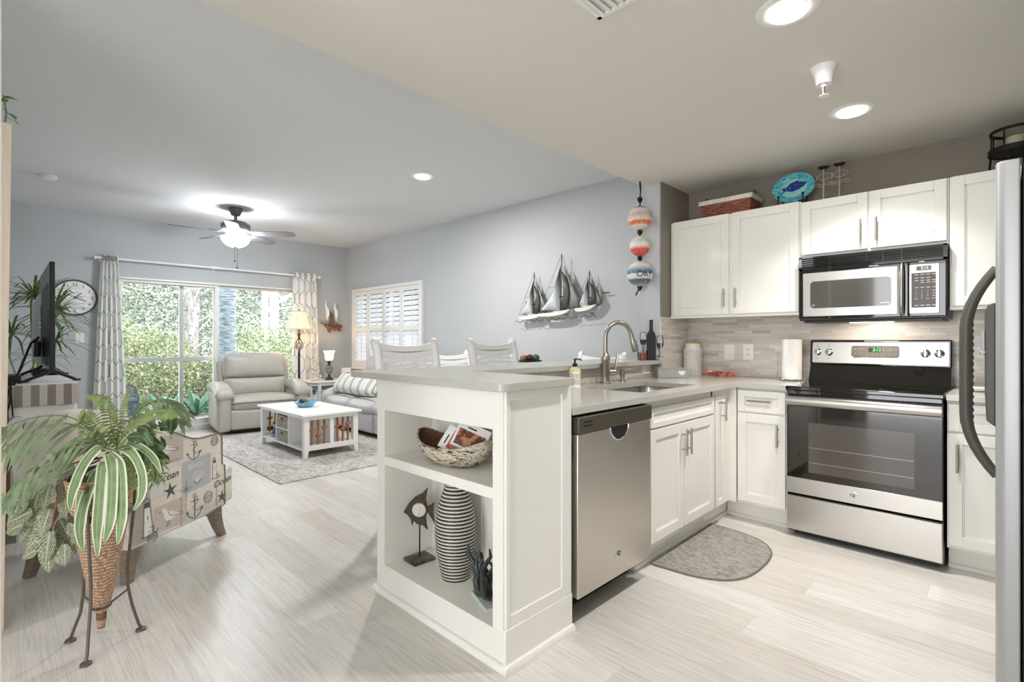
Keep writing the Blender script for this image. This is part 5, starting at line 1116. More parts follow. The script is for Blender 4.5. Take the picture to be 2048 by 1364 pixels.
for q in ((3.31, 7.395), (3.31, 7.365), (3.41, 7.375), (3.41, 7.345)): b.tube([(q[0], q[1], .19), (q[0], q[1], .08)], [.012, .010], 6)
b.tube([(3.41, 7.36, .215), (3.44, 7.355, .25)], [.02, .018], 8); b.ball((3.452, 7.352, .262), (.026, .02, .02), 10, 8); b.tube([(3.30, 7.38, .21), (3.27, 7.385, .245)], [.008, .004], 6); b.build('body', 'brownwood', lg_)
# ---- egrets on driftwood on the back wall
bd = thing('egret_wall_decor', 'two white egrets on a driftwood piece hung on the grey back wall', 'wall decor', (3.81, 7.86, 1.36))
M['driftwood'] = noisy('driftwood', [(0.3, (62, 42, 28)), (0.55, (120, 86, 58)), (0.75, (156, 120, 88))], (10, 10, 24), 2, 4, 0.8, 0.6, 1.0)
b = MB(); b.tube([(3.63, 7.83, 1.50), (3.69, 7.83, 1.47), (3.74, 7.82, 1.43), (3.79, 7.82, 1.42), (3.86, 7.82, 1.40), (3.93, 7.825, 1.42), (3.97, 7.83, 1.44), (4.0, 7.83, 1.435)], [.006, .014, .034, .045, .04, .036, .028, .012], 9)
b.tube([(3.80, 7.82, 1.42), (3.82, 7.82, 1.52), (3.81, 7.825, 1.62), (3.80, 7.83, 1.68)], [.04, .032, .02, .006], 8); b.tube([(3.76, 7.82, 1.40), (3.775, 7.82, 1.35), (3.80, 7.82, 1.34)], [.03, .024, .01], 8); b.tube([(3.93, 7.82, 1.42), (3.945, 7.82, 1.37), (3.975, 7.82, 1.36)], [.03, .024, .01], 8); b.tube([(3.92, 7.82, 1.44), (3.90, 7.82, 1.48)], [.02, .01], 8); b.build('driftwood', 'driftwood', bd, smooth=60)
def egret(x, z, s_, f):
    b = MB(); y_ = 7.82
    b.tube([(x, y_, z), (x + f * .012, y_, z + .07 * s_), (x + f * .004, y_, z + .15 * s_), (x - f * .02, y_, z + .20 * s_), (x - f * .012, y_, z + .245 * s_), (x - f * .016, y_, z + .275 * s_)], [.010, .030 * s_, .028 * s_, .014 * s_, .010 * s_, .012 * s_], 9); b.tube([(x, y_, z + .01), (x + f * .02, y_, z - .03)], [.014, .003], 6)
    q = b.build('egret', 'ceramic', bd); b = MB(); b.tube([(x - f * .022, y_, z + .276 * s_), (x - f * .075, y_, z + .268 * s_)], [.006, .001], 6); b.tube([(x - .006, y_, z + .01), (x - .006, y_, z - .09)], .003, 5); b.build('beak', 'shell_light', q)
egret(3.735, 1.55, 1.05, 1); egret(3.885, 1.55, .95, 1)
# ---- curtain rod and curtains
rd = thing('curtain_rod', 'white curtain rod above the glass door', 'curtain rod', (2.2, 7.78, 2.2))
b = MB(); b.cyl((.87, 7.78, 2.2), (3.56, 7.78, 2.2), .014, 14); b.cyl((2.05, 7.78, 2.2), (2.2, 7.78, 2.2), .018, 14); b.build('pole', 'white', rd)
for x_, s_ in ((.87, -1), (3.56, 1)): b = MB(); b.lathe([(.014, 0), (.018, .004), (.018, .012), (.014, .016), (.022, .028), (.026, .04), (.0, .044)], mx=frame((x_, 7.78, 2.2), (0, 1, 0), (0, 0, 1), (s_, 0, 0)), n=18); b.build('finial', 'white', rd)
for x_ in (.89, 2.12, 3.54): b = MB(); b.box((x_ - .008, 7.78, 2.185), (x_ + .008, 7.87, 2.2)); b.box((x_ - .015, 7.862, 2.16), (x_ + .015, 7.87, 2.23)); b.lathe([(.016, -.006), (.021, -.006), (.021, .006), (.016, .006)], mx=frame((x_, 7.78, 2.2), (0, 1, 0), (0, 0, 1), (1, 0, 0)), n=16, caps=False); b.build('bracket', 'white', rd)
m = mat('trellis_curtain_cloth', (232, 232, 228), 0.9); n = NT(m); u_, v_, _ = n.sep(n.n('ShaderNodeUVMap').outputs[0])
WX, PY = .22, .20
tri = n.math('DIVIDE', n.math('PINGPONG', v_, PY), PY); h_ = n.math('MULTIPLY', n.math('MULTIPLY', n.math('SUBTRACT', tri, 0.28), 2.2, True), WX / 2)
h_ = n.math('MINIMUM', h_, WX / 2)
xm = n.math('MULTIPLY', n.math('FRACT', n.math('DIVIDE', u_, WX)), WX)
da = n.math('ABSOLUTE', n.math('SUBTRACT', xm, h_)); db = n.math('ABSOLUTE', n.math('SUBTRACT', xm, n.math('SUBTRACT', WX, h_))); dc = n.math('ABSOLUTE', n.math('SUBTRACT', xm, n.math('ADD', h_, WX)))
dd2 = n.math('MINIMUM', n.math('MINIMUM', da, db), dc); lnm = n.math('LESS_THAN', dd2, .0058); ln2 = n.math('MULTIPLY', n.math('GREATER_THAN', dd2, .011), n.math('LESS_THAN', dd2, .0135))
cc_ = n.mix(lnm, lin((246, 246, 243)), lin((96, 98, 102))); cc_ = n.mix(n.math('MULTIPLY', ln2, .5), cc_, lin((176, 178, 180))); n.l(cc_, n.b.inputs['Base Color'])
tr_ = n.n('ShaderNodeBsdfTranslucent'); n.l(cc_, tr_.inputs[0]); ms_ = n.n('ShaderNodeMixShader'); ms_.inputs[0].default_value = .22; n.l(n.b.outputs[0], ms_.inputs[1]); n.l(tr_.outputs[0], ms_.inputs[2]); n.l(ms_.outputs[0], n.o.inputs[0]); M['curtain'] = m
def curtain(label, xt0, xt1, xb0, xb1, folds, amp, cloth):
    def fn(u, v):
        k = v ** .8; a0 = xt0 + (xb0 - xt0) * k; a1 = xt1 + (xb1 - xt1) * k
        ph = 2 * pi * folds * u; s = sin(ph); x = a0 + (a1 - a0) * u + .008 * sin(ph * 2 + v * 3) * k
        y = 7.78 + amp * s * (.75 + .25 * k) + .006 * sin(5 * u + 4 * v)
        return (x, y, 2.245 - v * 2.215)
    t = thing('curtain', label, 'curtain', ((xb0 + xb1) / 2, 7.78, .03), 0, 'trellis patterned curtains')
    b = MB(); b.grid(fn, folds * 14, 40, uvfn=lambda u, v: (u * cloth, 2.2 - v * 2.2)); b.build('cloth', 'curtain', t, smooth=180)
    for i in range(folds * 2): b = MB(); x_ = xt0 + (xt1 - xt0) * (i + .5) / (folds * 2); b.lathe([(.018, -.003), (.026, -.003), (.026, .003), (.018, .003), (.018, -.003)], mx=frame((x_, 7.78, 2.2), (0, 1, 0), (0, 0, 1), (1, 0, 0)), n=14, caps=False); b.build('grommet', 'nickel', t)
curtain('grey and white trellis curtain at the left end of the rod', .90, 1.05, .80, 1.15, 5, .026, .92)
curtain('grey and white trellis curtain at the right end of the rod, behind the floor lamp', 3.175, 3.535, 3.15, 3.60, 4, .040, 1.0)
# ---- clock
ck_ = thing('wall_clock', 'round white wall clock half hidden by the spiky plant', 'clock', (.66, 7.87, 1.71)); cm = frame((.66, 7.868, 1.71), (1, 0, 0), (0, 0, 1), (0, -1, 0))
b = MB(cm); b.lathe([(0, .012), (.195, .012), (.195, .014), (0, .014)], n=48); fc_ = b.build('face', 'paper', ck_)
M['clockrim'] = mat('dark_grey_rim', (92, 92, 90), 0.4, 0.3); b = MB(cm); b.lathe([(.192, 0), (.210, 0), (.212, .018), (.205, .026), (.194, .022), (.192, .012)], n=56, caps=False); b.build('rim', 'clockrim', ck_)
b = MB()
for i in range(12): a = radians(90 - 30 * (i + 1)); text_mb(str(i + 1), .052, cm @ Matrix.Translation((.152 * cos(a), .152 * sin(a), .0146)), mb=b)
b.build('numeral', 'black', fc_)
b = MB(cm); b.bar((0, 0, .017), (.06, .055, .017), .008, .002); b.bar((0, 0, .019), (.105, -.04, .019), .006, .002); b.lathe([(0, .015), (.01, .015), (.01, .02), (0, .02)], n=12); b2 = MB(); b2.v = [tuple(cm @ Vector(p)) if False else p for p in b.v]; b.build('hand', 'black', ck_)

# ---- media cabinet, runner, television
mc = thing('media_cabinet', 'tall white media cabinet under the television', 'cabinet', (.16, 4.98, 0))
b = MB(); b.box((-.045, 4.215, .10), (.355, 5.75, .90)).box((-.05, 4.205, .90), (.365, 5.76, .93)); b.build('body', 'white', mc, .003)
for p in ((.09, 4.23), (.31, 4.23), (-.01, 5.7), (.31, 5.7)): b = MB(); b.box((p[0], p[1], 0), (p[0] + .04, p[1] + .04, .10)); b.build('leg', 'white', mc)
b = MB()
for k in range(3): y_ = 4.25 + k * .5; b.box((.352, y_, .14), (.368, y_ + .46, .87))
b.build('door', 'white', mc, .003)
m = mat('striped_runner', (150, 142, 134), 0.9); n = NT(m); x, y, z = n.sep(n.pos())
f_ = n.math('FRACT', n.math('MULTIPLY', n.math('ADD', x, 3.008), 1 / .074)); wh = n.math('GREATER_THAN', f_, .5); fi = n.math('LESS_THAN', n.math('FRACT', n.math('MULTIPLY', f_, 13)), .45)
n.l(n.mix(n.math('MULTIPLY', wh, n.math('ADD', n.math('MULTIPLY', fi, .55), .35)), lin((140, 132, 124)), lin((226, 220, 212))), n.b.inputs['Base Color']); M['runner'] = m
ru = thing('table_runner', 'grey and white striped runner draped over the media cabinet end', 'table runner', (.2, 4.2, .93))
b = MB(); b.box((.035, 4.20, .9305), (.372, 5.72, .938)); b.build('top', 'white', ru); b = MB(); b.box((.035, 4.188, .81), (.374, 4.202, .938)).box((.368, 4.2, .84), (.374, 5.6, .935)); b.build('drop', 'runner', ru, .002)
TVR = radians(-0.4)
tv = thing('television', 'flat black television on the media cabinet, seen from behind', 'television', (.250, 4.95, .938), TVR)
b = MB(); b.box((-.002, -.58, .075), (.026, .58, .775)); b.build('screen', 'black', tv, .004, world=False)
M['tvback'] = mat('tv_back_with_sheen', (160, 165, 167), 0.35)  # rear bulge lightened: window sheen put into its colour
b = MB(); b.hexa([(-.002, -.48, .10), (-.002, .52, .10), (-.002, .52, .65), (-.002, -.48, .65), (-.03, -.40, .12), (-.03, .48, .12), (-.03, .48, .60), (-.03, -.40, .60)]); bk2 = b.build('rear_cover', 'black', tv, .003, world=False)
b = MB(); b.hexa([(-.028, -.30, .11), (-.028, .46, .11), (-.028, .46, .60), (-.028, -.30, .60), (-.056, -.18, .13), (-.056, .34, .13), (-.056, .34, .52), (-.056, -.18, .52)]); b.build('rear_bulge', 'tvback', bk2, .003, world=False)
b = MB(); b.box((-.034, -.39, .25), (-.028, -.31, .50)); prt = b.build('port_panel', 'bronze', tv, world=False)
b = MB()
for k in range(6): b.cyl((-.034, -.35, .27 + k * .028), (-.040, -.35, .27 + k * .028), .006, 8)
b.build('port', 'offwhite', prt, world=False)
for y_ in (-.44, .44):
    b = MB()
    for s_ in (-1, 1): b.tube([(.012, y_, .08), (.02 + s_ * .03, y_, .055), (.01 + s_ * .125, y_ - .02, .008)], [.012, .012, .009], 8); b.cbox((.01 + s_ * .13, y_ - .02, .006), (.04, .025, .012))
    b.build('foot', 'black', tv, world=False)
b = MB(); b.box((.20, 5.28, .938), (.355, 5.62, .982)); o = b.build('streaming_box', 'blackmetal', None, .003, origin=(.28, 5.45, .938)); tag(o, 'black set-top box behind the television stand', 'set-top box')
b = MB(); b.box((.045, 4.40, .938), (.115, 4.72, .985)); o = b.build('media_player', 'blackmetal', None, .003, origin=(.08, 4.55, .938)); tag(o, 'dark media box on the striped runner left of the television foot', 'media player')
cb = thing('cable_bundle', 'tangle of black cables hanging behind the media cabinet', 'cable', (.05, 4.17, .4)); b = MB(); rr_ = random.Random(8)
for k in range(9):
    x_ = .022 + .0055 * k; pts = [(x_ + .03, 4.36, .955), (x_ + .012, 4.22, .955 - .01 * (k % 3)), (x_, 4.165 - .004 * (k % 4), .92)]
    for i in range(1, 8): pts.append((x_ + rr_.uniform(-.018, .012) * min(1, i / 3), 4.16 - .006 * (k % 3), .92 - i * rr_.uniform(.065, .085)))
    b.tube(pts, .0045, 6)
for k in range(2): b.tube([(.205, 4.60 + .02 * k, 1.23 - .02 * k), (.165, 4.56, 1.19), (.13, 4.50, 1.08), (.10, 4.44, .99), (.07, 4.38, .96)], .007 - .002 * k, 6)
b.tube([(.20, 4.58, 1.20), (.195, 4.575, 1.10)], .018, 8)
b.build('cable', 'black', cb)
wb = thing('wicker_basket', 'dark red-brown wicker basket on the floor left of the cabinet', 'basket', (.0, 3.93, 0)); b = MB(); b.lathe([(0, 0), (.05, 0), (.06, .15), (.075, .40), (.075, .56), (.084, .59), (.074, .59), (.065, .40), (.0, .38)], (-.015, 3.93, 0), 20, caps=False); b.build('body', noisy('dark_wicker', [(0.35, (58, 32, 24)), (0.65, (116, 66, 46))], (20, 20, 90), 2, 3, 0.8, 0.6), wb)

# ---- leaning board and ivy by the entrance
M['paleboard'] = noisy('pale_pine', [(0.3, (206, 190, 170)), (0.7, (222, 208, 190))], (30, 30, 2), 2, rough=0.6)
lb = thing('leaning_board', 'pale pine board edge leaning at the far left of the photo', 'board', (.01, 3.0, .4))
b = MB(); b.hexa([(-.03, 2.99, .0), (.0265, 2.99, .0), (.0265, 3.03, .0), (-.03, 3.03, .0), (.012, 3.06, 2.14), (.0515, 3.06, 2.14), (.0515, 3.10, 2.14), (.012, 3.10, 2.14)]); b.build('board', 'paleboard', lb, .002)
M['ivyg'] = noisy('ivy_green', [(0.3, (70, 100, 62)), (0.7, (120, 150, 96))], (14, 14, 14), 2, rough=0.5)
def leaf(b, p, d, up, L, wd, droop=.2, n=4, mi=0, cup=.15, shape=None):
    p, d, up = Vector(p), Vector(d).normalized(), Vector(up); s = d.cross(up); s = s.normalized() if s.length > 1e-5 else d.orthogonal().normalized(); nn = s.cross(d)
    vs = []; uv = []; k = len(b.v)
    for i in range(n + 1):
        t = i / n; w_ = (shape(t) if shape else sin(pi * min(1, t * .93 + .07)) ** .8) * wd / 2; c_ = p + d * (L * t) + Vector((0, 0, -1)) * (droop * L * t * t)
        vs += [c_ - s * w_ + nn * w_ * cup, c_, c_ + s * w_ + nn * w_ * cup]; uv += [(0, t), (.5, t), (1, t)]
    fs = []
    for i in range(n): a = i * 3; fs += [(a, a + 1, a + 4, a + 3), (a + 1, a + 2, a + 5, a + 4)]
    b.add(vs, fs, mi, uv=uv)
iv = thing('ivy_sprig', 'green ivy sprig above the pine board at the far left edge', 'plant', (.03, 3.08, 2.15)); b = MB(); b.tube([(.03, 3.09, 2.14), (.035, 3.08, 2.19), (.025, 3.08, 2.26)], .003, 6)
for p, d in (((.035, 3.08, 2.19), (.4, -.7, -.3)), ((.03, 3.08, 2.23), (-.2, -.8, .2)), ((.03, 3.08, 2.25), (.6, -.5, .1)), ((.03, 3.09, 2.17), (.7, -.6, -.2)), ((.03, 3.08, 2.2), (-.5, -.6, -.2))): leaf(b, p, d, (0, 0, 1), .06, .035, .3)
b.build('leaves', 'ivyg', iv)
# ---- ceiling fan
fn_ = thing('ceiling_fan', 'grey five-blade ceiling fan with a lit bowl light', 'ceiling fan', (1.95, 6.385, ZL)); FX, FY = 1.95, 6.385
M['fanmetal'] = mat('pewter_fan_metal', (92, 94, 96), 0.45, 0.25); M['fanblade'] = noisy('grey_fan_blade', [(0.35, (110, 110, 112)), (0.65, (136, 136, 138))], (3, 40, 3), 2, rough=0.5)
b = MB(); b.lathe([(.075, 0), (.074, -.02), (.055, -.06), (.045, -.085), (.02, -.09)], (FX, FY, ZL), 28); b.build('canopy', 'fanmetal', fn_)
b = MB(); b.cyl((FX, FY, ZL - .08), (FX, FY, ZL - .16), .016, 14); b.build('downrod', 'fanmetal', fn_)
b = MB(); b.lathe([(.02, -.145), (.06, -.15), (.12, -.165), (.15, -.19), (.155, -.215), (.15, -.225), (.152, -.235), (.146, -.245), (.147, -.255), (.135, -.268), (.11, -.285), (.09, -.30), (.085, -.32), (.0, -.32)], (FX, FY, ZL), 36); b.build('motor', 'fanmetal', fn_)
for k in range(5):
    a = radians(33 + 72 * k); mx = Matrix.Translation((FX, FY, 2.445)) @ Matrix.Rotation(a, 4, 'Z') @ Matrix.Rotation(radians(-12), 4, 'X')
    b = MB(mx); sh_ = [(.17, -.045), (.21, -.062), (.40, -.07), (.60, -.07), (.645, -.055), (.66, -.02), (.66, .02), (.645, .055), (.60, .07), (.40, .07), (.21, .062), (.17, .045)]
    b.prism(sh_, -.003, .004); bl = b.build('blade', 'fanblade', fn_, .0015)
    b = MB(mx); b.prism([(.08, -.02), (.14, -.012), (.18, -.035), (.26, -.02), (.27, 0), (.26, .02), (.18, .035), (.14, .012), (.08, .02)], .004, .010); b.build('blade_bracket', 'fanmetal', bl)
M['bowl_on'] = mat('lit_glass_bowl', (255, 255, 255), 0.4, emit=100, emitcol=(244, 249, 255))
b = MB(); b.lathe([(.155, -.345), (.15, -.36), (.135, -.39), (.105, -.425), (.06, -.447), (.0, -.452)], (FX, FY, ZL), 36, caps=False); b.build('bowl', 'bowl_on', fn_, smooth=180)
b = MB(); b.lathe([(.153, -.345), (.158, -.342), (.153, -.339)], (FX, FY, ZL), 36, caps=False); b.lathe([(0.05, -.32), (.03, -.34), (.02, -.455)], (FX, FY, ZL), 16, caps=False)
for k in range(3): b.tube([(FX + .04 * cos(k * 2.1), FY + .04 * sin(k * 2.1), ZL - .33), (FX + .153 * cos(k * 2.1), FY + .153 * sin(k * 2.1), ZL - .342)], .005, 6)
if 1: b.lathe([(0, -.462), (.018, -.456), (.03, -.447)], (FX, FY, ZL), 16, caps=False); b.build('light_fitter', 'fanmetal', fn_)
for dx, L_ in ((-.008, .60), (.012, .68)):
    b = MB(); b.cyl((FX + dx, FY - dx, ZL - .45), (FX + dx, FY - dx, ZL - L_), .0016, 5); b.ball((FX + dx, FY - dx, ZL - L_ - .008), (.010, .010, .012), 10, 8); b.build('pull_chain', 'blackmetal', fn_)
# ---- window in the right wall with plantation shutters
wn_ = thing('window_1', None, None, (4.2, 6.67, .8)); wn_['kind'] = 'structure'
b = MB(); b.box((4.18, WY0, WZ0), (4.24, WY0 + .05, WZ1)).box((4.18, WY1 - .05, WZ0), (4.24, WY1, WZ1)).box((4.18, WY0, WZ0), (4.24, WY1, WZ0 + .05)).box((4.18, WY0, WZ1 - .05), (4.24, WY1, WZ1)).box((4.18, 6.65, WZ0), (4.24, 6.70, WZ1)).box((4.18, WY0, 1.37), (4.24, WY1, 1.42)); f_ = b.build('window_frame', 'trim', wn_, .002)
b = MB(); b.box((4.205, WY0 + .03, WZ0 + .03), (4.21, WY1 - .03, WZ1 - .03)); b.build('pane', 'pane', wn_)
b = MB(); b.box((4.06, 5.66, .742), (4.10, 7.66, .762)); b.build('window_sill', 'trim', wn_, .003)
m = mat('thin_white_louvre', (236, 236, 236), .5); n = NT(m); tr_ = n.n('ShaderNodeBsdfTranslucent'); tr_.inputs[0].default_value = (.85, .88, .92, 1); ms_ = n.n('ShaderNodeMixShader'); ms_.inputs[0].default_value = .4; n.l(n.b.outputs[0], ms_.inputs[1]); n.l(tr_.outputs[0], ms_.inputs[2]); n.l(ms_.outputs[0], n.o.inputs[0]); M['louvre'] = m
shu = thing('plantation_shutters', 'white plantation shutters over the window in the right wall', 'shutters', (4.09, 6.67, .76))
b = MB(); b.box((4.062, 5.70, .762), (4.0995, 5.75, 2.025)).box((4.062, 7.575, .762), (4.0995, 7.625, 2.025)).box((4.062, 5.75, 1.98), (4.0995, 7.575, 2.025)).box((4.062, 5.75, .762), (4.0995, 7.575, .80)); b.build('frame', 'trim', shu)
for (ya, yb_) in ((7.57, 7.165), (7.115, 6.70), (6.67, 6.24), (6.20, 5.755)):
    y0_, y1_ = min(ya, yb_) - .02, max(ya, yb_) + .02; y0_, y1_ = max(y0_, 5.752), min(y1_, 7.573)
    b = MB(); st_ = .048
    b.box((4.075, y0_, .802), (4.10, y0_ + st_, 1.978)).box((4.075, y1_ - st_, .802), (4.10, y1_, 1.978))
    for z0_, z1_ in ((.802, .88), (1.345, 1.405), (1.915, 1.978)): b.box((4.075, y0_ + st_, z0_), (4.10, y1_ - st_, z1_))
    pn_ = b.build('shutter_panel', 'trim', shu, .002)
    b = MB()
    for za, zb_ in ((.885, 1.34), (1.41, 1.91)):
        nl = 7; 
        for i in range(nl):
            zc = za + (zb_ - za) * (i + .5) / nl; mx = Matrix.Translation((4.088, (y0_ + y1_) / 2, zc)) @ Matrix.Rotation(radians(-52), 4, 'Y')
            b.prism([(-.043, 0), (-.02, .005), (.02, .005), (.043, 0), (.02, -.005), (-.02, -.005)], -(y1_ - y0_) / 2 + st_ + .001, (y1_ - y0_) / 2 - st_ - .001, 'y', mx=mx)
    b.build('louvre', 'louvre', pn_)
    b = MB()
    for za, zb_ in ((.90, 1.33), (1.42, 1.90)): b.box((4.042, y0_ + .14, za), (4.05, y0_ + .15, zb_))
    b.build('tilt_rod', 'trim', pn_)
# ---- sailboat wall sculpture
sw = thing('sailboat_sculpture', 'metal wall sculpture of three sailboats on the grey right wall', 'wall sculpture', (4.09, 3.27, 1.42)); sm = frame((4.035, 3.27, 0), (0, -1, 0), (0, 0, 1), (-1, 0, 0))
M['sail'] = noisy('pale_steel_sail', [(0.35, (212, 219, 225)), (0.65, (230, 234, 238))], (5, 5, 5), 1.4, rough=0.55); M['saildark'] = mat('dark_steel_sail', (98, 96, 90), 0.4, 0.2); M['sailclear'] = mat('mid_steel_sail', (150, 148, 144), 0.4, 0.2); M['hull'] = mat('white_hull', (232, 228, 218), 0.35)
def qcurve(p, c_, q, n=8): return [tuple((1 - t) ** 2 * p[i] + 2 * t * (1 - t) * c_[i] + t * t * q[i] for i in range(2)) for t in [j / n for j in range(n + 1)]]
def boat3(m_, zb_, zt_, hl, hr, d, jl):
    H = zt_ - zb_
    def sheet(out, nm, mt, off, bulge):
        pts = out; k = len(pts); cx_ = sum(p[0] for p in pts) / k; cz_ = sum(p[1] for p in pts) / k
        b = MB(sm); vs = [(p[0], p[1], d + off) for p in pts] + [(cx_, cz_, d + off + bulge)]
        b.add(vs, [(i, (i + 1) % k, k) for i in range(k)]); q = b.build(nm, mt, sw, solid=.003, smooth=60)
        b = MB(sm); b.tube([(p[0], p[1], d + off + .002) for p in pts], .0021, 5, True); b.build('edge_wire', 'blackmetal', q)
    sheet(qcurve((m_ - .012, zb_ + .80 * H), (m_ - .07, zb_ + .35 * H), (m_ - jl, zb_ + .08 * H)) + qcurve((m_ - jl, zb_ + .08 * H), (m_ - .1, zb_ + .04 * H), (m_ - .02, zb_ + .06 * H)), 'jib', 'sail', 0, .02)
    sheet(qcurve((m_ + .006, zb_ + .70 * H), (m_ + .16 * H / .6, zb_ + .45 * H), (m_ + .06, zb_ + .07 * H)) + [(m_ - .015, zb_ + .07 * H), (m_ + .03, zb_ + .30 * H), (m_ + .03, zb_ + .5 * H)], 'mainsail', 'saildark', .005, .012)
    sheet(qcurve((m_ + .05 * H, zb_ + .78 * H), (m_ + .2 * H, zb_ + .5 * H), (m_ + .36 * H, zb_ + .22 * H)) + qcurve((m_ + .33 * H, zb_ + .10 * H), (m_ + .22 * H, zb_ + .08 * H), (m_ + .14 * H, zb_ + .08 * H)), 'spinnaker', 'sailclear', -.01, .008)
    b = MB(sm); b.tube([(m_ - .01, zb_, d), (m_ - .004, zb_ + .5 * H, d + .004), (m_, zt_, d)], [.005, .0045, .003], 6)
    for q in ((m_ - jl - .03, zb_ + .03), (m_ + .38 * H, zb_ + .10 * H), (m_ + .12 * H, zb_ + .05)): b.tube([(m_, zt_ - .01, d), (q[0], q[1], d)], .0016, 5)
    b.tube([(m_ - .02, zb_ + .28 * H, d + .006), (m_ + .02, zb_ + .28 * H, d + .006)], .006, 6); b.tube([(m_ - jl * .6, zb_ + .45 * H, d - .002), (m_ + .36 * H, zb_ + .46 * H, d - .002)], .0014, 5)
    b.tube([(hl + (hr - hl) * t, zb_ + .012 + .03 * t * t, d + .012) for t in (0, .25, .5, .75, 1)], .004, 6)
    b.build('mast', 'blackmetal', sw)
    b = MB(sm); b.prism(qcurve((hl, zb_ + .012), ((hl + hr) / 2, zb_ + .012), (hr, zb_ + .042)) + qcurve((hr, zb_ + .042), (hr - .06, zb_ - .035), (hl + .02, zb_ - .022)), d - .006, d + .022); b.prism([(m_ - .10, zb_ + .012), (m_ - .08, zb_ + .03), (m_ + .02, zb_ + .034), (m_ + .03, zb_ + .014)], d, d + .014); b.build('hull', 'hull', sw, .003)
boat3(-.345, 1.455, 1.935, -.56, -.20, .005, .20); boat3(.05, 1.475, 2.085, -.24, .17, .03, .28); boat3(.375, 1.512, 1.885, .20, .46, .005, .15)
b = MB(sm); 
for i in range(5): b.tube([(-.62 + i * .22 + .02 * k, 1.408 + .012 * sin(k * 1.3 + i) + .008 * i, .012) for k in range(11)], .003, 5)
b.tube([(-.50, 1.62, -.03), (-.42, 1.62, -.02)], .005, 6); b.tube([(.50, 1.66, -.03), (.58, 1.66, -.03)], .005, 6)
for u_ in (-.35, .05, .38): b.tube([(u_, 1.47, 0), (u_, 1.47, -.062)], .005, 6)
b.build('water_wire', 'blackmetal', sw)

# ---- bar stools, pub table and chairs
def stool_parts(root, seat_z, top_z, lean):
    wd = .235
    b = MB(); b.cush((0, .01, seat_z - .02), (.44, .42, .045), .018, (0, 0, .008)); b.build('seat', 'white', root, world=False)
    for sx in (-1, 1):
        b = MB(); b.bar((sx * .19, .19, seat_z - .03), (sx * .20, .205, 0), .04); b.build('leg', 'white', root, .003, world=False)
        b = MB(); zz = [0, seat_z * .6, seat_z, seat_z + (top_z - seat_z) * .45, seat_z + (top_z - seat_z) * .8, top_z - .012]
        yy = [-.195, -.19, -.195, -.205 - lean * .35, -.21 - lean * .78, -.215 - lean * 1.15]
        b.tube([(sx * (wd - .012 + .01 * (k > 2)), yy[k], zz[k]) for k in range(6)], [.024, .026, .028, .029, .031, .03], 8, flat=1.0)
        b.cyl((sx * wd - .019, -.215 - lean * 1.12, top_z - .012), (sx * wd + .019, -.215 - lean * 1.12, top_z - .012), .031, 12)
        b.build('back_post', 'white', root, world=False, smooth=60)
    def rail(z0a, z1a, dip, th=.014):
        b = MB(); N = 12
        def Y(z): t = (z - seat_z) / (top_z - seat_z); return -.20 - lean * 1.05 * t ** 1.25
        pts = []
        for i in range(N + 1):
            x_ = -wd + .015 + (2 * wd - .03) * i / N; q = x_ / wd; d_ = dip * (1 - q * q); cv = -.018 * (1 - q * q)
            pts.append((x_, z0a - d_ * .5, z1a - d_, cv))
        vs = []
        for x_, za, zb_, cv in pts:
            vs += [(x_, Y(za) + cv - th / 2, za), (x_, Y(za) + cv + th / 2, za), (x_, Y(zb_) + cv + th / 2, zb_), (x_, Y(zb_) + cv - th / 2, zb_)]
        fs = [(0, 1, 2, 3), tuple(N * 4 + j for j in (3, 2, 1, 0))]
        for i in range(N):
            for j in range(4): fs.append((i * 4 + j, i * 4 + (j + 1) % 4, i * 4 + 4 + (j + 1) % 4, i * 4 + 4 + j))
        b.add(vs, [f[::-1] for f in fs]); return b
    rail(top_z - .108, top_z - .008, .03).build('crest_rail', 'white', root, .002, world=False)
    b = MB(); rl = rail(top_z - .060, top_z - .056, .028, .017)
    rl.build('groove', 'greybox', root, world=False)
    b = MB()
    for k in range(3):
        q = rail(top_z - .145 - k * .027 - .012, top_z - .145 - k * .027, -.022 + .008 * k); b.add(q.v, q.f)
    for x_ in (-.15, -.05, .05, .15):
        for k in range(3):
            z_ = top_z - .118 - k * .027 - .012; t = (z_ - seat_z) / (top_z - seat_z); b.cbox((x_ + .012 * (k % 2), -.20 - lean * 1.05 * max(t, 0) ** 1.25 - .016, z_), (.014, .014, .028))
    b.build('lattice', 'white', root, .0015, world=False)
    rail(top_z - .36, top_z - .315, 0).build('lower_rail', 'white', root, .002, world=False)
    b = MB(); b.cbox((0, .195, .28), (.36, .022, .03)).cbox((-.195, 0, .22), (.022, .38, .03)).cbox((.195, 0, .22), (.022, .38, .03)).cbox((0, -.205, .30), (.38, .022, .03)); b.build('stretcher', 'white', root, .002, world=False)
st1 = thing('bar_stool', 'white bar stool behind the bar top, nearer the shuttered window', 'stool', (1.99, 2.70, 0), radians(180), 'white bar stools')
stool_parts(st1, .76, 1.205, .06); dup(st1, (2.81, 2.70, 0), radians(180), 'white bar stool behind the bar top, beside the dark tray')
pt_ = thing('pub_table', 'white square dining table behind the bar, mostly hidden', 'table', (3.2, 3.36, 0))
b = MB(); b.box((2.80, 3.02, .89), (3.60, 3.72, .92)); b.build('tabletop', 'white', pt_, .005)
b = MB(); b.box((2.87, 3.09, .80), (3.53, 3.65, .89)); b.build('apron', 'white', pt_, .002)
for p in ((2.85, 3.07), (3.55, 3.07), (2.85, 3.67), (3.55, 3.67)): b = MB(); b.bar((p[0], p[1], .89), (p[0], p[1], 0), .065); b.build('leg', 'white', pt_, .004)
dc1 = thing('dining_chair', 'white dining chair on the far side of the table, between the two stool backs', 'chair', (3.29, 3.80, 0), radians(180), 'white dining chairs')
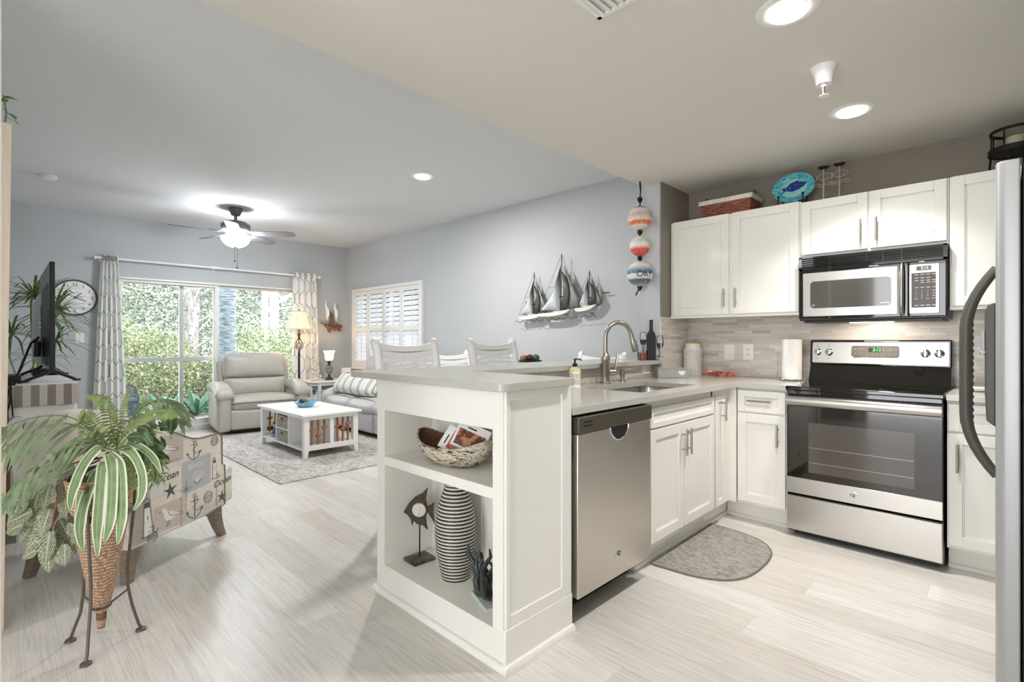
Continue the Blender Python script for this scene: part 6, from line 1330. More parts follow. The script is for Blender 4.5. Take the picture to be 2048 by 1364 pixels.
stool_parts(dc1, .62, 1.085, .09); dup(dc1, (3.55, 2.63, 0), radians(90), 'white dining chair by the wall, seen past the faucet')
tr = thing('tray', 'dark metal footed tray on the dining table', 'tray', (3.41, 3.12, .92))
b = MB(); b.lathe([(0, .088), (.10, .088), (.118, .10), (.122, .106), (.116, .102), (.098, .093), (0, .093)], (3.41, 3.12, .92), 30)
for i in range(3): a = i * 2.1 + .5; b.tube([(3.41 + .09 * cos(a), 3.12 + .09 * sin(a), 1.01), (3.41 + .085 * cos(a), 3.12 + .085 * sin(a), .96), (3.41 + .10 * cos(a), 3.12 + .10 * sin(a), .92)], .005, 6)
b.build('tray', 'blackmetal', tr)
for (dx, dy, m_, lb_) in ((-.035, .035, 'wood_lid', 'tan woven ball at the left of the dark tray'), (.005, -.005, 'brownwood', 'dark brown woven ball in the middle of the dark tray'), (.04, -.045, 'sageball', 'grey-green woven ball at the right of the dark tray')):
    if m_ == 'sageball': M['sageball'] = mat('sage_twine', (104, 128, 122), 0.8)
    b = MB(); c_ = Vector((3.41 + dx, 3.12 + dy, 1.047)); rr_ = random.Random(int(dx * 1000) + 99); r0 = .032
    b.ball(tuple(c_), r0 * .85, 12, 8)
    for k in range(9):
        ax = Vector((rr_.uniform(-1, 1), rr_.uniform(-1, 1), rr_.uniform(-1, 1))).normalized(); o_ = ax.orthogonal().normalized(); p_2 = ax.cross(o_)
        b.tube([c_ + (o_ * cos(i * .524) + p_2 * sin(i * .524)) * r0 for i in range(12)], .0032, 5, True)
    o = b.build('woven_ball', m_, None, origin=tuple(c_), smooth=60); tag(o, lb_, 'ball', 'woven balls in the tray')

# ---- armchair in printed seaside cloth (local x: the way it faces, y: its left)
ach = thing('armchair', 'cream armchair in beach-print cloth behind the cone plant basket', 'armchair', (.60, 3.57, 0), atan2(.565, .826))
AO = Matrix.Translation(Vector((0, 0, 0)))
_m = (Matrix.Translation((.60, 3.57, 0)) @ Matrix.Rotation(atan2(.565, .826), 4, 'Z')).inverted() @ Vector((.471, 3.147, 0))
AO = Matrix.Translation(_m)      # local frame with its origin at the right rear foot
m = mat('patchwork_print_cloth', (216, 208, 196), 0.9); n = NT(m); x, y, z = n.sep(n.pos())
uu = n.math('SUBTRACT', x, y); r_ = n.math('FLOOR', n.math('DIVIDE', n.math('ADD', z, .02), .135)); uo = n.math('ADD', n.math('DIVIDE', uu, .155), n.math('MULTIPLY', r_, .37)); c_ = n.math('FLOOR', uo)
hid = n.math('FRACT', n.math('MULTIPLY', n.math('SINE', n.math('ADD', n.math('MULTIPLY', r_, 12.99), n.math('MULTIPLY', c_, 78.23))), 43758.5))
col = n.ramp(hid, [(0, (236, 229, 218)), (.25, (228, 221, 211)), (.4, (216, 218, 220)), (.55, (238, 232, 222)), (.75, (216, 206, 194)), (.85, (232, 225, 215)), (1, (214, 216, 218))], 'CONSTANT')
eg = n.math('MAXIMUM', n.math('LESS_THAN', n.math('FRACT', uo), .02), n.math('LESS_THAN', n.math('FRACT', n.math('DIVIDE', n.math('ADD', z, .02), .135)), .02))
wv = n.noise(n.pos(), 14, 4, .6); col = n.mix(.35, col, n.ramp(wv, [(.4, (214, 204, 190)), (.6, (232, 226, 216))])); col = n.mix(n.math('MULTIPLY', eg, .4), col, lin((160, 152, 142))); n.l(col, n.b.inputs['Base Color']); n.bump(n.noise(n.pos(), 400, 2), .25, .002); M['patch'] = m
WDT = .56
armp = [(-.045, .17), (.45, .176), (.60, .20), (.60, .44), (.578, .455), (.575, .62), (.56, .642), (.50, .645), (.40, .642), (.345, .652), (.25, .695), (.16, .745), (.08, .782), (0, .805), (-.08, .82), (-.10, .80)]
arms = []
for y0_, y1_ in ((-.045, .065), (WDT - .065, WDT + .045)):
    b = MB(AO); b.prism(armp, y0_, y1_, 'y'); arms.append(b.build('arm', 'patch', ach, .012, 3, world=False))
b = MB(AO); b.box((.0, .05, .17), (.60, WDT - .05, .36)); b.hexa([(.58, -.0445, .205), (.672, -.0445, .212), (.672, WDT + .0445, .212), (.58, WDT + .0445, .205), (.58, -.0445, .42), (.675, -.0445, .42), (.675, WDT + .0445, .42), (.58, WDT + .0445, .42)]); fr_ = b.build('seat_base', 'patch', ach, .014, 3, world=False)
b = MB(AO); b.cush((.37, WDT / 2, .42), (.58, WDT - .14, .13), .045, (.01, 0, .025)); b.build('seat_cushion', 'patch', ach, world=False)
b = MB(AO)
N = 14; vs = []
for i in range(N + 1):
    t = i / N; y_ = -.045 + (WDT + .09) * t; q = 2 * t - 1; zt_ = .815 + .045 * (cos(pi * q) * .5 + .5)
    vs += [(-.045, y_, .17), (.12, y_, .17), (.035, y_, zt_ - .01), (-.01, y_, zt_), (-.085, y_, zt_), (-.115, y_, zt_ - .03)]
fs = [tuple(range(6)), tuple(N * 6 + j for j in range(5, -1, -1))] + [(i * 6 + j, i * 6 + 6 + j, i * 6 + 6 + (j + 1) % 6, i * 6 + (j + 1) % 6) for i in range(N) for j in range(6)]
b.add(vs, fs); b.build('back', 'patch', ach, .012, 3, world=False)
M['pipe'] = mat('grey_piping', (120, 116, 110), 0.8)
for i_, y_ in ((0, -.045), (1, WDT + .045)):
    b = MB(AO); b.tube([(p[0], y_, p[1]) for p in armp[1:]], .0042, 6); b.build('piping', 'pipe', arms[i_], world=False)
M['taupewood'] = noisy('taupe_wood_leg', [(0.35, (120, 106, 92)), (0.65, (146, 131, 115))], (10, 10, 60), 1.5, rough=0.5)
for (x_, y_, dx, dy) in ((.0, .0, -.02, -.01), (.0, WDT - .01, -.05, -.005), (.56, .0, .06, -.005), (.56, WDT, .06, .005)):
    b = MB(AO); q = .032
    for k in range(3):
        pass
    lv = []
    for t in (0, .35, .7, 1): s_ = q * (1 - .38 * t); cx_ = x_ + dx * t ** 1.6; cy_ = y_ + dy * t ** 1.6; z_ = .19 * (1 - t); lv.append([(cx_ - s_, cy_ - s_, z_), (cx_ + s_, cy_ - s_, z_), (cx_ + s_, cy_ + s_, z_), (cx_ - s_, cy_ + s_, z_)])
    vs = [p for l in lv for p in l]; fs = [(0, 1, 2, 3), (15, 14, 13, 12)] + [(k * 4 + j, k * 4 + 4 + j, k * 4 + 4 + (j + 1) % 4, k * 4 + (j + 1) % 4) for k in range(3) for j in range(4)]
    b.add(vs, fs); b.build('leg', 'taupewood', ach, .003, world=False)
# the print on the outer side: patches, birds, anchors, shells, stars, lettering
PM = AO @ frame((0, -.0455, 0), (1, 0, 0), (0, 0, 1), (0, -1, 0))
M['pr_taupe'] = mat('print_taupe', (202, 191, 178), .9); M['pr_grey'] = mat('print_blue_grey', (186, 188, 191), .9); M['pr_cream'] = mat('print_cream', (228, 221, 208), .9); M['pr_ink'] = mat('print_ink', (92, 92, 98), .9); M['pr_white'] = mat('print_white', (238, 234, 226), .9)
pr = MB(); MI = dict(taupe=0, grey=1, cream=2, ink=3, white=4); lev = {'taupe': .0002, 'grey': .0002, 'cream': .0002, 'white': .0009, 'ink': .0014}
def poly(pts, c_): pr.prism(pts, 0.0, lev[c_], mi=MI[c_], mx=PM)
def line(pts, w_=.0016, c_='ink'):
    for p, q in zip(pts[:-1], pts[1:]):
        d = Vector((q[0] - p[0], q[1] - p[1])); 
        if d.length < 1e-6: continue
        nn = Vector((-d.y, d.x)).normalized() * w_ * .62; poly([(p[0] - nn.x, p[1] - nn.y), (q[0] - nn.x, q[1] - nn.y), (q[0] + nn.x, q[1] + nn.y), (p[0] + nn.x, p[1] + nn.y)], c_)
def circ(cx_, cy_, r_, w_=.0014, n_=20, sq=1.0): line([(cx_ + r_ * cos(2 * pi * i / n_), cy_ + sq * r_ * sin(2 * pi * i / n_)) for i in range(n_ + 1)], w_)
def gull(x_, z_, s_):
    poly([(x_ - .11 * s_, z_ - .07 * s_), (x_ + .12 * s_, z_ - .075 * s_), (x_ + .12 * s_, z_ + .085 * s_), (x_ - .11 * s_, z_ + .075 * s_)], 'taupe')
    P = lambda a: [(x_ + p[0] * s_, z_ + p[1] * s_) for p in a]
    poly(P([(-.065, .042), (-.055, .055), (-.04, .056), (-.028, .044), (-.02, .03), (.02, .022), (.06, .004), (.075, -.006), (.03, -.014), (0, -.024), (-.03, -.026), (-.045, -.006), (-.048, .03)]), 'white')
    line(P([(-.08, .04), (-.062, .044)]), .0018); line(P([(-.015, .026), (.0, .0), (.04, -.008), (.088, -.012)]), .0022); line(P([(.02, .012), (.088, -.004)]), .0016); line(P([(-.02, -.025), (-.022, -.052), (-.034, -.055)])); line(P([(-.006, -.025), (-.01, -.05), (-.02, -.054)])); line(P([(-.045, .0), (-.03, -.026), (.0, -.025)]), .001)
def anchor(x_, z_, s_):
    P = lambda a: [(x_ + p[0] * s_, z_ + p[1] * s_) for p in a]
    line(P([(0, .055), (0, -.06)]), .004 * s_); line(P([(-.028, .036), (.028, .036)]), .003 * s_); circ(x_, z_ + .066 * s_, .011 * s_); line(P([(-.058, -.02), (-.045, -.046), (-.02, -.062), (0, -.07), (.02, -.062), (.045, -.046), (.058, -.02)]), .0035 * s_)
    line(P([(-.066, -.028), (-.057, -.012), (-.045, -.03)]), .002); line(P([(.066, -.028), (.057, -.012), (.045, -.03)]), .002); line(P([(.012, .06), (.03, .03), (-.012, .0), (.02, -.03), (.05, -.02)]), .0016)
def star5(x_, z_, r_, rot):
    pts = [(x_ + (r_ if i % 2 == 0 else r_ * .32) * cos(rot + i * pi / 5), z_ + (r_ if i % 2 == 0 else r_ * .32) * sin(rot + i * pi / 5)) for i in range(10)]
    k = 5
    for i in range(0, 10, 2): poly([pts[i], pts[i + 1], (x_, z_), pts[i - 1]], 'ink')
def stamp(x_, z_, r_):
    for k in (1, .78, .45): circ(x_, z_, r_ * k, .0012)
    line([(x_ - r_ * .6, z_), (x_ + r_ * .6, z_ + .004)], .0014)
def light(x_, z_, s_):
    P = lambda a: [(x_ + p[0] * s_, z_ + p[1] * s_) for p in a]
    poly(P([(-.018, .05), (.012, .05), (.03, -.09), (-.02, -.09)]), 'white'); poly(P([(-.02, .05), (.014, .05), (.012, .075), (-.018, .075)]), 'ink'); line(P([(-.022, .078), (-.003, .1), (.016, .078)]), .002); line(P([(-.02, .05), (-.022, -.09)])); line(P([(.014, .05), (.03, -.09)])); line(P([(.0, .01), (.002, -.01)]), .003); line(P([(-.03, -.09), (.05, -.085), (.06, -.07)]), .003); line(P([(.0, -.07), (.035, -.07), (.035, -.05), (.01, -.05)]), .0022)
poly([(.29, .565), (.45, .60), (.45, .635), (.30, .665)], 'cream'); gull(.165, .622, 1.0); anchor(.36, .585, .8); stamp(.515, .605, .028)
poly([(.275, .345), (.485, .365), (.485, .545), (.275, .53)], 'grey')
for i in range(9): a = radians(25 + i * 16.25); line([(.385, .40), (.385 + .048 * cos(a), .405 + .05 * sin(a))], .0016, 'white')
line([(.385 + .05 * cos(radians(20 + i * 14)), .405 + .052 * sin(radians(20 + i * 14))) for i in range(11)], .0018, 'white'); line([(.36, .405), (.378, .385), (.392, .385), (.41, .405)], .0018, 'ink')
text_mb('BEACH', .034, PM @ Matrix.Translation((.372, .492, .0004)) @ Matrix.Rotation(.03, 4, 'Z'), .0006, mi=4, mb=pr)
light(.515, .44, .68); text_mb('Ocean', .058, PM @ Matrix.Translation((.175, .478, .0004)) @ Matrix.Rotation(.05, 4, 'Z'), .0008, .35, 3, pr); text_mb('Ocean', .054, PM @ Matrix.Translation((.607 - .03, .345, .0004)) @ Matrix.Rotation(.12, 4, 'Z'), .0008, .35, 3, pr)
star5(.20, .40, .045, 1.7); star5(.575, .255, .04, 1.5)
for k in range(8): a = k * pi / 4; line([(.305, .375), (.305 + (.045 if k % 2 == 0 else .025) * cos(a), .375 + (.045 if k % 2 == 0 else .025) * sin(a))], .0014)
gull(.20, .265, .92); anchor(.365, .26, .95); stamp(.465, .285, .034); light(.06, .30, 1.05); stamp(.09, .19, .03)
poly([(-.03, .46), (.05, .47), (.05, .62), (-.03, .60)], 'cream'); stamp(.015, .54, .03); line([(.53, .36), (.53, .21)], .001); line([(.27, .345), (.27, .18)], .001); line([(.06, .55), (.26, .56)], .001)
pr.build('print', ['pr_taupe', 'pr_grey', 'pr_cream', 'pr_ink', 'pr_white'], arms[0], world=False, smooth=0)
# ================================================================== PLANTS BY THE ENTRANCE
PC = Vector((.295, 2.562, 0))
ps = thing('plant_stand', 'three-legged grey iron stand holding the cone basket', 'plant stand', tuple(PC))
feet = [Vector((.2126, 2.689, 0)), Vector((.2377, 2.453, 0)), Vector((.4267, 2.584, 0))]
def ring_pts(r, z, n=30): return [(PC.x + r * cos(2 * pi * i / n), PC.y + r * sin(2 * pi * i / n), z) for i in range(n)]
b = MB()
for k in range(3): b.tube(ring_pts(.0975, .522 + k * .008), .0045, 6, True)
b.build('ring', 'iron', ps)
br = []
for f_ in feet:
    d = (f_ - PC).normalized(); L_ = (f_ - PC).length
    pts = [(PC + d * r_ + Vector((0, 0, z_))) for r_, z_ in ((.118, .66), (.112, .60), (.109, .52), (.098, .40), (.086, .28), (.088, .20), (.102, .12), (L_ - .008, .03), (L_, .012))]
    b = MB(); b.tube(pts, .0056, 8); b.lathe([(0, 0), (.019, 0), (.018, .008), (.008, .014), (0, .014)], tuple(f_), 14); b.build('leg', 'iron', ps); br.append(PC + d * .089 + Vector((0, 0, .19)))
b = MB()
for i in range(3): b.tube([br[i], PC + (br[i] - PC) * .3 + Vector((0, 0, .10)), PC + Vector((0, 0, .155)) + (br[i] - PC - Vector((0, 0, .19))) * .28], .004, 6)
b.tube(ring_pts(.030, .158, 16), .004, 6, True); b.build('brace', 'iron', ps)
m = mat('twisted_willow', (150, 110, 82), .85); n = NT(m); x, y, z = n.sep(n.pos()); an = n.math('ARCTAN2', y, x)
jit = n.noise(n.comb(n.math('MULTIPLY', an, 1.6), n.math('MULTIPLY', z, 8), 0), 1, 3); row = n.math('ADD', n.math('MULTIPLY', z, 76), n.math('MULTIPLY', jit, 2.6)); gr = n.math('PINGPONG', row, .5)
vb = n.noise(n.comb(n.math('MULTIPLY', an, 5), n.math('FLOOR', row), 0), 1, 2); c_ = n.ramp(vb, [(.3, (170, 134, 106)), (.5, (206, 170, 140)), (.7, (226, 198, 170))]); cr_ = n.noise(n.comb(n.math('MULTIPLY', an, 7), n.math('MULTIPLY', z, 30), 3), 1, 3, .6, 2)
c_ = n.mix(n.math('LESS_THAN', gr, .085), c_, lin((92, 64, 48))); c_ = n.mix(n.math('LESS_THAN', n.math('ABSOLUTE', n.math('SUBTRACT', cr_, .5)), .018), c_, lin((66, 44, 34))); n.l(c_, n.b.inputs['Base Color']); n.bump(gr, .5, .008); M['willow'] = m
cn_ = thing('cone_basket', 'brown twisted-willow cone basket held in the iron stand', 'basket', tuple(PC))
b = MB(); b.lathe([(0, .075), (.012, .075), (.016, .11), (.016, .135), (.026, .15), (.046, .25), (.066, .37), (.086, .49), (.099, .58), (.109, .65), (.113, .675), (.105, .675), (.09, .60), (.0, .58)], tuple(PC), 40, caps=False); b.build('cone', 'willow', cn_, smooth=60)
b = MB(); b.lathe([(0, .074), (.0125, .074), (.013, .095), (.0165, .11), (.017, .137), (.0, .137)], tuple(PC), 16); b.build('tip', 'driftwood', cn_)
b = MB(); b.ball((PC.x, PC.y, .665), (.10, .10, .05), 20, 8); M['moss'] = noisy('dark_moss', [(0.3, (36, 38, 28)), (0.7, (78, 80, 56))], (60, 60, 60), 1, 3, .9, .6); b.build('moss', 'moss', cn_)
def leafmat(name, c1, c2, edge=None, mid=None, ew=.09, veins=None, rough=.45, tl=.25):
    m = mat(name, c1, rough); n = NT(m); u, v, _ = n.sep(n.n('ShaderNodeUVMap').outputs[0])
    au = n.math('ABSOLUTE', n.math('SUBTRACT', u, .5))
    c = n.ramp(n.noise(n.pos(), 25, 3), [(.35, c1), (.65, c2)])
    if veins:
        w = n.math('SINE', n.math('MULTIPLY', n.math('SUBTRACT', v, n.math('MULTIPLY', au, .75)), 50)); nz = n.noise(n.comb(n.math('MULTIPLY', u, 14), n.math('MULTIPLY', v, 20), 0), 1, 2)
        vo = n.n('ShaderNodeTexVoronoi', feature='DISTANCE_TO_EDGE'); n.l(n.comb(n.math('MULTIPLY', u, 9), n.math('MULTIPLY', v, 13), 0), vo.inputs['Vector']); vo.inputs['Scale'].default_value = 1; net = n.math('LESS_THAN', vo.outputs['Distance'], .055)
        c = n.mix(n.math('MULTIPLY', net, .75), c, lin(veins))
        c = n.mix(n.math('GREATER_THAN', n.math('ADD', w, n.math('MULTIPLY', n.math('SUBTRACT', nz, .5), 1.2)), .84), c, lin(veins)); c = n.mix(n.math('LESS_THAN', au, .035), c, lin(veins))
    if mid: c = n.mix(n.math('LESS_THAN', au, .05), c, lin(mid))
    if edge: c = n.mix(n.math('GREATER_THAN', au, .5 - ew), c, lin(edge))
    n.l(c, n.b.inputs['Base Color'])
    tr = n.n('ShaderNodeBsdfTranslucent'); n.l(c, tr.inputs[0]); ms = n.n('ShaderNodeMixShader'); ms.inputs[0].default_value = tl; n.l(n.b.outputs[0], ms.inputs[1]); n.l(tr.outputs[0], ms.inputs[2]); n.l(ms.outputs[0], n.o.inputs[0]); M[name] = m
leafmat('spider', (112, 138, 92), (138, 160, 110), edge=(226, 230, 206), mid=(150, 170, 124), ew=.15)
leafmat('spiderlet', (120, 150, 92), (150, 172, 116), edge=(226, 230, 190), ew=.16)
leafmat('palm', (94, 114, 80), (134, 152, 112), mid=(150, 164, 126)); leafmat('fern', (126, 146, 90), (154, 170, 110)); leafmat('ivyleaf', (74, 98, 66), (108, 130, 92), mid=(140, 158, 120)); leafmat('fittonia', (84, 92, 70), (116, 122, 94), veins=(206, 210, 180)); leafmat('dracaena_leaf', (74, 98, 54), (106, 128, 74), edge=(150, 164, 104), ew=.12)
M['redstem'] = mat('red_brown_stem', (132, 88, 66), .7)
def smooth_path(pts, n=14):
    pts = [Vector(p) for p in pts]; out = []; k = len(pts)
    for i in range(k - 1):
        p0, p1, p2, p3 = pts[max(i - 1, 0)], pts[i], pts[i + 1], pts[min(i + 2, k - 1)]
        for j in range(n):
            t = j / n; out.append(.5 * ((2 * p1) + (p2 - p0) * t + (2 * p0 - 5 * p1 + 4 * p2 - p3) * t * t + (3 * p1 - p0 - 3 * p2 + p3) * t ** 3))
    out.append(pts[-1]); return out
def ribbon(b, pts, wd, side, fold=.18, prof=None, n=8):
    pts = smooth_path(pts, n); k = len(pts); vs = []; uv = []
    for i, p in enumerate(pts):
        t = i / (k - 1); d = (pts[min(i + 1, k - 1)] - pts[max(i - 1, 0)]).normalized(); s = (Vector(side) - d * d.dot(Vector(side)))
        s = s.normalized() if s.length > 1e-5 else d.orthogonal().normalized(); nn = s.cross(d); w_ = wd / 2 * (prof(t) if prof else min(1, (1 - t) * 3.2) ** .7 * min(1, .45 + t * 2.5))
        vs += [p - s * w_ + nn * w_ * fold, p, p + s * w_ + nn * w_ * fold]; uv += [(0, t), (.5, t), (1, t)]
    fs = []
    for i in range(k - 1): a = i * 3; fs += [(a, a + 1, a + 4, a + 3), (a + 1, a + 2, a + 5, a + 4)]
    b.add(vs, fs, uv=uv)
VRv = Vector(VR); VTO = Vector(VN)
def path(px, ta, tb): return [at(u, v, ta + (tb - ta) * i / (len(px) - 1)) for i, (u, v) in enumerate(px)]
# spider plant with long striped leaves
spd = thing('spider_plant', 'spider plant with long white-edged leaves over the front of the cone basket', 'plant', (PC.x, PC.y, .70))
for px, t0, t1, w_ in (([(236, 905), (200, 893), (165, 930), (143, 985), (140, 1022)], 1.94, 1.81, .042), ([(228, 915), (190, 950), (165, 1010), (158, 1060), (166, 1102)], 1.95, 1.80, .044), ([(222, 918), (200, 935), (168, 960), (156, 1010), (150, 1050)], 1.98, 1.85, .03),
                       ([(212, 922), (203, 935), (197, 1000), (193, 1060), (195, 1116)], 1.92, 1.79, .046), ([(214, 908), (222, 930), (222, 990), (217, 1050), (208, 1086)], 1.91, 1.80, .044), ([(220, 905), (238, 935), (242, 1000), (240, 1050), (235, 1090)], 1.91, 1.81, .042),
                       ([(238, 898), (262, 905), (282, 945), (282, 990), (266, 1022)], 1.94, 1.85, .034), ([(238, 895), (270, 890), (296, 905), (312, 925), (322, 948)], 1.98, 1.93, .026), ([(235, 900), (262, 870), (300, 862), (345, 872)], 2.00, 2.00, .018), ([(226, 900), (205, 880), (176, 884), (150, 900)], 2.00, 1.95, .018)):
    b = MB(); ribbon(b, path(px, t0, t1), w_, VRv, .22); b.build('leaf', 'spider', spd, smooth=180)
def frond(name, mat_, root, px, t0, t1, ll, lw, nl, hang, ang=.9, droop=.35, stem=.003):
    r_ = smooth_path(path(px, t0, t1), 10); k = len(r_); b = MB(); b.tube(r_, [stem * (1 - .6 * i / k) for i in range(k)], 5)
    for i in range(nl):
        t = (i + .6) / nl; q = t * (k - 1); j = min(int(q), k - 2); p = r_[j].lerp(r_[j + 1], q - j); d = (r_[j + 1] - r_[j]).normalized()
        L_ = ll * (sin(pi * (t * .86 + .12)) ** .6)
        for s_ in (-1, 1):
            sd = d.cross(VTO * .6 + Vector((0, 0, .8))).normalized() * s_
            dr = (d * cos(ang) + sd * sin(ang) + Vector((0, 0, -hang)) + VTO * R.uniform(-.15, .15)).normalized()
            leaf(b, p, dr, (VTO + Vector((0, 0, .7))), L_ * R.uniform(.88, 1.08), lw, droop, 4, cup=.2)
    # leaf tip
    leaf(b, r_[-1], r_[-1] - r_[-3], VTO, ll * .5, lw, droop, 4)
    b.build(name, mat_, root, smooth=180)
plm = thing('palm_plant', 'palm with long drooping fronds out of the cone basket to the left', 'plant', (PC.x - .03, PC.y, .72))
for px, t0, t1, ll, nl, hg in (([(214, 890), (165, 855), (110, 848), (50, 868), (8, 900)], 1.97, 1.95, .16, 9, .5), ([(206, 900), (150, 900), (95, 920), (45, 955), (15, 1000)], 1.95, 1.86, .14, 9, .4), ([(208, 885), (150, 838), (95, 832), (45, 842), (10, 855)], 2.08, 2.12, .14, 8, .35),
                             ([(212, 900), (180, 884), (145, 890), (105, 910)], 1.94, 1.88, .10, 6, .5), ([(242, 885), (275, 822), (315, 800), (345, 812), (358, 835)], 2.08, 2.1, .125, 11, .55)):
    frond('frond', 'palm', plm, px, t0, t1, ll, .021, nl, hg, .72, .35)
frn = thing('fern', 'bright green fern fronds standing up out of the cone basket', 'plant', (PC.x, PC.y, .72))
for px, t0, t1, ll, nl in (([(236, 892), (222, 850), (214, 812), (200, 795), (178, 791)], 2.08, 2.12, .036, 26), ([(232, 905), (255, 860), (290, 832), (330, 826), (352, 832)], 2.02, 2.0, .044, 26), ([(232, 890), (244, 845), (248, 810), (256, 783)], 2.1, 2.14, .022, 18), ([(222, 900), (196, 860), (180, 835), (166, 828), (162, 870)], 2.06, 2.0, .038, 24), ([(226, 905), (205, 875), (192, 860), (178, 880), (172, 915)], 2.0, 1.96, .04, 20), ([(224, 885), (228, 840), (222, 806)], 2.14, 2.18, .02, 16), ([(236, 888), (262, 850), (284, 815), (292, 800)], 2.12, 2.16, .025, 16)):
    frond('frond', 'fern', frn, px, t0, t1, ll, .011, nl, .15, 1.15, .15, .0022)
ivy = thing('ivy_plant', 'dark green ivy at the right of the cone basket, above the variegated tufts', 'plant', (PC.x + .08, PC.y - .06, .74))
def lobed(t): return (.9 if t < .15 else 1.0 - .25 * abs(sin(t * 9)) - .2 * t) * (1 if t < .9 else (1 - t) * 10)
b = MB(); rr_ = random.Random(21)
for k in range(22):
    u_, v_ = rr_.uniform(255, 322), rr_.uniform(852, 915); p = at(u_, v_, rr_.uniform(1.98, 2.12)); leaf(b, p, VRv * rr_.uniform(-.3, 1) + Vector((0, 0, rr_.uniform(-1, .3))) + VTO * .3, VTO, rr_.uniform(.05, .075), rr_.uniform(.045, .06), .1, 7, cup=.12, shape=lobed)
b.build('leaves', 'ivyleaf', ivy, smooth=180)
tuf = thing('variegated_grass', 'small white-edged leaf tufts hanging at the right rim of the cone basket', 'plant', (PC.x + .10, PC.y - .05, .66))
for cu, cv, t_ in ((268, 938, 1.96), (298, 922, 2.0), (316, 948, 2.03), (290, 958, 1.97), (322, 925, 2.04), (262, 915, 1.98)):
    b = MB(); p = at(cu, cv, t_)
    for k in range(16):
        a = k * .393 + rr_.uniform(-.2, .2); d = VRv * cos(a) + Vector((0, 0, 1)) * sin(a) + VTO * rr_.uniform(.1, .9); leaf(b, p, d, VTO, rr_.uniform(.04, .068), .011, .35, 4, cup=.3)
    b.build('tuft', 'spiderlet', tuf, smooth=180)
fit = thing('nerve_plant', 'trailing nerve plant with pale-veined leaves hanging left of the cone basket', 'plant', (PC.x - .1, PC.y + .1, .6))
for px, t0, t1 in (([(205, 915), (160, 930), (132, 965), (112, 1010), (104, 1055)], 2.0, 1.93), ([(200, 920), (150, 945), (118, 985), (110, 1030), (100, 1065)], 2.02, 1.97), ([(195, 915), (120, 935), (60, 965), (38, 1000)], 2.05, 2.02)):
    b = MB(); b.tube(smooth_path(path(px, t0, t1), 8), .0035, 5); b.build('stem', 'redstem', fit)
b = MB()
for (u_, v_, a_, s_) in ((20, 985, 215, .08), (55, 985, 240, .085), (80, 975, 250, .08), (100, 960, 280, .085), (70, 1000, 262, .095), (40, 1018, 225, .075), (48, 1040, 205, .085), (75, 1030, 235, .09), (100, 1010, 265, .09), (130, 985, 285, .08), (140, 1005, 300, .085), (120, 1030, 300, .095), (140, 1035, 320, .085), (95, 1050, 215, .11), (100, 1055, 262, .11), (118, 1062, 300, .10), (130, 1080, 280, .075), (110, 1075, 300, .085), (75, 1090, 200, .06), (96, 1080, 285, .10), (150, 960, 290, .08), (65, 1015, 190, .085), (132, 945, 250, .085), (30, 1000, 190, .085), (90, 990, 230, .095), (155, 985, 270, .075), (180, 925, 240, .07), (195, 935, 262, .065), (170, 940, 225, .07), (205, 915, 280, .06), (185, 910, 200, .06), (165, 955, 250, .075), (190, 950, 270, .06), (150, 925, 215, .08), (115, 1000, 250, .09), (90, 1020, 200, .09), (150, 1060, 300, .08), (125, 1050, 265, .09)):
    p = at(u_, v_ + 8, 2.0 + R.uniform(-.05, .05)); a = radians(a_ + R.uniform(-12, 12)); d = VRv * cos(a) + Vector((0, 0, 1)) * sin(a) + VTO * R.uniform(-.1, .35)
    leaf(b, p, d, VTO + Vector((0, 0, .25)), s_, s_ * .72, .12, 7, cup=R.uniform(.05, .25), shape=lambda t: min(1, (t + .06) * 3.2) ** .55 * min(1, (1 - t) * 2.0) ** .62)
b.build('leaves', 'fittonia', fit, smooth=180)
# ---- dracaena behind the television
drc = thing('dracaena', 'tall spiky dracaena behind the television by the grey back wall', 'plant', (.28, 6.6, 0))
b = MB(); b.lathe([(0, 0), (.12, 0), (.15, .28), (.16, .30), (.145, .30), (.13, .26), (0, .25)], (.28, 6.6, 0), 24, caps=False); b.build('pot', 'white', drc)
rr_ = random.Random(4)
for (x_, z_, n_, L_, yo) in ((.26, 1.62, 46, .36, 0), (.40, 1.50, 50, .38, -.1), (.40, 1.40, 40, .36, .12), (.11, 1.26, 26, .30, 0), (.42, 1.20, 26, .30, .05), (.30, 1.04, 18, .28, -.08)):
    c_ = Vector((x_, 6.6 + yo, z_)); b = MB()
    for k in range(n_):
        a = k * 2.4; el = rr_.uniform(-.35, 1.15); d = Vector((cos(a) * cos(el), sin(a) * cos(el) * .7, sin(el))); L2 = L_ * rr_.uniform(.75, 1.1)
        ribbon(b, [c_, c_ + d * L2 * .35, c_ + d * L2 * .7 + Vector((0, 0, -.03)), c_ + d * L2 + Vector((0, 0, -.10 * rr_.uniform(.6, 1.6)))], .021, d.cross(Vector((0, 0, 1))) if abs(d.z) < .95 else Vector((1, 0, 0)), .3, n=4)
    b.tube(smooth_path([c_ + Vector((0, 0, .03)), c_ + Vector((-.02, 0, -.18)), Vector((.28 + (x_ - .28) * .3, 6.6, .55)), Vector((.28, 6.6, .24))], 6), [.007] * 18 + [.012], 6)
    b.build('crown', 'dracaena_leaf', drc, smooth=180)

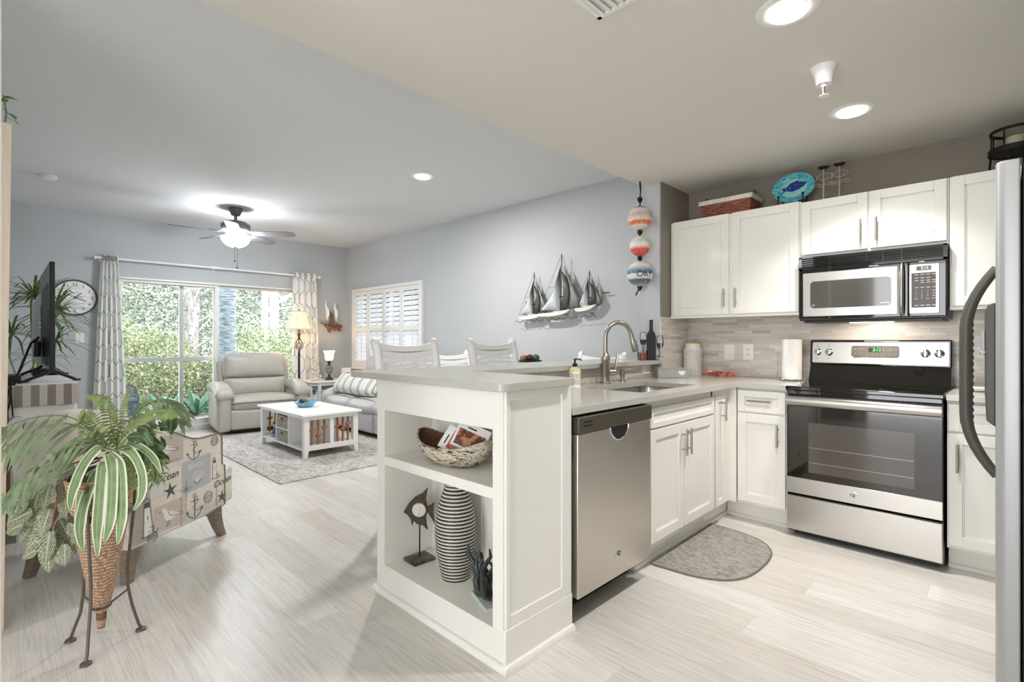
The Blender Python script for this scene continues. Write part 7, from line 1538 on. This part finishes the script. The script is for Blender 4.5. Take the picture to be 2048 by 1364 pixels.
# ================================================================== OUTSIDE THE GLASS
def scatter(name, m_, root, n_, fnp, L0, L1, w_, seed, flat=.6):
    rr = random.Random(seed); b = MB(); V = b.v; Fc = b.f; MIx = b.mi
    for _ in range(n_):
        x_, y_, z_ = fnp(rr); L_ = rr.uniform(L0, L1); a = rr.uniform(0, 2 * pi); e = rr.uniform(-.8, .8); d = (cos(a) * cos(e), sin(a) * cos(e), sin(e)); a2 = rr.uniform(0, 2 * pi)
        s = Vector((cos(a2), sin(a2), rr.uniform(-.6, .6))).cross(Vector(d)); 
        if s.length < .05: continue
        s = s.normalized() * L_ * w_; k = len(V)
        V += [(x_, y_, z_), (x_ + d[0] * L_ * .5 + s.x, y_ + d[1] * L_ * .5 + s.y, z_ + d[2] * L_ * .5 + s.z), (x_ + d[0] * L_, y_ + d[1] * L_, z_ + d[2] * L_), (x_ + d[0] * L_ * .5 - s.x, y_ + d[1] * L_ * .5 - s.y, z_ + d[2] * L_ * .5 - s.z)]; Fc.append((k, k + 1, k + 2, k + 3)); MIx.append(0)
    return b.build(name, m_, root, smooth=0)
def outleaf(name, stops, tl=.45):
    m = mat(name, stops[0][1], .45); n = NT(m); g = n.n('ShaderNodeNewGeometry'); c = n.ramp(g.outputs['Random Per Island'], stops); n.l(c, n.b.inputs['Base Color'])
    tr = n.n('ShaderNodeBsdfTranslucent'); n.l(c, tr.inputs[0]); ms = n.n('ShaderNodeMixShader'); ms.inputs[0].default_value = tl; n.l(n.b.outputs[0], ms.inputs[1]); n.l(tr.outputs[0], ms.inputs[2]); n.l(ms.outputs[0], n.o.inputs[0]); M[name] = m
outleaf('shrub_leaf', [(0, (76, 102, 68)), (.35, (120, 144, 100)), (.65, (158, 174, 132)), (.85, (196, 170, 146)), (1, (214, 214, 198))])
outleaf('tree_leaf', [(0, (66, 82, 62)), (.4, (104, 120, 90)), (.75, (146, 158, 128)), (1, (204, 210, 198))])
outleaf('tree_leaf_pale', [(0, (88, 98, 84)), (.5, (138, 148, 130)), (1, (208, 212, 204))])
outleaf('brom_leaf', [(0, (48, 84, 80)), (.5, (76, 112, 88)), (1, (112, 142, 96))], .3)
M['mulch'] = noisy('dark_mulch', [(0.35, (70, 68, 72)), (0.65, (128, 122, 124))], (30, 30, 30), 1, 4, .9, .5); M['pavers'] = noisy('pale_pavers', [(0.4, (176, 176, 174)), (0.6, (190, 190, 188))], (6, 6, 6), 1, rough=.8)
b = MB(); b.box((-6, 8.06, -.35), (4.24, 8.9, -.12)); struct(b, 'patio_ground', 'pavers'); b = MB(); b.box((-14, 8.9, -.45), (26, 34, -.14)); struct(b, 'garden_ground', 'mulch'); b = MB(); b.box((4.26, -6, -.45), (26, 8.9, -.16)); struct(b, 'side_ground', 'pavers')
M['palmbark'] = noisy('grey_palm_bark', [(0.35, (56, 64, 70)), (0.5, (96, 106, 112)), (0.7, (136, 144, 148))], (5, 5, 30), 1.3, 4, .9, .6); M['bark'] = noisy('grey_bark', [(0.35, (108, 106, 106)), (0.65, (164, 160, 158))], (8, 8, 2), 2, 4, .9, .5); M['sunlit_bark'] = noisy('sunlit_pale_bark', [(0.35, (214, 210, 204)), (0.65, (240, 238, 234))], (6, 6, 2), 2, 3, .9, .3)  # pale trunk and twig bark has the sun's overexposed white in its colour
def ell(cx, cy, cz, rx, ry, rz):
    def f(rr):
        while True:
            a, b_, c_ = rr.uniform(-1, 1), rr.uniform(-1, 1), rr.uniform(-1, 1); q = a * a + b_ * b_ + c_ * c_
            if .18 < q < 1: return (cx + a * rx, cy + b_ * ry, cz + c_ * rz)
    return f
def tree(label, x, y, r, h, m_, lean=0, crowns=(), lm='tree_leaf', n_=2500, seed=1, L0=.07, L1=.13):
    t = thing('tree', label, 'tree', (x, y, -.14)); b = MB(); b.tube([(x, y, -.2), (x + lean * .3, y, h * .35), (x + lean, y + .1, h)], [r * 1.15, r, r * .8], 12)
    rr = random.Random(seed)
    for k in range(5): z_ = h * rr.uniform(.35, .9); a = rr.uniform(0, 6.28); b.tube([(x + lean * z_ / h, y, z_), (x + lean + cos(a) * .6, y + sin(a) * .5, z_ + .4), (x + lean + cos(a) * 1.5, y + sin(a) * 1.1, z_ + .9 + rr.uniform(-.5, .4))], [r * .35, r * .2, r * .06], 6)
    b.build('trunk', m_, t)
    b = MB()
    for k in range(9 if r < .145 or lean > .3 else 0):
        z_ = rr.uniform(.6, 2.6); a = rr.uniform(0, 6.28); p = Vector((x + lean * z_ / h, y - .1, z_)); q = p + Vector((cos(a) * rr.uniform(.8, 2.0), -abs(sin(a)) * .7, rr.uniform(-.3, 1.1))); b.tube([p, p.lerp(q, .5) + Vector((0, 0, rr.uniform(-.15, .2))), q], [.014, .010, .005], 5)
    if b.v: b.build('twig', 'sunlit_bark', t)
    for i, c_ in enumerate(crowns): scatter('crown', lm, t, n_, ell(*c_), L0, L1, .28, seed * 10 + i)
    return t
tree('thick grey palm trunk just outside, right of the door post', 3.22, 11.0, .145, 7, 'palmbark', 0, ((3.2, 11.2, 7.2, 2.2, 2.0, .9),), 'tree_leaf', 1500, 1, .3, .7)
tree('leaning grey tree trunk seen through the sliding door', 3.2, 14.0, .17, 5.5, 'bark', .35, ((3.0, 14.6, 2.6, 2.2, 1.4, 2.2), (2.0, 14.8, 5.0, 2.4, 1.8, 1.6)), 'tree_leaf_pale', 7979, 2, .045, .085)
tree('thinner sunlit pale trunk right of the palm trunk', 4.95, 14.0, .085, 5.5, 'sunlit_bark', .10, ((4.6, 15.0, 4.4, 1.8, 1.4, 1.4),), 'tree_leaf', 6300, 3, .045, .085)
tree('thicker sunlit pale trunk beside the right curtain', 5.30, 14.2, .11, 6.0, 'sunlit_bark', -.02, ((6.4, 15.2, 3.4, 1.8, 1.4, 1.9),), 'tree_leaf_pale', 7979, 4, .045, .085)
tree('leafy tree at the left edge of the sliding door view', .9, 15.5, .14, 5, 'bark', -.2, ((1.2, 15.4, 3.0, 2.0, 1.4, 1.9), (-.8, 15.6, 3.4, 2.0, 1.4, 2.0)), 'tree_leaf', 8820, 5, .045, .085)
tree('dense green tree behind the palm trunk', 4.2, 17.5, .15, 5, 'bark', .2, ((4.2, 17.0, 2.6, 2.4, 1.4, 2.2), (6.4, 17.4, 2.4, 2.2, 1.4, 2.2)), 'tree_leaf', 10080, 6, .045, .085)
tree('pale feathery tree far behind the leaning trunk', 2.4, 18.5, .14, 5, 'bark', 0, ((2.4, 18.2, 2.8, 2.4, 1.4, 2.4), (0, 18.4, 2.6, 2.4, 1.4, 2.6)), 'tree_leaf_pale', 9240, 7, .045, .085)
def shrub(label, c_, n_, seed, lm='shrub_leaf'):
    t = thing('shrub', label, 'shrub', (c_[0], c_[1], -.14)); scatter('leaves', lm, t, int(n_ * 1.7), ell(*c_), .035, .075, .3, seed)
    b = MB(); rr = random.Random(seed)
    for k in range(7): a = rr.uniform(0, 6.28); q = rr.uniform(.4, .9); b.tube([(c_[0], c_[1], -.15), (c_[0] + cos(a) * c_[3] * .4 * q, c_[1] + sin(a) * c_[4] * .4 * q, c_[2] * .6), (c_[0] + cos(a) * c_[3] * q, c_[1] + sin(a) * c_[4] * q, c_[2] + c_[5] * .5 * q)], [.018, .012, .005], 5)
    b.build('stem', 'bark', t)
shrub('pink-tipped light green shrub at the left of the sliding door view', (1.35, 12.6, .75, 1.0, .7, 1.1), 5200, 31)
shrub('light green shrub in the middle of the sliding door view', (2.4, 13.0, .55, .85, .7, .95), 4600, 32)
shrub('yellowish shrub behind the recliner, left of the pale trunks', (4.3, 12.8, .6, 1.0, .6, 1.0), 4000, 33)
shrub('green shrub at the foot of the pale trunks', (5.8, 13.4, .7, 1.1, .7, 1.2), 4200, 34)
shrub('low pale shrub behind the broad-leaved plants', (3.1, 13.6, .3, .8, .6, .6), 2600, 35)
def brom(x, y, s_, label, seed):
    t = thing('bromeliad', label, 'plant', (x, y, -.14)); b = MB(); rr = random.Random(seed)
    for k in range(22):
        a = k * 2.4; el = .35 + .8 * (k / 22); d = Vector((cos(a) * cos(el), sin(a) * cos(el), sin(el))); p = Vector((x, y, -.14)); L_ = s_ * rr.uniform(.8, 1.1)
        ribbon(b, [p, p + d * L_ * .45, p + d * L_ * .8 + Vector((0, 0, -.02)), p + d * L_ + Vector((0, 0, -.12 * s_))], .075 * s_ / .6, d.cross(Vector((0, 0, 1))), .3, n=4)
    b.build('leaves', 'brom_leaf', t, smooth=180)
brom(2.12, 10.5, .55, 'broad-leaved green rosette left of the screen upright', 51); brom(2.52, 10.4, .60, 'dark spiky green rosette right of the screen upright', 52); brom(2.82, 10.8, .50, 'green rosette beside the door post, lower right of the glass', 53); brom(1.70, 11.2, .45, 'small green rosette farther back by the shrub', 54)
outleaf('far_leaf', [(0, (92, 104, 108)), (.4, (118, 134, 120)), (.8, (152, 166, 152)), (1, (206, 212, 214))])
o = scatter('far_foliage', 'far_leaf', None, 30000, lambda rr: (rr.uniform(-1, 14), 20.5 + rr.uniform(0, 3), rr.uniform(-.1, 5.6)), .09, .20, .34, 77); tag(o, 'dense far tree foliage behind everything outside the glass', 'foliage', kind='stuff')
wc = thing('patio_chair', 'dark wicker patio chair back outside behind the left curtain', 'chair', (1.38, 9.3, -.12))
M['wicker'] = noisy('dark_wicker_blue', [(0.4, (30, 44, 52)), (0.6, (66, 86, 94))], (60, 60, 60), 1.5, rough=.6); b = MB()
for k in range(9): x_ = 1.27 + .0275 * k; q = (x_ - 1.38) / .125; hz = .555 - .12 * q ** 4 - .02 * q * q; b.tube([(x_, 9.3, .02), (x_, 9.28, hz)], .006, 5)
for k in range(16): z_ = .06 + .03 * k; hw = .125 * (1 - max(0, (z_ - .36) / .24) ** 3); b.tube([(1.38 - hw, 9.3, z_), (1.38, 9.28, z_), (1.38 + hw, 9.3, z_)], .006, 5)
b.tube([(1.255, 9.3, -.0), (1.255, 9.29, .35), (1.30, 9.28, .51), (1.38, 9.28, .56), (1.46, 9.28, .51), (1.505, 9.29, .35), (1.505, 9.3, -.0)], .013, 8); b.build('backrest', 'wicker', wc)
b = MB(); b.cush((1.38, 9.56, .28), (.30, .40, .06), .02); b.build('seat', 'wicker', wc)
for p in ((1.25, 9.38), (1.51, 9.38), (1.25, 9.74), (1.51, 9.74)): b = MB(); b.cyl((p[0], p[1], -.12), (p[0], p[1], .28), .014, 8); b.build('leg', 'wicker', wc)
